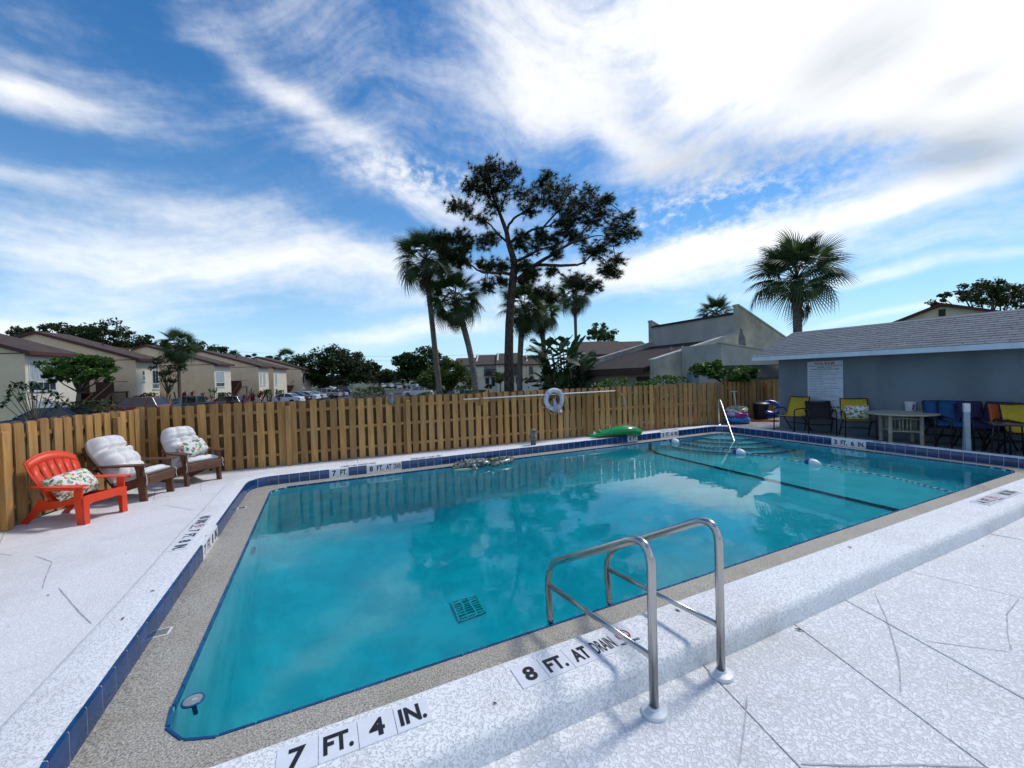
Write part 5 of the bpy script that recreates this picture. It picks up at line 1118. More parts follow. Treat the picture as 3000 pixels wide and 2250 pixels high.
M_PANE = mat('dark_window_glass', (0.035, 0.05, 0.07), 0.08, 0.2, 2, spec=0.8)
M_CURT = mat('pale_curtain', (0.42, 0.48, 0.52), 0.8, 0.18, 3, stretch=(8, 8, 0.4))
M_STAIR = mat('brown_painted_steel', (0.060, 0.028, 0.022), 0.7, 0.15, 6)
M_DOOR = mat('brown_door', (0.10, 0.055, 0.045), 0.6, 0.1, 5)
ROWA = R_(64.824 + 9.0)
RO = cam_xy(-36.0, 30.0, 0)
def rowp(s, y, z=0): return Vector((RO.x + math.cos(ROWA) * s - math.sin(ROWA) * y, RO.y + math.sin(ROWA) * s + math.cos(ROWA) * y, z))
def window(root, x0, x1, z0, z1, y, cols, sill=True, split=None, panes=None, flip=-1):
    """window in a wall whose outside faces local -y"""
    w = MB(); f = 0.06
    w.box(x0, x1, y - 0.03, y + 0.02, z0, z0 + f); w.box(x0, x1, y - 0.03, y + 0.02, z1 - f, z1); w.box(x0, x0 + f, y - 0.03, y + 0.02, z0 + f, z1 - f); w.box(x1 - f, x1, y - 0.03, y + 0.02, z0 + f, z1 - f)
    if split: w.box(x0 + f, x1 - f, y - 0.032, y + 0.018, split - 0.04, split + 0.04)
    o = w.build('window', M_WHITE, root)
    zz = [(z0 + f, (split - 0.04) if split else z1 - f)] + ([(split + 0.04, z1 - f)] if split else [])
    for r, (a, b) in enumerate(zz):
        n = cols * (2 if split and r == 0 else 1)
        for i in range(n):
            xa = x0 + f + (x1 - x0 - 2 * f) * i / n; xb = x0 + f + (x1 - x0 - 2 * f) * (i + 1) / n; p = MB(); p.box(xa + 0.015, xb - 0.015, y - 0.012, y + 0.004, a + 0.01, b - 0.01); p.build('pane', (panes or M_PANE) if r or not split else M_PANE, o)
            if i: q = MB(); q.box(xa - 0.014, xa + 0.014, y - 0.03, y + 0.01, a, b); q.build('mullion', M_WHITE, o)
    if sill: q = MB(); q.box(x0 - 0.08, x1 + 0.08, y - 0.09, y + 0.01, z0 - 0.07, z0 - 0.004); q.build('sill', M_WHITE, o)
def staircase(label, s, y, flip=1):
    g = gz(rowp(s, y)); t = thing('outdoor_staircase', label, 'staircase', rowp(s, y, g), ROWA, 'brown stairs between the left townhouses'); n = 9
    for i in range(n): b = MB(); b.box(i * 0.28, i * 0.28 + 0.27, 0.0, 1.5, 0.74 + i * 0.19, 0.94 + i * 0.19); b.build('tread', M_STAIR, t)
    for yy in (-0.06, 1.5): b = MB(); b.prism([(-0.05, yy, 0.72), (-0.05, yy, 0.98), (n * 0.28, yy, 0.98 + n * 0.19), (n * 0.28, yy, 0.72 + n * 0.19)], (0, 0.06, 0)); b.build('stringer', M_STAIR, t)
    b = MB(); b.box(-2.2, 0, -0.1, 1.6, 0.60, 0.84); b.build('lower_landing', M_STAIR, t); b = MB(); b.box(n * 0.28 + 0.1, n * 0.28 + 0.16, 0.0, 1.5, 0.9 + n * 0.19, 1.85 + n * 0.19); b.build('rail_panel', M_STAIR, t); b = MB(); b.box(n * 0.28, n * 0.28 + 1.8, -0.1, 3.6, 0.75 + n * 0.19, 0.9 + n * 0.19); b.build('upper_landing', M_STAIR, t)
    for x in (-2.15, -1.75, -1.35, -0.95, -0.55, -0.1): b = MB(); b.box(x, x + 0.04, -0.08, -0.04, 0.84, 1.85); b.build('baluster', M_STAIR, t)
    for (x0, z0, x1, z1) in ((-2.2, 1.85, 0, 1.85), (0, 1.9, n * 0.28, 1.85 + n * 0.19), (n * 0.28, 1.85 + n * 0.19, n * 0.28 + 1.8, 1.85 + n * 0.19)): b = MB(); b.tube([(x0, -0.06, z0), (x1, -0.06, z1)], 0.035, 6); b.build('handrail', M_STAIR, t)
    for x in (-2.1, 0.0, n * 0.28 + 1.7):
        for yy in (0.0, 1.4): b = MB(); b.box(x, x + 0.1, yy, yy + 0.1, -0.2, 0.595 + (n * 0.19 + 0.15 if x > 1 else 0)); b.build('support', M_STAIR, t)
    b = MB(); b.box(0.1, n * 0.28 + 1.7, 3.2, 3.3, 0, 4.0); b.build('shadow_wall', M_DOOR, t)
def townhouse(label, s0, s1, y0, eave, peak, py, back, wins, conn=None, roof_over=0.5):
    g = gz(rowp(s0, y0)); t = thing('townhouse', label, 'townhouse', rowp(s0, y0, g), ROWA, 'row of beige townhouses on the left'); L = s1 - s0; E = eave - g; P = peak - g; Bz = E + 0.4
    w = MB(); w.prism([(0, 0, -0.4), (0, 0, E), (0, py, P), (0, back, Bz), (0, back, -0.4)], (L, 0, 0)); w.build('wall', M_BEIGE, t)
    k = (P - E) / py; ov = roof_over
    r = MB(); r.prism([(-0.22, -ov, E - ov * k + 0.06), (-0.22, py, P + 0.06), (-0.22, back + 0.3, Bz), (-0.22, back + 0.3, Bz + 0.17), (-0.22, py, P + 0.24), (-0.22, -ov, E - ov * k + 0.24)], (L + 0.44, 0, 0)); rf = r.build('roof', M_BROOF, t)
    f = MB(); f.prism([(-0.26, -ov - 0.03, E - ov * k - 0.04), (-0.26, py, P - 0.04), (-0.26, back + 0.3, Bz - 0.05), (-0.26, back + 0.3, Bz + 0.12), (-0.26, py, P + 0.19), (-0.26, -ov - 0.03, E - ov * k + 0.19)], (0.05, 0, 0)); f.build('rake_board', M_MAROON, t)
    f = MB(); f.box(-0.2, L + 0.2, -ov - 0.05, -ov - 0.005, E - ov * k - 0.03, E - ov * k + 0.2); f.build('fascia', M_MAROON, t)
    b = MB(); b.box(-0.03, -0.002, 0, back, E - 0.09, E - 0.02); b.build('band_course', M_MAROON, t)
    c = MB(); c.box(-0.012, L + 0.0, -0.02, -0.003, -0.3, E - 0.1); c.build('front_wall', M_CREAM, t)
    for a in wins: window(t, a[0], a[1], a[2], a[3], -0.024, a[4], a[5], a[6], a[7])
    if L > 3: pv = MB(); pv.lathe([(0.07, 0), (0.07, 0.35), (0.11, 0.36), (0.11, 0.45)], 8, Matrix.Translation((L * 0.6, py * 0.5, E + k * py * 0.5 + 0.15))); pv.build('vent_pipe', M_STAIR, rf)
    if conn:
        x1, yc = conn; cb = MB(); cb.prism([(L + 0.01, yc, -0.4), (L + 0.01, yc, E + k * yc * 0.7), (L + 0.01, py + 3, P - 0.6), (L + 0.01, back - 0.5, Bz - 0.3), (L + 0.01, back - 0.5, -0.4)], (x1 - L - 0.02, 0, 0)); cb.build('stair_wall', M_BEIGE, t)
        cr = MB(); cr.prism([(L + 0.25, yc - 0.5, E + k * yc * 0.7 - 0.1), (L + 0.25, py + 3, P - 0.55), (L + 0.25, py + 3, P - 0.4), (L + 0.25, yc - 0.5, E + k * yc * 0.7 + 0.05)], (x1 - L - 0.5, 0, 0)); cr.build('porch_roof', M_BROOF, t)
        d = MB(); d.box(L + 1.5, L + 2.5, yc - 0.06, yc - 0.005, 2.75, 4.8); d.build('door', M_DOOR, t)
EV = 4.36
townhouse('nearest beige townhouse at the left edge, with a large curtained window', 0.3, 4.5, 0.0, EV, 7.0, 8.4, 16, [(0.25, 2.35, 2.75, 4.95, 2, True, 3.45, M_CURT), (0.5, 2.2, 0.2, 2.0, 2, True, None, M_CURT)], (10.6, 9.5))
townhouse('beige townhouse with narrow windows behind the red vehicle', 11.2, 14.5, 0.0, EV, 7.05, 8.4, 16, [(0.85, 1.2, 3.6, 4.7, 1, True, 4.15, M_PANE), (0.9, 1.25, 0.7, 2.0, 1, True, None, M_CURT), (2.25, 3.2, 2.75, 4.75, 2, True, 3.3, M_PANE), (2.3, 3.15, 0.3, 2.0, 2, True, None, M_PANE)], (13.6, 9.5))
townhouse('beige townhouse with tall white-framed window behind the grey pickup', 25.6, 29.8, 0.2, EV, 6.9, 8.0, 15, [(0.3, 2.4, 2.7, 4.8, 3, True, 3.3, M_CURT), (0.5, 2.3, 0.2, 2.0, 2, True, None, M_PANE)], (11.2, 8.5))
townhouse('beige townhouse behind the red-leaved plants', 37.3, 41.0, -0.4, EV, 7.0, 8.4, 15, [(0.4, 1.0, 2.7, 4.8, 1, True, None, M_CURT), (1.6, 2.4, 2.7, 4.8, 1, True, None, M_CURT)], (7.6, 8.5))
townhouse('beige townhouse second from the far end of the row', 45.4, 51.5, 0.5, EV, 6.9, 8.4, 15, [(0.6, 1.4, 2.7, 4.8, 1, True, None, M_CURT), (0.6, 1.4, 0.3, 2.0, 1, True, None, M_PANE)], (8.5, 8.5))
townhouse('farthest beige townhouse of the left row, next to the dark oaks', 56.0, 62.0, -0.8, EV, 6.9, 8.4, 15, [(0.6, 1.6, 2.7, 4.8, 1, True, None, M_PANE)])
staircase('brown outdoor stairs nearest the camera, behind the round-crowned tree', 6.6, 0.6); staircase('brown outdoor stairs behind the maroon vehicle', 31.2, 0.6); staircase('small brown outdoor stairs at the far end of the row', 53.6, 0.8)
# street lantern in front of the first house
def lantern(label, px, py, d):
    p = dp(px, py, d); g = gz(p); t = thing('lamp_post', label, 'lamp', (p.x, p.y, g)); H = p.z - g; b = MB(); b.tube([(0, 0, 0), (0, 0, H - 0.3)], 0.04, 8); b.build('pole', M_FRAME, t); b = MB(); b.lathe([(0.06, H - 0.3), (0.13, H - 0.1), (0.15, H), (0.17, H + 0.02), (0.02, H + 0.16)], 8); b.build('lantern_head', mat('frosted_lamp', (0.55, 0.55, 0.52), 0.5, 0.05, 5), t)
lantern('small lamp post in front of the curtained window at the left', 92, 1118, 26); lantern('lamp post beside the far stairs', 890, 1138, 70)

def camframe(px, d):
    p = dp(px, 1110, d); return Vector((p.x, p.y, gz(p)))
CAMA = R_(-25.176)
def mid_house(label, px0, px1, d, eave_y, ridge_y, depth, group, balcony=None, wall_px=(), gable=None, wm=None):
    """house front facing the camera; local x to the right, y away"""
    a = camframe((px0 + px1) / 2, d); t = thing('townhouse', label, 'townhouse', a, CAMA, group); W = (px1 - px0) / 1196.4 * d / 2
    xc = (px0 + px1) / 2; E = dp(xc, eave_y, d).z - a.z; Rz = dp(xc, ridge_y, d + depth).z - a.z; wm = wm or M_CREAM
    w = MB(); w.prism([(-W, 0, -0.5), (-W, 0, E), (-W, depth, Rz), (-W, depth * 2, E), (-W, depth * 2, -0.5)], (2 * W, 0, 0)); w.build('wall', wm, t)
    r = MB(); k = (Rz - E) / depth; r.prism([(-W - 0.15, -0.5, E - 0.5 * k + 0.03), (-W - 0.15, depth, Rz + 0.03), (-W - 0.15, depth * 2 + 0.3, E - 0.3 * k), (-W - 0.15, depth * 2 + 0.3, E - 0.3 * k + 0.2), (-W - 0.15, depth, Rz + 0.23), (-W - 0.15, -0.5, E - 0.5 * k + 0.23)], (2 * W + 0.3, 0, 0)); r.build('roof', M_BROOF, t)
    if gable:
        gx = ((gable - xc) / 1196.4) * d; f = MB(); f.prism([(gx, -0.3, -0.5), (gx, -0.3, E), (gx, depth, Rz + 0.5), (gx, depth, -0.5)], (0.25, 0, 0)); f.build('fin_wall', M_WHITE, t)
    if balcony:
        b0, b1, zt, zm, zb = balcony; x0 = (b0 - xc) / 1196.4 * d; x1 = (b1 - xc) / 1196.4 * d; z = lambda py: dp(xc, py, d).z - a.z
        b = MB(); b.box(x0, x1, -0.05, -0.004, z(zm), z(zt)); b.build('balcony_recess', M_PANE, t); b = MB(); b.box(x0, x1, -0.35, -0.25, z(zm), z(zm) + 0.12); b.box(x0, x1, -0.35, -0.25, z(zm) + 0.95, z(zm) + 1.05)
        n = int((x1 - x0) / 0.25)
        for i in range(n + 1): b.box(x0 + (x1 - x0) * i / n - 0.02, x0 + (x1 - x0) * i / n + 0.02, -0.32, -0.28, z(zm) + 0.12, z(zm) + 0.95)
        b.build('balcony_rail', M_STAIR, t); b = MB(); b.box(x0, x1, -0.9, -0.01, z(zm) - 0.25, z(zm) - 0.02); b.build('balcony_slab', M_MAROON, t)
        window(t, x0 + 0.1, x0 + (x1 - x0) * 0.45, z(zb), z(zm) - 0.5, -0.03, 1, False, None, None); q = MB(); q.box(x0 + (x1 - x0) * 0.6, x1 - 0.2, -0.04, -0.005, z(zb) - 0.4, z(zm) - 0.5); q.build('door', M_PANE, t)
    return t
GM = 'townhouses behind the palms'
mid_house('pale townhouse half hidden by the yellow-green tree', 1330, 1392, 80, 1072, 1052, 6, GM, (1362, 1388, 1082, 1102, 1118))
mid_house('white townhouse with a dark balcony between the two leaning palms', 1392, 1456, 78, 1069, 1043, 6, GM, (1419, 1453, 1071, 1098, 1126), gable=1394)
mid_house('white townhouse directly behind the pine trunk', 1456, 1522, 77, 1066, 1038, 6, GM, (1500, 1518, 1069, 1096, 1122), gable=1457)
mid_house('pale townhouse with a small dark window right of the pine', 1522, 1600, 79, 1068, 1044, 6, GM, (1551, 1562, 1074, 1092, 1110), gable=1545)
mid_house('brown-roofed house behind the bird-of-paradise plant', 1705, 1850, 46, 1040, 1005, 6, 'houses behind the fence', wm=M_WHITE)
mid_house('small house showing a red-edged white gable above the clubhouse roof', 1842, 1905, 58, 1022, 1004, 4, 'houses behind the fence', wm=M_WHITE)
# white vinyl enclosure, bins, cabinet
def enclosure():
    d = 66; a = camframe(1555, d); t = thing('vinyl_fence', 'white vinyl panel fence beside the pine trunk', 'fence', a, CAMA); z1 = dp(1555, 1123, d).z - a.z
    for i in range(11): x = -4.4 + 0.8 * i; p = MB(); p.box(x - 0.38, x + 0.38, 0, 0.05, 0, z1 + 0.04 * math.sin(i)); p.build('panel', M_WHITE, t)
    for i in range(12): x = -4.8 + 0.8 * i; p = MB(); p.box(x - 0.025, x + 0.025, -0.05, 0.08, 0, z1 + 0.08); p.build('post', M_WHITE, t)
    for i in (3, 5): p = MB(); p.box(-4.4 + 0.8 * i - 0.05, -4.4 + 0.8 * i + 0.05, -0.03, -0.002, 0.9, 1.3); p.build('latch', M_FRAME, t)
enclosure()
M_BIN = mat('green_bin_plastic', (0.012, 0.075, 0.055), 0.5, 0.15, 4)
for i, (px, w) in enumerate(((1352, 'leftmost of the green bins by the leaning palm'), (1366, 'second green bin from the left by the leaning palm'), (1380, 'green bin partly hidden by the leaning palm trunk'), (1404, 'green bin just right of the leaning palm trunk'), (1416, 'rightmost green bin near the shrubs'))):
    p = camframe(px, 62); t = thing('wheelie_bin', w, 'bin', p, CAMA, 'green wheelie bins'); b = MB(); b.loops([[(s * x, q * x * 1.2, z) for s, q in ((-1, -1), (1, -1), (1, 1), (-1, 1))] for x, z in ((0.24, 0.05), (0.31, 1.05))], cap0=True, cap1=True); b.build('body', M_BIN, t); b = MB(); b.prism([(-0.34, -0.42, 1.055), (-0.34, 0.40, 1.055), (-0.34, 0.40, 1.16), (-0.34, -0.38, 1.11)], (0.68, 0, 0)); b.build('lid', mat('bin_lid', (0.16, 0.20, 0.06) if i == 2 else (0.02, 0.09, 0.07), 0.5, 0.1, 4) if i != 2 else mat('yellow_bin_lid', (0.22, 0.24, 0.05), 0.5, 0.1, 4), t)

# ------------------------------------------------------------------ clubhouse with raked parapets
def clubhouse():
    Yn = 14.6; D = 6.3; M_GS = mat('stained_grey_stucco', (0.62, 0.56, 0.45), 0.9, 0.14, 0.7, bump=0.4, bscale=14, col2=(0.33, 0.32, 0.285)); M_CAP = mat('pale_coping', (0.50, 0.50, 0.48), 0.85, 0.15, 3)
    q = lambda x, y: yp(x, y, Yn)
    a = q(1917, 1058); f0 = q(2164, 977); f1 = q(2163, 896); f2 = q(2300, 990); f3 = q(2440, 1090)
    root = thing('clubhouse', 'grey stucco clubhouse with a tall raked fin wall and brown shingle roof', 'building', (a.x, Yn, gz((a.x, Yn)))); O = root.location.copy(); zb = -0.6
    prof = [Vector((a.x, Yn, zb)), a, f0, f1, Vector((f1.x + 0.12, Yn, f1.z)), f2, f3, Vector((f3.x, Yn, zb))]
    for k, nm in ((0, 'near_parapet'), (1, 'far_parapet')):
        b = MB(); b.prism([p - O + Vector((0, D * k, 0)) for p in prof], (0, 0.30, 0)); b.build(nm, M_GS, root)
        for p0, p1 in ((a, f0), (f1, f2), (f2, f3)):
            c = MB(); c.prism([p0 - O + Vector((-0.02, D * k - 0.04, 0.003)), p1 - O + Vector((0, D * k - 0.04, 0.003)), p1 - O + Vector((0, D * k - 0.04, 0.10)), p0 - O + Vector((-0.02, D * k - 0.04, 0.10))], (0, 0.38, 0)); c.build('coping', M_CAP if p0 is a else M_GS, root)
    r = MB(); y0, y1 = 0.302, D - 0.002
    lo = Vector((a.x - 0.45, 0, a.z - 0.30)); hi = Vector((f0.x + 0.1, 0, f0.z - 0.18)); L = lambda v, y: (v.x - O.x, y, v.z - O.z)
    r.prism([L(lo, y0), L(hi, y0), L(hi - Vector((0, 0, 0.16)), y0), L(lo - Vector((0, 0, 0.16)), y0)], (0, y1 - y0, 0)); rf = r.build('roof', mat('dark_brown_shingle', (0.036, 0.026, 0.022), 0.95, 0.35, 2.5, bump=0.7, bscale=18), root)
    for yy in (1.6, 2.4): v = MB(); v.lathe([(0.06, 0), (0.06, 0.22)], 8, Matrix.Translation(L(lo.lerp(hi, 0.62), yy)) @ Matrix.Translation((0, 0, 0.0))); v.build('vent_pipe', M_GS, rf)
    c = MB(); c.box(f1.x + 0.02 - O.x, f1.x + 0.30 - O.x, y0, y1, f0.z - 0.4 - O.z, f1.z - 0.42 - O.z); c.build('clerestory_wall', mat('pale_grey_stucco', (0.54, 0.51, 0.46), 0.9, 0.08, 1.2, bump=0.3, bscale=14), root)
    c = MB(); c.box(f1.x - 0.05 - O.x, f1.x + 0.34 - O.x, y0, y1, f1.z - 0.415 - O.z, f1.z - 0.30 - O.z); c.build('dark_coping', mat('dark_coping', (0.045, 0.03, 0.03), 0.7, 0.1, 4), root)
    b = MB(); sl = (f3.z - f2.z) / (f3.x - f2.x); b.prism([L(Vector((f1.x + 0.3, 0, f1.z - 0.5)), y0), L(Vector((f3.x, 0, f3.z - 0.35)), y0), L(Vector((f3.x, 0, f3.z - 0.5)), y0), L(Vector((f1.x + 0.3, 0, f1.z - 0.65)), y0)], (0, y1 - y0, 0)); b.build('rear_roof', M_BROOF, root)
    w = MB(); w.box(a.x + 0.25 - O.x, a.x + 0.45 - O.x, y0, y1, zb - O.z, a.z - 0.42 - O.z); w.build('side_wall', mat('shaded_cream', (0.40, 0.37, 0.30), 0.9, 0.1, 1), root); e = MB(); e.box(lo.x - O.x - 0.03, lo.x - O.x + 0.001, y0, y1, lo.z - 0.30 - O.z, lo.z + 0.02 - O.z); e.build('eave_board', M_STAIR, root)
    dd = MB(); dd.box(a.x + 0.235 - O.x, a.x + 0.249 - O.x, 0.5, 1.5, zb - O.z, 1.35 - O.z); dd.build('door', M_STAIR, root)
    # lower wing in front
    Y2 = Yn - 2.2; p0 = yp(2112, 1006, Y2); p1 = yp(2240, 1026, Y2); p2 = yp(2330, 1041, Y2); wg = MB(); wg.prism([Vector((p0.x, Y2, zb)) - O, p0 - O, p1 - O, p2 - O, Vector((p2.x, Y2, zb)) - O], (0, 2.19, 0)); wg.build('front_wing', mat('grey_wing_stucco', (0.45, 0.44, 0.41), 0.9, 0.1, 0.9, bump=0.3, bscale=12), root)
    cp = MB(); cp.prism([p0 - O + Vector((-0.03, -0.04, 0.003)), p2 - O + Vector((0, -0.04, 0.003)), p2 - O + Vector((0, -0.04, 0.07)), p0 - O + Vector((-0.03, -0.04, 0.07))], (0, 0.3, 0)); cp.build('wing_coping', M_CAP, root)
    s0 = yp(2150, 1078, Y2 - 0.6); s1 = yp(2340, 1078, Y2 - 0.6); ab = MB(); ab.prism([Vector((s0.x, Y2 - 0.004, s0.z + 0.12)) - O, Vector((s0.x, Y2 - 1.1, s0.z - 0.42)) - O, Vector((s0.x, Y2 - 1.1, s0.z - 0.5)) - O, Vector((s0.x, Y2 - 0.004, s0.z - 0.1)) - O], (s1.x - s0.x, 0, 0)); ab.build('lean_to_roof', mat('black_roofing', (0.03, 0.03, 0.032), 0.8, 0.2, 4), root)
    st = MB(); sp = [(1625, 490), (1660, 520), (1665, 560), (1690, 610), (1700, 660), (1708, 725), (1612, 715), (1608, 640), (1615, 590), (1630, 545)]
    st.prism([yp(1800 + x / 4.424, 850 + y / 4.424, Yn - 0.004) - O for x, y in sp], (0, 0.006, 0)); st.build('bare_patch', mat('bare_render_patch', (0.20, 0.21, 0.26), 0.9, 0.2, 6), root)
clubhouse()
def cabinet():
    p = dp(2030, 1100, 17.5); t = thing('utility_cabinet', 'blue-grey metal utility cabinet between the hedge and the broad-leaved bush', 'cabinet', (p.x, p.y, gz(p)), R_(-12)); m = mat('blue_grey_metal', (0.13, 0.20, 0.28), 0.5, 0.12, 3); z = dp(2030, 1090, 17.5).z - gz(p); b = MB(); b.cbox(-0.20, 0.20, -0.15, 0.15, 0, z, 0.015); b.build('box', m, t); b = MB(); b.cbox(-0.17, 0.17, -0.165, -0.152, 0.1, z - 0.08, 0.004); b.build('door', m, t)
cabinet()
def right_house():
    d = 31
    def setup(px, label):
        ctr = camframe(px, d); v = Vector((ctr.x, ctr.y, 0)).normalized(); v = (Matrix.Rotation(R_(-3), 3, 'Z') @ v); rx = Vector((v.y, -v.x, 0)); t = thing('gable_house', label, 'house', ctr, math.atan2(rx.y, rx.x), 'gable houses behind the pool house')
        def P(x, y): q = ray(x, y); k = (ctr - EYE).dot(v) / q.dot(v); w = EYE + q * k - ctr; return Vector((w.dot(rx), 0, w.z))
        return t, P
    def gable(t, P, wall, rakes, dep):
        w = MB(); w.prism([P(*q) for q in wall], (0, dep, 0)); w.build('wall', M_BEIGE, t)
        for a, b in rakes:
            A, B_ = P(*a), P(*b); o = Vector((0, -0.3, 0)); r = MB(); r.prism([A + o, B_ + o, B_ + o + Vector((0, 0, 0.16)), A + o + Vector((0, 0, 0.16))], (0, dep + 0.6, 0)); r.build('roof', M_BROOF, t); o = Vector((0, -0.34, -0.05)); f = MB(); f.prism([A + o, B_ + o, B_ + o + Vector((0, 0, 0.16)), A + o + Vector((0, 0, 0.16))], (0, 0.035, 0)); f.build('rake_board', M_MAROON, t)
    t, P = setup(2758, 'beige house gable with a square louvre vent above the pool house roof')
    gable(t, P, [(2600, 957), (2758, 897), (2915, 914), (2960, 924), (2960, 1200), (2600, 1200)], (((2585, 962), (2758, 894)), ((2758, 894), (2930, 917))), 8)
    a, b = P(2750, 927), P(2770, 905); v = MB(); v.box(a.x, b.x, -0.05, -0.004, a.z, b.z); vo = v.build('gable_vent', M_STAIR, t)
    for i in range(5): s = MB(); zz = a.z + (b.z - a.z) * (i + 0.2) / 5; s.box(a.x + 0.03, b.x - 0.03, -0.075, -0.052, zz, zz + 0.05); s.build('louvre', M_FRAME, vo)
    t, P = setup(3090, 'second beige gable just showing at the right edge above the roof')
    gable(t, P, [(2940, 938), (3120, 863), (3300, 930), (3300, 1200), (2940, 1200)], (((2925, 943), (3120, 860)), ((3120, 860), (3310, 936))), 8)
right_house()
# ------------------------------------------------------------------ parking lot and vehicles
def lot():
    m = mat('asphalt', (0.055, 0.058, 0.065), 0.85, 0.2, 1.2, bump=0.4, bscale=30); mb = MB(); ds = [18, 26, 36, 50, 70, 95, 130]; ls = [(-33, -6), (-34, -8), (-35.5, -9.5), (-38, -12), (-40, -5), (-42, -2), (-44, 0)]
    L = [[(lambda p: (p.x, p.y, gz(p) + 0.02))(cam_xy(a + (b - a) * k / 8, d, 0)) for k in range(9)] for d, (a, b) in zip(ds, ls)]; mb.loops(L, closed=False); struct(mb.build('parking_lot', m, fix=False))
lot()
M_TYRE = mat('tyre_rubber', (0.012, 0.012, 0.013), 0.8, 0.1, 10); M_RIM = mat('alloy_rim', (0.42, 0.43, 0.45), 0.35, 0.1, 10, metal=0.8); M_TAIL = mat('tail_lamp', (0.40, 0.012, 0.012), 0.2, 0.1, 9); M_HEAD = mat('head_lamp', (0.60, 0.62, 0.64), 0.15, 0.05, 9); M_CGL = mat('car_glass', (0.022, 0.03, 0.036), 0.06, 0.1, 3, spec=0.8)
def paint(n, c): return mat('car_paint_' + n, c, 0.30, 0.04, 2, coat=0.6)
def car(label, kind, pm, px, py, d, head, H=None):
    """px, py: where the roof centre is seen at distance d; head: compass angle the nose points to"""
    spec = {'sedan': (4.7, 1.80, 1.45, 0.93), 'suv': (4.6, 1.88, 1.72, 1.05), 'pickup': (5.4, 1.90, 1.80, 1.10)}[kind]; Lc, Wc, Hc, belt = spec; hw = Wc / 2
    p = dp(px, py, d); z = p.z - Hc; f = Vector((math.cos(head), math.sin(head), 0)); xr = {'sedan': -0.25, 'suv': -0.45, 'pickup': 0.35}[kind]
    t = thing('parked_' + ('pickup' if kind == 'pickup' else 'car'), label, 'pickup' if kind == 'pickup' else 'car', (p.x - f.x * xr, p.y - f.y * xr, z), head, 'vehicles in the parking lot')
    h = Lc / 2; hood = {'sedan': 0.86, 'suv': 1.0, 'pickup': 1.08}[kind]
    if kind == 'sedan': side = [(-h, 0.35), (-h + 0.05, 0.78), (-h + 0.15, 0.94), (-1.55, 0.99), (-1.2, 0.95), (0.8, 0.93), (1.0, 0.92), (h - 0.5, 0.80), (h - 0.08, 0.66), (h, 0.45), (h - 0.05, 0.28), (-h + 0.1, 0.26)]; gh = [(-1.75, 0.96), (-0.95, 1.40), (-0.55, Hc), (0.25, Hc - 0.01), (1.15, 0.92)]
    elif kind == 'suv': side = [(-h, 0.40), (-h + 0.02, 0.90), (-h + 0.06, 1.06), (0.7, 1.05), (1.0, 1.03), (h - 0.3, 0.92), (h - 0.03, 0.75), (h, 0.5), (h - 0.05, 0.32), (-h + 0.1, 0.30)]; gh = [(-h + 0.06, 1.05), (-h + 0.45, Hc - 0.05), (-1.4, Hc), (0.15, Hc - 0.02), (1.05, 1.03)]
    else: side = [(-h, 0.55), (-h, 1.08), (-0.55, 1.10), (1.05, 1.10), (1.2, 1.08), (h - 0.2, 1.02), (h, 0.80), (h, 0.50), (h - 0.05, 0.38), (-h + 0.1, 0.45)]; gh = [(-0.75, 1.09), (-0.62, Hc - 0.03), (-0.4, Hc), (0.55, Hc), (1.35, 1.07)]
    b = MB(); st = [(-1.0, 0.94), (-0.93, 1.0), (0.93, 1.0), (1.0, 0.94)]; cxz = (0, 0.6)
    b.loops([[(x * s if abs(s) < 1 else x, q * hw, cxz[1] + (zz - cxz[1]) * s) for x, zz in side] for q, s in st], cap0=True, cap1=True); b.build('body', pm, t, smooth=35)
    g = MB(); gl = [[(x, q * hw * (0.90 - 0.22 * (zz - belt) / (Hc - belt)), zz - 0.012) for x, zz in gh] for q in (-1, 1)]; g.loops(gl, cap0=True, cap1=True); g.build('windows', M_CGL, t)
    r = MB(); top = sorted([q for q in gh if q[1] > Hc - 0.09]); n = len(top)
    r.loops([[(x, q * hw * 0.70, zz + (0.012 if abs(q) < 0.9 else -0.01)) for x, zz in top] for q in (-1.0, -0.85, 0.85, 1.0)], closed=False); ro = r.build('roof', pm, t, smooth=40); ro.modifiers.new('t', 'SOLIDIFY').thickness = 0.03
    for q in (-1, 1):
        pl = MB(); Y = lambda zz: q * hw * (0.905 - 0.22 * (zz - belt) / (Hc - belt))
        pl.tube([(gh[0][0], Y(gh[0][1]), gh[0][1]), (gh[1][0], Y(gh[1][1]), gh[1][1]), (top[0][0], Y(Hc), Hc - 0.01)], 0.04, 6); pl.tube([(gh[-1][0], Y(gh[-1][1]), gh[-1][1]), (top[-1][0], Y(Hc), Hc - 0.02)], 0.035, 6)
        mx = -0.35 if kind != 'pickup' else 0.25; pl.tube([(mx, Y(belt), belt), (mx - 0.06, Y(Hc - 0.03), Hc - 0.03)], 0.035, 6)
        if kind == 'suv': pl.tube([(-1.35, Y(belt), belt), (-1.45, Y(Hc - 0.03), Hc - 0.03)], 0.05, 6)
        pl.build('pillar', pm, t)
        tl = MB(); tl.cbox(-h - 0.015, -h + 0.12, *sorted((q * hw * 0.72, q * hw * 0.965)), side[1][1] - 0.16, side[1][1] + 0.03, 0.01); tl.build('tail_lamp', M_TAIL, t); hl = MB(); hl.cbox(h - 0.35, h - 0.02, *sorted((q * hw * 0.62, q * hw * 0.95)), 0.58, 0.72, 0.01); hl.build('headlight', M_HEAD, t)
        mi = MB(); mi.ell((0.85, q * (hw + 0.10), belt + 0.06), (0.09, 0.10, 0.07), 8, 6); mi.build('mirror', pm, t, smooth='all')
        dh = MB(); dh.box(-0.1, 0.1, *sorted((q * hw, q * (hw + 0.012))), belt - 0.16, belt - 0.12); dh.build('door_handle', M_RIM, t)
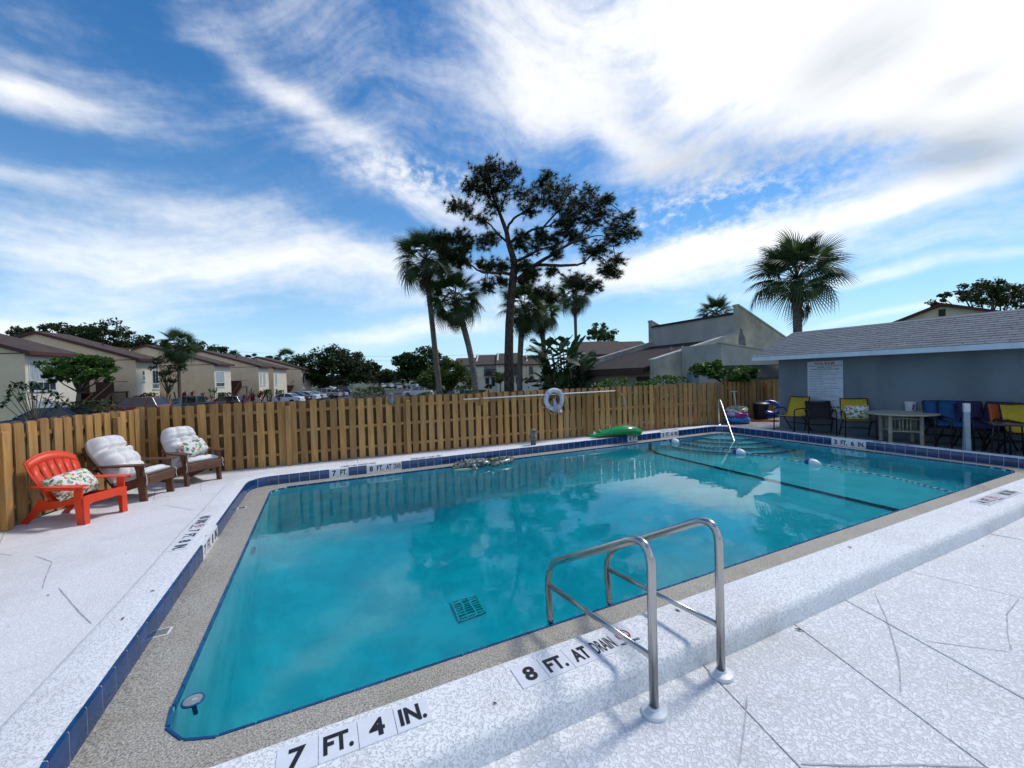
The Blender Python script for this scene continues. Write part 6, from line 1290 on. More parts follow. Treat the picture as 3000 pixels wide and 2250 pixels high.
        for x in (-h * 0.58, h * 0.60):
            rw = 0.33 if kind == 'sedan' else 0.38; M = Matrix.Translation((x, q * (hw - 0.10), rw)) @ Matrix.Rotation(-q * PI / 2, 4, 'X'); wv = MB(); wv.lathe([(rw * 0.62, 0.12), (rw * 0.95, 0.125), (rw, 0.09), (rw, -0.08), (rw * 0.9, -0.1)], 22, M); wo = wv.build('wheel', M_TYRE, t, smooth=40); rm = MB(); rm.lathe([(rw * 0.62, 0.118), (rw * 0.58, 0.10), (rw * 0.2, 0.125), (0.01, 0.128)], 14, M); rm.build('rim', M_RIM, wo, smooth=40)
    lp = MB(); lp.box(-h - 0.012, -h + 0.03, -0.26, 0.26, 0.52, 0.65); lp.build('number_plate', M_HEAD, t); bp = MB(); bp.cbox(-h - 0.05, -h + 0.1, -hw * 0.93, hw * 0.93, 0.33, 0.48, 0.02); bp.build('rear_bumper', pm if kind != 'pickup' else M_RIM, t)
    if kind == 'pickup': bd = MB(); bd.box(-h + 0.08, -0.85, -hw + 0.14, hw - 0.14, 1.06, 1.106); bd.build('cargo_bed', M_TYRE, t)
    return t
A0 = R_(154.8)
car('dark blue sedan behind the left fence with its roof just showing', 'sedan', paint('navy', (0.008, 0.018, 0.09)), 165, 1193, 23.5, R_(168))
car('red utility vehicle parked in front of the narrow-windowed house', 'suv', paint('red', (0.22, 0.022, 0.016)), 408, 1164, 34, R_(163))
car('dark slate pickup truck with its bed towards the right', 'pickup', paint('slate', (0.045, 0.065, 0.09)), 555, 1160, 43, R_(163))
car('maroon car next to the slate pickup', 'suv', paint('maroon', (0.10, 0.008, 0.016)), 668, 1161, 49, R_(158))
car('white sedan nearest the red-leaved plants', 'sedan', paint('white', (0.62, 0.66, 0.72)), 838, 1152, 54, R_(158))
car('black car between the two white sedans', 'sedan', paint('black', (0.012, 0.013, 0.016)), 862, 1148, 58, R_(158))
car('second white sedan, beside the black car', 'sedan', paint('white', (0.62, 0.66, 0.72)), 892, 1147, 62, R_(156))
car('pale silver car squeezed in behind the second white sedan', 'sedan', paint('silver', (0.36, 0.40, 0.44)), 915, 1146, 68, R_(155))
car('beige-silver pickup truck in the middle of the lot', 'pickup', paint('champagne', (0.34, 0.33, 0.31)), 946, 1138, 72, R_(154))
car('blue-grey sedan just behind the silver pickup', 'sedan', paint('steel_blue', (0.16, 0.20, 0.30)), 985, 1142, 80, R_(153))
car('black utility vehicle under the dark oak', 'suv', paint('black', (0.012, 0.013, 0.016)), 1003, 1132, 86, R_(153))
car('distant white car under the oak, above the silver pickup', 'sedan', paint('white', (0.62, 0.66, 0.72)), 958, 1130, 104, R_(150))
for i, (px, py, d, k, c, w) in enumerate(((1116, 1123, 118, 'sedan', 'white', 'far white car at the left end of the distant row'), (1140, 1122, 118, 'sedan', 'white', 'far white car second in the distant row'), (1161, 1122, 118, 'suv', 'silver', 'far silver car in the middle of the distant row'), (1186, 1125, 120, 'sedan', 'black', 'far black car in the distant row'), (1216, 1118, 112, 'suv', 'white', 'far white off-road vehicle at the right end of the distant row'))): car(w, k, paint(c, (0, 0, 0)), px, py, d, R_(110))
car('white car with its nose showing beside the bushy yellow-green tree', 'suv', paint('white', (0, 0, 0)), 1232, 1131, 66, R_(150))
def speed_sign():
    d = 22; p = dp(517, 1180, d); g = gz(p); t = thing('speed_limit_sign', 'tilted grey speed limit sign showing above the fence by the slate pickup', 'sign', (p.x, p.y, g), CAMA + R_(8)); b = MB(); b.cbox(-0.23, 0.23, -0.012, 0, -0.32, 0.30, 0.004); z = p.z - g; pl = b.build('plate', mat('weathered_sign_sheet', (0.22, 0.25, 0.29), 0.5, 0.15, 5), t, loc=(0, 0, z - 0.05), rot=(0, R_(-9), 0))
    for s, zz, w in (('SPEED', 0.20, 0.34), ('LIMIT', 0.05, 0.30)): text('lettering', s, M_BLACK, frame((0, -0.0145, zz), (1, 0, 0), (0, 0, 1)), w, 0.105 if len(s) > 2 else 0.2, pl, 0.04)
    b = MB(); b.box(-0.03, 0.03, 0.002, 0.03, -z + 0.05, 0.65); b.build('post', M_STAIR, t, loc=(0, 0, z - 0.05), rot=(0, R_(-9), 0)); bo = MB(); bo.tube([(-0.21, -0.0135, -0.30), (0.21, -0.0135, -0.30), (0.21, -0.0135, 0.28), (-0.21, -0.0135, 0.28)], 0.006, 4, closed=True, flat=1); bo.build('border', M_BLACK, pl)
speed_sign()
def rail_fence():
    d = 112; a = camframe(1065, d); t = thing('rail_fence', 'white three-rail fence in the distance under the oaks', 'fence', a, CAMA); z = lambda y: dp(1065, y, d).z - a.z; W = 40 / 1196.4 * d
    for y in (1125, 1129, 1133): b = MB(); b.box(-W, W, 0, 0.05, z(y) - 0.09, z(y) + 0.09); b.build('rail', M_WHITE, t)
    for i in range(5): x = -W + 2 * W * i / 4; b = MB(); b.box(x - 0.09, x + 0.09, -0.06, 0.11, 0, z(1123)); b.build('post', M_WHITE, t)
rail_fence()
def wires():
    for k, (y0, y1) in enumerate(((1030, 1032), (1042, 1046))):
        a, b = dp(690, y0, 118), dp(1650, y1 - 6, 118); t = thing('overhead_wire', ('upper' if k == 0 else 'lower') + ' overhead power wire across the sky above the oaks', 'wire', a); mb = MB(); mb.tube([(b - a) * (i / 20) + Vector((0, 0, -1.6 * math.sin(PI * i / 20))) for i in range(21)], 0.022, 4); mb.build('cable', M_FRAME, t)
wires()
# ------------------------------------------------------------------ plants
def leafmat(name, c1, c2, c3=None, trans=0.30, rough=0.55):
    if name in MATS: return MATS[name]
    m = bpy.data.materials.new(name); m.use_nodes = True; t = NT(m.node_tree); b = m.node_tree.nodes['Principled BSDF']; b.inputs['Roughness'].default_value = rough; b.inputs['Specular IOR Level'].default_value = 0.35
    ri = t.n('ShaderNodeNewGeometry').outputs['Random Per Island']
    st = [(0.0, c1), (0.75, c2)] + ([(1.0, c3)] if c3 else [])
    c = t.ramp(ri, st); t.set(b.inputs['Base Color'], c)
    td = t.n('ShaderNodeBsdfTranslucent'); t.set(td.inputs[0], c); mx = t.n('ShaderNodeMixShader', i_0=trans); t.set(mx.inputs[1], b.outputs[0]); t.set(mx.inputs[2], td.outputs[0]); t.set(m.node_tree.nodes['Material Output'].inputs[0], mx.outputs[0])
    MATS[name] = m; return m
M_BARK = mat('grey_bark', (0.15, 0.125, 0.10), 0.9, 0.3, 5, bump=0.9, bscale=14, stretch=(2, 2, 0.6)); M_PBARK = mat('palm_trunk_bark', (0.20, 0.17, 0.145), 0.9, 0.28, 4, bump=0.9, bscale=10, stretch=(1, 1, 6)); M_PINEB = mat('pine_bark', (0.105, 0.075, 0.062), 0.95, 0.4, 9, bump=1.0, bscale=12, stretch=(2, 2, 0.5))
LF_OAK = leafmat('oak_leaf', (0.010, 0.022, 0.006), (0.035, 0.060, 0.014), (0.075, 0.10, 0.025)); LF_GRN = leafmat('bright_leaf', (0.020, 0.065, 0.010), (0.070, 0.155, 0.022), (0.14, 0.22, 0.04)); LF_YEL = leafmat('yellow_green_leaf', (0.030, 0.065, 0.012), (0.09, 0.13, 0.025), (0.16, 0.18, 0.04)); LF_RED = leafmat('red_leaf', (0.045, 0.006, 0.012), (0.15, 0.018, 0.035), (0.24, 0.04, 0.06)); LF_PALM = leafmat('palm_frond', (0.018, 0.046, 0.016), (0.055, 0.098, 0.028), (0.095, 0.140, 0.042), 0.36, 0.45); LF_PINE = leafmat('pine_needle', (0.014, 0.028, 0.008), (0.060, 0.082, 0.018), (0.12, 0.13, 0.03), 0.35); LF_DEAD = leafmat('dead_frond', (0.05, 0.035, 0.02), (0.12, 0.08, 0.045)); LF_BOP = leafmat('broad_leaf', (0.010, 0.032, 0.012), (0.030, 0.070, 0.022), (0.06, 0.11, 0.035), 0.18, 0.4)
def rdir():
    z = random.uniform(-1, 1); a = random.uniform(0, 2 * PI); r = math.sqrt(1 - z * z); return Vector((r * math.cos(a), r * math.sin(a), z))
def leaf_quads(mb, pts, size, up=0.3, asp=0.5):
    V, Fs = mb.v, mb.f
    for p in pts:
        n = rdir(); n.z = abs(n.z) * (1 - up) + up; n.normalize(); a = n.orthogonal().normalized(); q = random.uniform(0, 2 * PI); b = n.cross(a); x = a * math.cos(q) + b * math.sin(q); y = n.cross(x); s = size * random.uniform(0.65, 1.35); o = len(V)
        V += [tuple(p - x * s), tuple(p - y * s * asp + x * s * 0.1), tuple(p + x * s), tuple(p + y * s * asp + x * s * 0.1)]; Fs.append((o, o + 1, o + 2, o + 3))
def clump_pts(c, r, n, shell=0.55):
    out = []
    for _ in range(n):
        d = rdir(); k = (shell + (1 - shell) * random.random()) if random.random() < 0.75 else random.random(); out.append(Vector((c[0] + d.x * r[0] * k, c[1] + d.y * r[1] * k, c[2] + d.z * r[2] * k)))
    return out
def crown(mb, ells, leaf, dens, sub=0.34, flat=0.8):
    """crown of leafy clumps: each big ellipsoid is broken into many small lobes of leaves"""
    for (c, r, n) in ells:
        for _ in range(n):
            d = rdir(); k = random.uniform(0.45, 0.98); cc = (c[0] + d.x * r[0] * k, c[1] + d.y * r[1] * k, c[2] + d.z * r[2] * k); q = sub * random.uniform(0.6, 1.3) * min(r); leaf_quads(mb, clump_pts(cc, (q * 1.25, q * 1.25, q * flat), int(dens * random.uniform(0.7, 1.3))), leaf)
def tree(name, label, base, ells, leafm, leaf, dens, trunk_r, cat='tree', group=None, sub=0.34, limbs=True, bark=None):
    """ells in world coordinates; trunk and limbs reach into them"""
    base = Vector(base); t = thing(name, label, cat, base, 0, group); E = [((Vector(c) - base), r, n) for c, r, n in ells]
    top = sum((e[0] for e in E), Vector()) / len(E); lowz = min(e[0].z - e[1][2] for e in E); fork = Vector((top.x * 0.5, top.y * 0.5, max(0.3, lowz * 0.75 + 0.2)))
    mb = MB(); mb.tube([(0, 0, -0.2), (fork.x * 0.3, fork.y * 0.3, fork.z * 0.5), fork], [trunk_r * 1.25, trunk_r, trunk_r * 0.8], 10); mb.build('trunk', bark or M_BARK, t, smooth='all')
    if limbs:
        lb = MB()
        for c, r, n in E:
            for k in range(3):
                d = rdir(); e = c + Vector((d.x * r[0] * 0.6, d.y * r[1] * 0.6, abs(d.z) * r[2] * 0.5)); mid = fork.lerp(e, 0.5) + Vector((random.uniform(-0.1, 0.1) * r[0], random.uniform(-0.1, 0.1) * r[1], -0.1 * r[2])); lb.tube([fork, mid, e], [trunk_r * 0.5, trunk_r * 0.28, trunk_r * 0.08], 6)
        lb.build('limbs', bark or M_BARK, t, smooth='all')
    cb = MB(); crown(cb, E, leaf, dens, sub); cb.build('crown', leafm, t, fix=False); return t
def pe(px, py, d, rx, ry, n, dd=None, deep=None):
    """clump seen at a pixel with pixel radii, at distance d"""
    p = dp(px, py, d + (dd or 0)); s = d / 1196.4; return (p, (rx * s, (deep or rx * s), ry * s), n)
def foot(px, d): p = dp(px, 1110, d); return Vector((p.x, p.y, gz(p)))

# ---- fan palms
def frond_mesh(length, blade, nseg, droop, spread=118, w=0.030):
    mb = MB(); mb.tube([(0, 0, 0), (length * 0.5, 0, 0.05 * length), (length, 0, 0.02 * length)], [0.025, 0.018, 0.012], 5)
    for i in range(nseg):
        th = R_(-spread + 2 * spread * i / (nseg - 1)); L = blade * (1 - 0.30 * abs(th) / R_(spread)) * random.uniform(0.92, 1.05); d = Vector((math.cos(th), math.sin(th), 0)); sd = Vector((-d.y, d.x, 0)); o = Vector((length, 0, 0.02 * length)); lift = 0.16 * abs(math.sin(th)) * blade
        def P(s, wd): q = o + d * (L * s); q.z += lift * s - droop * blade * (s ** 2.2) * (0.7 + 0.5 * max(0, math.cos(th))); q.x -= 0.14 * droop * L * s * s; return q + sd * wd
        mb.add([P(0.02, 0), P(0.40, w), P(0.40, -w), P(0.72, w * 0.72), P(0.72, -w * 0.72), P(1.0, 0)], [(0, 1, 2), (1, 3, 4, 2), (3, 5, 4)])
    return mb
def palm(label, crown_px, base_px, d, R, nf_=34, trunk_r=0.16, lean=None, group='fan palms beyond the fence', cat='palm tree', low=-55, seed=0, dead=3, boots=True):
    random.seed(100 + seed); c = dp(crown_px[0], crown_px[1], d); b = foot(base_px, d); t = thing('fan_palm', label, cat, b, 0, group); h = c - b
    pts = []
    for i in range(9):
        s = i / 8; q = Vector((h.x * s, h.y * s, h.z * s))
        if lean: q += CR * (lean * math.sin(PI * s))
        pts.append(q)
    mb = MB(); mb.tube([pts[0] - Vector((0, 0, 0.3))] + pts[1:], [trunk_r * 1.25, trunk_r * 1.08, trunk_r, trunk_r * 0.98, trunk_r * 0.95, trunk_r * 0.95, trunk_r * 0.98, trunk_r * 1.05, trunk_r * 1.1], 12); mb.build('trunk', M_PBARK, t, smooth='all')
    if boots:
        bb = MB(); ax = (pts[-1] - pts[-2]).normalized()
        for i in range(46):
            z = -0.04 - 0.9 * (i / 46.0) * R * 0.5; a = i * 2.4; dd = Vector((math.cos(a), math.sin(a), 0)); q = pts[-1] + ax * z + dd * trunk_r * 0.9; bb.tube([q, q + dd * 0.10 * R * 0.5 + Vector((0, 0, 0.17 * R * 0.5))], [0.05, 0.02], 4)
        bb.build('leaf_bases', mat('brown_leaf_base', (0.085, 0.045, 0.028), 0.9, 0.3, 9), t)
    nf = int(nf_ * 0.95)
    vs = [frond_mesh(R * 0.50, R * 0.52, 36, dr, w=0.0125 * R).mesh('frond', fix=False) for dr in (0.26, 0.48, 0.75)]
    for i in range(nf):
        az = i * 2.39996 + random.uniform(-0.2, 0.2); k = (i + 0.5) / nf; el = R_(82 - (82 - low) * (k ** 0.85)) + R_(random.uniform(-8, 8)); v = vs[0] if el > R_(35) else (vs[1] if el > R_(-5) else vs[2]); m3 = Matrix.Rotation(az, 3, 'Z') @ Matrix.Rotation(-el, 3, 'Y') @ Matrix.Rotation(random.uniform(-0.7, 0.7), 3, 'X'); s = random.uniform(0.86, 1.1)
        o = mobj('frond', v, LF_PALM, t, pts[-1] + Vector((0, 0, 0.06 * R))); o.rotation_euler = m3.to_euler(); o.scale = (s, s, s)
    for i in range(dead):
        o = mobj('dead_frond', vs[2], LF_DEAD, t, pts[-1] - Vector((0, 0, 0.15 * R))); o.rotation_euler = (Matrix.Rotation(i * 2.1 + seed, 3, 'Z') @ Matrix.Rotation(R_(70), 3, 'Y')).to_euler(); o.scale = (0.8, 0.8, 0.8)
    return t
palm('tall fan palm left of the pine with a straight leaning trunk', (1247, 768), 1292, 22, 2.05, 38, 0.155, 0.0, seed=1, low=-45)
palm('fan palm with a bowed trunk just left of the pine', (1333, 880), 1394, 21, 1.85, 34, 0.16, 0.28, seed=2, low=-50)
palm('fan palm directly behind the pine trunk', (1533, 908), 1521, 24, 1.9, 36, 0.17, -0.1, seed=3, low=-50)
palm('fan palm right behind the pine, its crown among the others', (1583, 922), 1598, 27, 1.75, 32, 0.16, 0.1, seed=4, low=-50)
palm('slender distant fan palm right of the pine', (1684, 868), 1690, 36, 2.1, 34, 0.14, 0.0, seed=5, low=-45)
palm('lone stout fan palm rising behind the pool house roof', (2334, 825), 2340, 19, 2.45, 40, 0.19, 0.0, seed=6, low=-22, dead=1)
palm('small fan palm crown peeking over the clubhouse wall', (2098, 925), 2098, 34, 1.9, 34, 0.16, 0.0, seed=7, low=-20, dead=0)
palm('fan palm in front of the townhouse by the slate pickup', (522, 1018), 524, 42, 2.2, 36, 0.17, 0.0, seed=8, low=-65)
palm('little fan palm above the townhouse roofs', (683, 1046), 683, 95, 1.9, 26, 0.14, 0, seed=9, low=-20, dead=0)
palm('fan palm above the far roofs beside the dark oaks', (838, 1052), 838, 98, 3.0, 26, 0.2, 0, seed=10, low=-60)

# ---- the big pine
def pine():
    random.seed(5); d = 21.0; q = lambda x, y, dd=0.0: dp(1100 + x / 2.765, 440 + y / 2.765, d + dd); b = foot(1489, d); t = thing('pine_tree', 'tall spreading pine with bare dark limbs rising behind the fence', 'tree', b); P = lambda x, y, dd=0.0: q(x, y, dd) - b
    tr = MB(); tk = [(1075, 1960, 0), (1080, 1659, 0), (1085, 1400, 0), (1100, 1180, 0), (1115, 1040, 0), (1125, 900, 0.05), (1080, 760, 0.1), (1062, 660, 0.1), (1010, 520, 0.1), (960, 400, 0.05), (930, 270, 0), (905, 130, 0)]
    tr.tube([Vector((0, 0, -0.3))] + [P(*k) for k in tk[1:]], [0.30, 0.235, 0.215, 0.20, 0.21, 0.17, 0.14, 0.12, 0.085, 0.06, 0.04, 0.015], 14); tr.build('trunk', M_PINEB, t, smooth='all')
    LB = [([(1100, 1010, 0), (1000, 990, -0.3), (900, 995, -0.7), (800, 965, -0.9), (720, 860, -1.0), (690, 750, -1.0)], 0.085), ([(1150, 1050, 0), (1290, 930, -0.3), (1430, 845, -0.7), (1600, 745, -1.0), (1740, 700, -1.1), (1840, 690, -1.2)], 0.115), ([(1130, 900, 0), (1230, 860, 0.4), (1340, 800, 0.9), (1500, 760, 1.3), (1600, 640, 1.5)], 0.085), ([(1290, 925, -0.2), (1440, 935, -0.5), (1580, 935, -0.8), (1670, 930, -0.9), (1760, 840, -1.0), (1900, 740, -1.1), (2060, 660, -1.2)], 0.085), ([(1450, 940, -0.5), (1500, 1000, -0.7), (1560, 1050, -0.9), (1700, 1060, -1.0)], 0.05), ([(1080, 760, 0.1), (1180, 700, -0.3), (1280, 640, -0.7), (1390, 620, -0.9), (1540, 540, -1.2), (1680, 460, -1.4)], 0.085), ([(1062, 660, 0.1), (1100, 560, 0.4), (1220, 490, 0.8), (1340, 420, 1.1), (1400, 300, 1.3), (1390, 220, 1.3)], 0.07), ([(1080, 750, 0.1), (990, 680, 0.3), (930, 600, 0.5), (830, 550, 0.8), (720, 490, 1.0), (630, 440, 1.1)], 0.06), ([(1150, 1050, 0), (1240, 1080, 0.3), (1310, 1130, 0.5), (1420, 1160, 0.6)], 0.05), ([(1010, 520, 0.1), (1040, 400, -0.3), (1080, 280, -0.6), (1110, 180, -0.7)], 0.05), ([(960, 420, 0.05), (860, 330, -0.4), (780, 300, -0.6)], 0.045), ([(1340, 640, -0.8), (1500, 480, -0.4), (1560, 340, 0.0), (1600, 300, 0.1)], 0.05), ([(1600, 745, -1.0), (1760, 560, -0.5), (1880, 420, -0.2)], 0.05), ([(1115, 960, 0.0), (1010, 940, 0.5), (930, 930, 0.7)], 0.04), ([(900, 995, -0.7), (880, 1060, -0.9), (910, 1100, -1.0)], 0.03), ([(1760, 840, -1.0), (1880, 900, -1.2), (1930, 990, -1.3)], 0.035), ([(1500, 560, -1.1), (1640, 420, -1.3), (1730, 330, -1.4)], 0.035)]
    lb = MB(); nodes = []
    for L, r in LB:
        pts = bend([P(*k) for k in L], 0.4, 3); n = len(pts); pts = [p + Vector((random.uniform(-1, 1), random.uniform(-1, 1), random.uniform(-1, 1))) * 0.03 for p in pts]; lb.tube(pts, [r * (1 - 0.80 * i / (n - 1)) for i in range(n)], 8); nodes += pts[2:]
    CL = [(640, 450, 60), (760, 300, 70), (740, 480, 60), (850, 180, 80), (880, 330, 80), (960, 130, 70), (1040, 250, 90), (1110, 170, 60), (960, 450, 70), (860, 560, 60), (870, 750, 70), (940, 700, 60), (1180, 350, 80), (1290, 400, 80), (1340, 290, 70), (1390, 220, 60), (1250, 500, 70), (1420, 420, 80), (1560, 320, 80), (1500, 450, 80), (1620, 420, 70), (1730, 330, 60), (1680, 480, 80), (1800, 430, 80), (1880, 400, 60), (1850, 520, 70), (1760, 580, 70), (1620, 560, 70), (1500, 600, 60), (2030, 540, 60), (2080, 660, 60), (1980, 680, 70), (1900, 720, 70), (1830, 800, 70), (1950, 900, 60), (1880, 960, 60), (1920, 1000, 50), (1740, 830, 70), (1640, 700, 80), (1560, 660, 70), (1480, 740, 70), (1380, 720, 70), (1280, 780, 70), (1160, 780, 60), (1180, 700, 50), (1330, 690, 50), (1460, 840, 50), (1420, 980, 40), (870, 930, 50), (980, 930, 70), (1040, 940, 60), (900, 1090, 60), (1020, 1070, 50), (1180, 940, 70), (1250, 960, 60), (1200, 1060, 50), (1270, 1020, 50), (1400, 1150, 60), (1440, 1190, 50), (1320, 1150, 40), (1590, 1050, 60), (1680, 1070, 60), (1780, 1100, 50), (1640, 1100, 50), (520, 720, 60), (600, 740, 60), (700, 700, 60), (740, 770, 50), (680, 820, 60), (640, 880, 60), (720, 900, 50), (560, 830, 60), (1000, 330, 80), (900, 240, 80), (1450, 320, 70), (1560, 520, 70), (1940, 620, 60)]
    nd = MB(); u = d / 1196.4 / 2.765
    for (x, y, r) in CL:
        near = min(nodes, key=lambda p: (p - P(x, y, 0)).length); c = P(x, y, 0); depth = (near - c).dot(CF) * 0.8 + random.uniform(-0.35, 0.35); c = c + (ray(1100 + x / 2.765, 440 + y / 2.765)) * depth; mid = near.lerp(c, 0.5) + Vector((0, 0, random.uniform(-0.12, 0.05))); lb.tube([near, mid, c], [0.028, 0.02, 0.012], 5)
        for k in range(int(22 + r / 3)):
            dd = rdir(); p = c + Vector((dd.x, dd.y, dd.z * 0.8)) * (r * u * 1.5 * random.uniform(0.2, 1.0)); lb.tube([c, p], [0.011, 0.006], 4)
            ax = ((p - c).normalized() * 0.7 + Vector((0, 0, 0.55))).normalized()
            for j in range(26):
                e = (ax * random.uniform(-0.15, 1.0) + rdir() * 0.85).normalized(); Ln = random.uniform(0.20, 0.32); s = e.orthogonal().normalized() * 0.021; o = len(nd.v); nd.v += [tuple(p + s), tuple(p - s), tuple(p + e * Ln - Vector((0, 0, 0.03)))]; nd.f.append((o, o + 1, o + 2))
    lb.build('limbs', M_PINEB, t, smooth='all'); nd.build('needles', LF_PINE, t, fix=False)
pine()
random.seed(21)
# ---- broadleaf trees
tree('umbrella_tree', 'round-crowned bright green umbrella tree in front of the first townhouse', foot(218, 27), [pe(235, 1075, 27, 82, 34, 26), pe(250, 1060, 27, 62, 30, 18), pe(205, 1100, 26.5, 60, 22, 16), pe(270, 1105, 26.5, 62, 20, 16), pe(235, 1085, 26.5, 80, 28, 16)], LF_GRN, 0.12, 70, 0.13, group='trees by the townhouses', sub=0.42)
GO = 'dark oaks behind the townhouses'
tree('oak_tree', 'dark oak behind the nearest townhouse roof', foot(115, 62), [pe(70, 985, 62, 60, 28, 26), pe(150, 978, 62, 60, 32, 26), pe(210, 990, 62, 50, 34, 20), pe(110, 1000, 62, 90, 26, 20)], LF_OAK, 0.22, 60, 0.3, group=GO); tree('oak_tree', 'tall dark oak between the first two townhouse roofs', foot(290, 60), [pe(250, 985, 60, 50, 40, 20), pe(320, 975, 60, 55, 42, 24), pe(280, 1010, 60, 70, 40, 20)], LF_OAK, 0.22, 60, 0.35, group=GO); tree('oak_tree', 'dark oak right of the second townhouse roof', foot(410, 64), [pe(380, 1012, 64, 55, 36, 30), pe(440, 1018, 64, 50, 34, 28), pe(500, 1030, 66, 50, 28, 20)], LF_OAK, 0.22, 60, 0.3, group=GO); tree('oak_tree', 'dark oak behind the third townhouse roof', foot(600, 90), [pe(580, 1030, 90, 50, 30, 28), pe(640, 1038, 90, 50, 28, 26), pe(540, 1030, 90, 40, 28, 18)], LF_OAK, 0.26, 55, 0.3, group=GO)
tree('oak_tree', 'low oak showing above the far townhouse roofs', foot(740, 100), [pe(735, 1052, 100, 45, 14, 14), pe(790, 1055, 100, 40, 14, 12)], LF_OAK, 0.26, 50, 0.3, group=GO)
tree('street_tree', 'thin small-leaved tree in front of the second townhouse', foot(487, 40), [pe(480, 1090, 40, 30, 30, 10), pe(520, 1085, 40, 34, 26, 9), pe(495, 1125, 40, 30, 14, 4), pe(470, 1060, 40, 24, 20, 6)], LF_OAK, 0.13, 34, 0.12, group='trees by the townhouses', sub=0.5)
GB = 'big shade trees at the back of the parking lot'
tree('shade_tree', 'broad dark shade tree with several trunks left of the lot entrance', foot(925, 92), [pe(925, 1070, 92, 60, 42, 34), pe(985, 1062, 92, 60, 48, 36), pe(1040, 1075, 92, 60, 44, 30), pe(960, 1100, 92, 90, 26, 40), pe(1060, 1100, 92, 50, 22, 18), pe(900, 1105, 92, 40, 20, 12)], LF_OAK, 0.32, 80, 0.5, group=GB, sub=0.36); tree('shade_tree', 'smaller grey-green shade tree in the gap of the lot entrance', foot(1110, 112), [pe(1095, 1085, 112, 50, 30, 26), pe(1135, 1092, 112, 40, 26, 20)], LF_OAK, 0.34, 70, 0.4, group=GB); tree('shade_tree', 'rounded dark shade tree behind the tall fan palm', foot(1225, 88), [pe(1195, 1060, 88, 46, 34, 30), pe(1250, 1058, 88, 52, 40, 34), pe(1220, 1090, 88, 70, 26, 24), pe(1300, 1070, 92, 40, 26, 18)], leafmat('deep_green_leaf', (0.012, 0.030, 0.007), (0.030, 0.070, 0.014), (0.05, 0.10, 0.02)), 0.32, 80, 0.5, group=GB, sub=0.36)
tree('olive_tree', 'bushy yellow-green tree behind the tall palm trunk', foot(1300, 42), [pe(1265, 1105, 42, 40, 36, 26), pe(1325, 1085, 42, 44, 34, 28), pe(1345, 1115, 42, 44, 30, 22), pe(1290, 1125, 42, 50, 24, 18)], LF_YEL, 0.16, 70, 0.2, group='trees by the townhouses', sub=0.42); tree('lime_tree', 'small light green round-leaved tree above the brown-roofed house', foot(1760, 60), [pe(1755, 965, 60, 26, 26, 10), pe(1785, 975, 60, 24, 24, 10), pe(1735, 985, 60, 28, 18, 7), pe(1770, 995, 60, 36, 16, 8)], LF_GRN, 0.24, 34, 0.18, group='trees by the townhouses', sub=0.45)
tree('oak_tree', 'dark oak rising behind the gable house at the right', foot(2900, 46), [pe(2870, 850, 46, 70, 30, 24), pe(2940, 865, 46, 90, 44, 40), pe(2790, 880, 46, 60, 22, 12), pe(3010, 880, 46, 80, 50, 30)], LF_OAK, 0.16, 65, 0.35, sub=0.38, group='trees at the right')
tree('garden_shrub', 'leafy small tree beside the pine trunk in front of the townhouses', foot(1465, 70), [pe(1468, 1105, 70, 22, 22, 14)], LF_YEL, 0.2, 50, 0.12, 'shrub', 'shrubs before the middle townhouses'); tree('garden_shrub', 'dark round shrub by the townhouse doors', foot(1430, 71), [pe(1430, 1132, 71, 14, 8, 10)], LF_OAK, 0.16, 50, 0.1, 'shrub', 'shrubs before the middle townhouses', limbs=False); tree('garden_shrub', 'dark hedge shrub above the white vinyl fence', foot(1540, 70), [pe(1540, 1112, 70, 26, 12, 14)], LF_OAK, 0.16, 50, 0.1, 'shrub', 'shrubs before the middle townhouses', limbs=False)
# ---- hedges and shrubs
def hedge(label, px0, px1, py0, py1, d, m, leaf, dens=1.0, flowers=None, group='hedges beyond the fence', n=900):
    b = foot((px0 + px1) / 2, d); t = thing('hedge', label, 'hedge', b, CAMA, group); W = (px1 - px0) / 1196.4 * d / 2; zt = dp((px0 + px1) / 2, py0, d).z - b.z; zb = max(0.0, dp((px0 + px1) / 2, py1, d).z - b.z - 0.8); mb = MB(); pts = []
    for i in range(int(n * dens)):
        x = random.uniform(-W, W); k = random.random(); top = zt * (1 + 0.05 * math.sin(x * 2.1) + 0.04 * math.sin(x * 5.3 + 1)); z = zb + (top - zb) * (1 - k * k); e = min(1, (W - abs(x)) / (0.18 * W + 0.01)) ** 0.5; y = random.choice((-1, 1)) * random.uniform(0.2, 0.55) * (1 - 0.5 * max(0, (z / top) - 0.7)); pts.append(Vector((x, y, zb + (z - zb) * (0.45 + 0.55 * e))))
    leaf_quads(mb, pts, leaf); mb.build('foliage', m, t, fix=False); st = MB()
    for i in range(8): x = -W * 0.9 + 1.8 * W * i / 7; st.tube([(x, 0, -0.1), (x + 0.1, 0.05, zt * 0.8)], [0.03, 0.012], 5)
    st.build('stems', M_BARK, t)
    if flowers:
        fb = MB(); leaf_quads(fb, [p + Vector((0, -0.05, 0.03)) for p in random.sample(pts, flowers[1])], flowers[2]); fb.build('blossom', flowers[0], t, fix=False)
    return t
LF_PINK = leafmat('pink_petal', (0.50, 0.16, 0.16), (0.62, 0.30, 0.26), trans=0.2); LF_CRE = leafmat('cream_petal', (0.60, 0.55, 0.22), (0.70, 0.66, 0.36), trans=0.2)
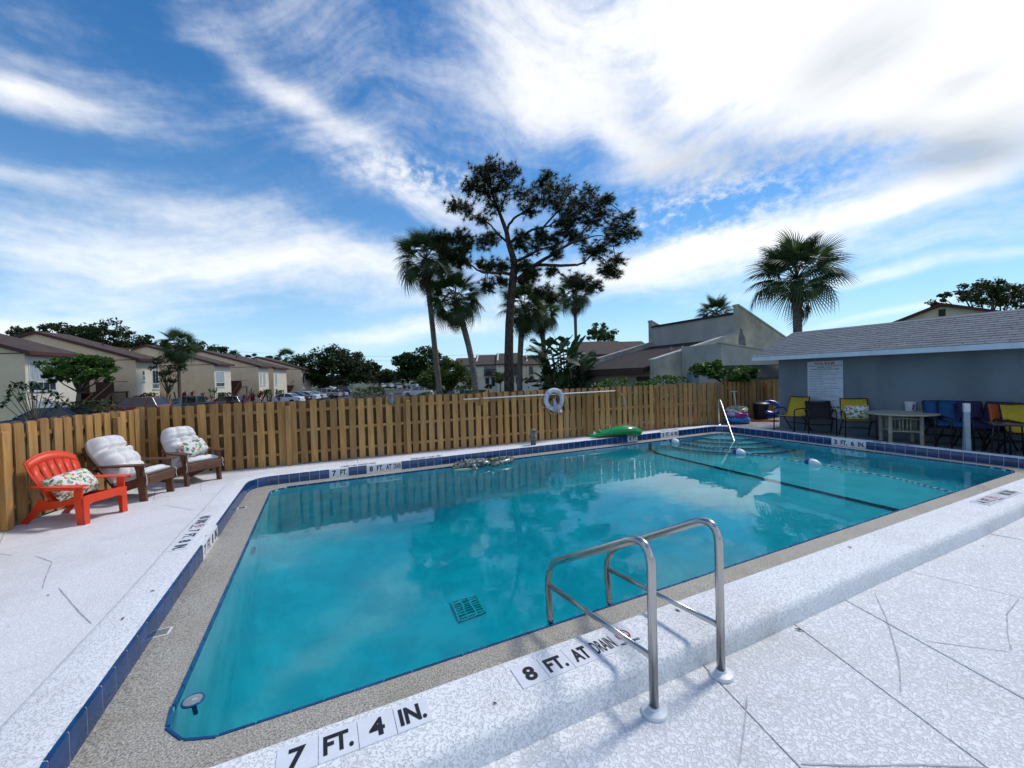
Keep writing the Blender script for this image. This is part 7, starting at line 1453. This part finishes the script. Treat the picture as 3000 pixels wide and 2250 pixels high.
hedge('clipped green hedge with red blossom beside the lot entrance', 1036, 1126, 1137, 1170, 44, LF_YEL, 0.11, 1.3, (LF_RED, 26, 0.14)); hedge('low yellow-green hedge left of the tall palm trunk', 1216, 1266, 1152, 1170, 30, LF_YEL, 0.08, 0.7); hedge('hibiscus hedge with pink flowers behind the fence', 1728, 1840, 1117, 1150, 13.5, LF_GRN, 0.055, 0.9, (LF_PINK, 12, 0.075)); hedge('clipped hedge left of the utility cabinet', 1855, 2012, 1108, 1140, 14, LF_GRN, 0.05, 1.5); hedge('round clipped bush behind the maroon car', 640, 676, 1153, 1175, 50, LF_YEL, 0.12, 0.4); hedge('round clipped bush at the foot of the narrow-windowed house', 398, 455, 1155, 1180, 40, LF_GRN, 0.12, 0.5); hedge('clipped box hedge below the far stairs', 768, 792, 1144, 1175, 60, LF_YEL, 0.14, 0.4); hedge('small clipped hedge by the far end of the row', 808, 828, 1145, 1165, 66, LF_YEL, 0.14, 0.3)
def ti_plant(label, px, py, d, n, size, m, grp='red-leaved plants in front of the townhouses'):
    b = foot(px, d); t = thing('ti_plant', label, 'plant', b, 0, grp); top = dp(px, py, d).z - b.z; st = MB(); lf = []
    leaf = MB(); L = size; leaf.add([(0, 0, 0), (L * 0.4, L * 0.10, L * 0.16), (L * 0.4, -L * 0.10, L * 0.16), (L * 0.75, L * 0.07, L * 0.15), (L * 0.75, -L * 0.07, L * 0.15), (L, 0, L * 0.02)], [(0, 1, 2), (1, 3, 4, 2), (3, 5, 4)]); me = leaf.mesh('leaf', fix=False)
    heads = [(0, 0, top - size * 0.6)] + [(random.uniform(-1, 1) * size * 1.3, random.uniform(-1, 1) * size, top * random.uniform(0.55, 0.85)) for _ in range(n // 10)]
    for hx, hy, hz in heads:
        st.tube([(hx * 0.4, hy * 0.4, -0.1), (hx, hy, hz)], [0.03, 0.02], 5)
        for i in range(10):
            o = mobj('leaf', me, m, t, (hx, hy, hz - random.uniform(0, 0.3) * size)); o.rotation_euler = (Matrix.Rotation(i * 2.4 + random.uniform(-0.3, 0.3), 3, 'Z') @ Matrix.Rotation(-R_(random.uniform(-10, 75)), 3, 'Y')).to_euler(); s = random.uniform(0.7, 1.1); o.scale = (s, s, s)
    st.build('stem', M_BARK, t)
ti_plant('tall spiky dark red plant in front of the white sedan', 762, 1141, 47, 40, 0.9, LF_RED); ti_plant('dark red plant left of the white sedan, lower than its neighbour', 735, 1158, 46, 40, 0.9, LF_RED); ti_plant('dark red plant against the white sedan door', 792, 1160, 48, 30, 0.8, LF_RED); ti_plant('reddish croton bush behind the slate pickup', 592, 1148, 51, 50, 0.8, LF_RED); ti_plant('small red plant left of the slate pickup', 541, 1148, 52, 20, 0.8, LF_RED); ti_plant('red plant at the corner of the narrow-windowed house', 488, 1150, 50, 20, 0.8, LF_RED); ti_plant('small yucca leaning at the tall-windowed house', 626, 1138, 53, 20, 0.9, LF_YEL)
# sea-grape bush, plumeria, bird of paradise
tree('sea_grape_bush', 'round-leaved green bush between the cabinet and the pool house', foot(2125, 13.5), [pe(2075, 1085, 13.5, 42, 30, 20), pe(2135, 1095, 13.5, 50, 22, 18), pe(2190, 1095, 13.5, 40, 20, 14)], LF_GRN, 0.075, 46, 0.06, 'bush', sub=0.5)
def plumeria():
    random.seed(31); d = 20; b = foot(95, d); t = thing('plumeria', 'sparse plumeria shrub with pale yellow flower heads at the left edge', 'shrub', b); st = MB(); lf = MB(); fl_ = MB(); tips = [(30, 1140), (45, 1125), (60, 1130), (75, 1128), (90, 1135), (110, 1130), (125, 1145), (150, 1150), (170, 1160), (60, 1160), (100, 1165), (25, 1165), (140, 1175), (190, 1180), (10, 1185), (165, 1185)]
    for i, (x, y) in enumerate(tips):
        p = dp(x, y, d + random.uniform(-1.2, 1.2)) - b; m1 = Vector((p.x * 0.35, p.y * 0.35, p.z * 0.5)); st.tube([(0, 0, 0), m1, p], [0.035, 0.022, 0.014], 6)
        for k in range(24):
            dd = rdir(); dd.z = dd.z * 0.6; e = dd.normalized(); s = e.cross(Vector((0, 0, 1))).normalized() * 0.055; L = random.uniform(0.22, 0.38); o = len(lf.v); lf.v += [tuple(p), tuple(p + e * L * 0.5 + s), tuple(p + e * L), tuple(p + e * L * 0.5 - s)]; lf.f.append((o, o + 1, o + 2, o + 3))
        if i < 9: leaf_quads(fl_, clump_pts(p + Vector((0, 0, 0.08)), (0.09, 0.09, 0.06), 16), 0.04)
    st.build('stems', M_BARK, t, smooth='all'); lf.build('leaves', LF_BOP, t, fix=False); fl_.build('flowers', LF_CRE, t, fix=False); random.seed(41)
plumeria()
hedge('dark shrubs at the foot of the umbrella tree', 170, 330, 1178, 1215, 24, LF_OAK, 0.09, 1.0)
def bird_of_paradise():
    random.seed(51); d = 24; b = foot(1655, d); t = thing('giant_bird_of_paradise', 'dark clump of giant bird-of-paradise with paddle leaves behind the life ring', 'plant', b); L = 1.05
    lm = MB(); n = 7; Lf = []
    for i in range(n + 1):
        s = i / n; w = 0.24 * math.sin(PI * (0.04 + 0.92 * s)) ** 0.7; Lf.append([(s * 1.3, w, 0.10 * w - 0.16 * s * s + 0.10 * math.sin(s * 20) * w), (s * 1.3, 0, -0.16 * s * s), (s * 1.3, -w, 0.10 * w - 0.16 * s * s - 0.06 * math.sin(s * 23) * w)])
    lm.loops(Lf, closed=False); me = lm.mesh('leaf', 'all', fix=False); st = MB()
    sp = [(1597, 1010), (1612, 1000), (1630, 992), (1640, 1005), (1650, 995), (1662, 1008), (1675, 1015), (1690, 1012), (1705, 1030), (1585, 1030), (1600, 1040), (1620, 1030), (1640, 1035), (1660, 1045), (1680, 1040), (1700, 1050), (1590, 1065), (1610, 1060), (1630, 1065), (1655, 1070), (1675, 1070), (1695, 1075), (1715, 1060), (1580, 1055), (1605, 1085), (1625, 1090), (1645, 1095), (1665, 1095), (1685, 1095), (1705, 1090), (1720, 1080), (1595, 1105), (1640, 1115), (1680, 1115), (1612, 1112), (1660, 1120), (1700, 1115)]
    for i, (x, y) in enumerate(sp):
        p = dp(x, y, d + random.uniform(-0.9, 0.9)) - b; p.z -= 0.15; st.tube([(p.x * 0.35, p.y * 0.35, -0.1), (p.x * 0.7, p.y * 0.7, p.z * 0.55), p], [0.06, 0.045, 0.02], 5)
        for k in range(4):
            out = math.atan2(p.y, p.x) + random.uniform(-1.0, 1.0) + k * 2.4; o = mobj('leaf', me, LF_BOP, t, p - Vector((0, 0, 0.28 * k))); o.rotation_euler = (Matrix.Rotation(out, 3, 'Z') @ Matrix.Rotation(-R_(random.uniform(15, 78) - 22 * k), 3, 'Y') @ Matrix.Rotation(random.uniform(-0.6, 0.6), 3, 'X')).to_euler(); s = random.uniform(0.55, 0.95) * L; o.scale = (s, s, s)
    for i in range(9):
        p = dp(random.uniform(1590, 1710), random.uniform(1060, 1120), d - 0.6) - b; o = mobj('dead_leaf', me, LF_DEAD, t, p); o.rotation_euler = (Matrix.Rotation(random.uniform(0, 6), 3, 'Z') @ Matrix.Rotation(R_(75), 3, 'Y')).to_euler(); o.scale = (0.5, 0.5, 0.5)
    st.build('stems', mat('green_stem', (0.05, 0.065, 0.03), 0.8, 0.3, 6), t, smooth='all')
    # feather fronds arching out to the sides
    ff = MB()
    for (x0, y0, x1, y1, sgn) in ((1700, 1075, 1745, 1055, 1), (1705, 1090, 1752, 1075, 1), (1600, 1060, 1545, 1045, -1), (1605, 1075, 1540, 1070, -1), (1700, 1100, 1745, 1100, 1), (1598, 1045, 1555, 1015, -1)):
        a, e = dp(x0, y0, d - 0.5) - b, dp(x1, y1, d - 0.5) - b
        for i in range(22):
            s = i / 21; c = a.lerp(e, s) + Vector((0, 0, 0.55 * math.sin(PI * s * 0.75))); 
            for q in (-1, 1): dr = ((e - a).normalized() * 0.5 + Vector((0, 0, q * 0.75 - 0.35)) + CF * q * 0.3).normalized(); w = (e - a).normalized() * 0.028; o = len(ff.v); ff.v += [tuple(c + w), tuple(c - w), tuple(c + dr * 0.42 * (1 - 0.5 * s))]; ff.f.append((o, o + 1, o + 2))
    ff.build('feather_fronds', LF_PALM, t, fix=False)
bird_of_paradise()

def far_wood():
    random.seed(77); mb = MB()
    for i in range(120):
        px = 560 + i * 10.5 + random.uniform(-8, 8); d = random.uniform(150, 190); top = 1085 + 10 * math.sin(i * 0.37) + random.uniform(-6, 6); p = dp(px, top + 12, d); crown(mb, [(p, (3.2, 3.2, 2.0), 4), (p - Vector((0, 0, 3)), (3.4, 3.2, 2.6), 4)], 0.75, 26, 0.55)
    o = mb.build('distant_wood', LF_OAK, None, fix=False); o['kind'] = 'stuff'; o['label'] = 'line of distant dark trees beyond the parking lot'; o['category'] = 'trees'
far_wood()
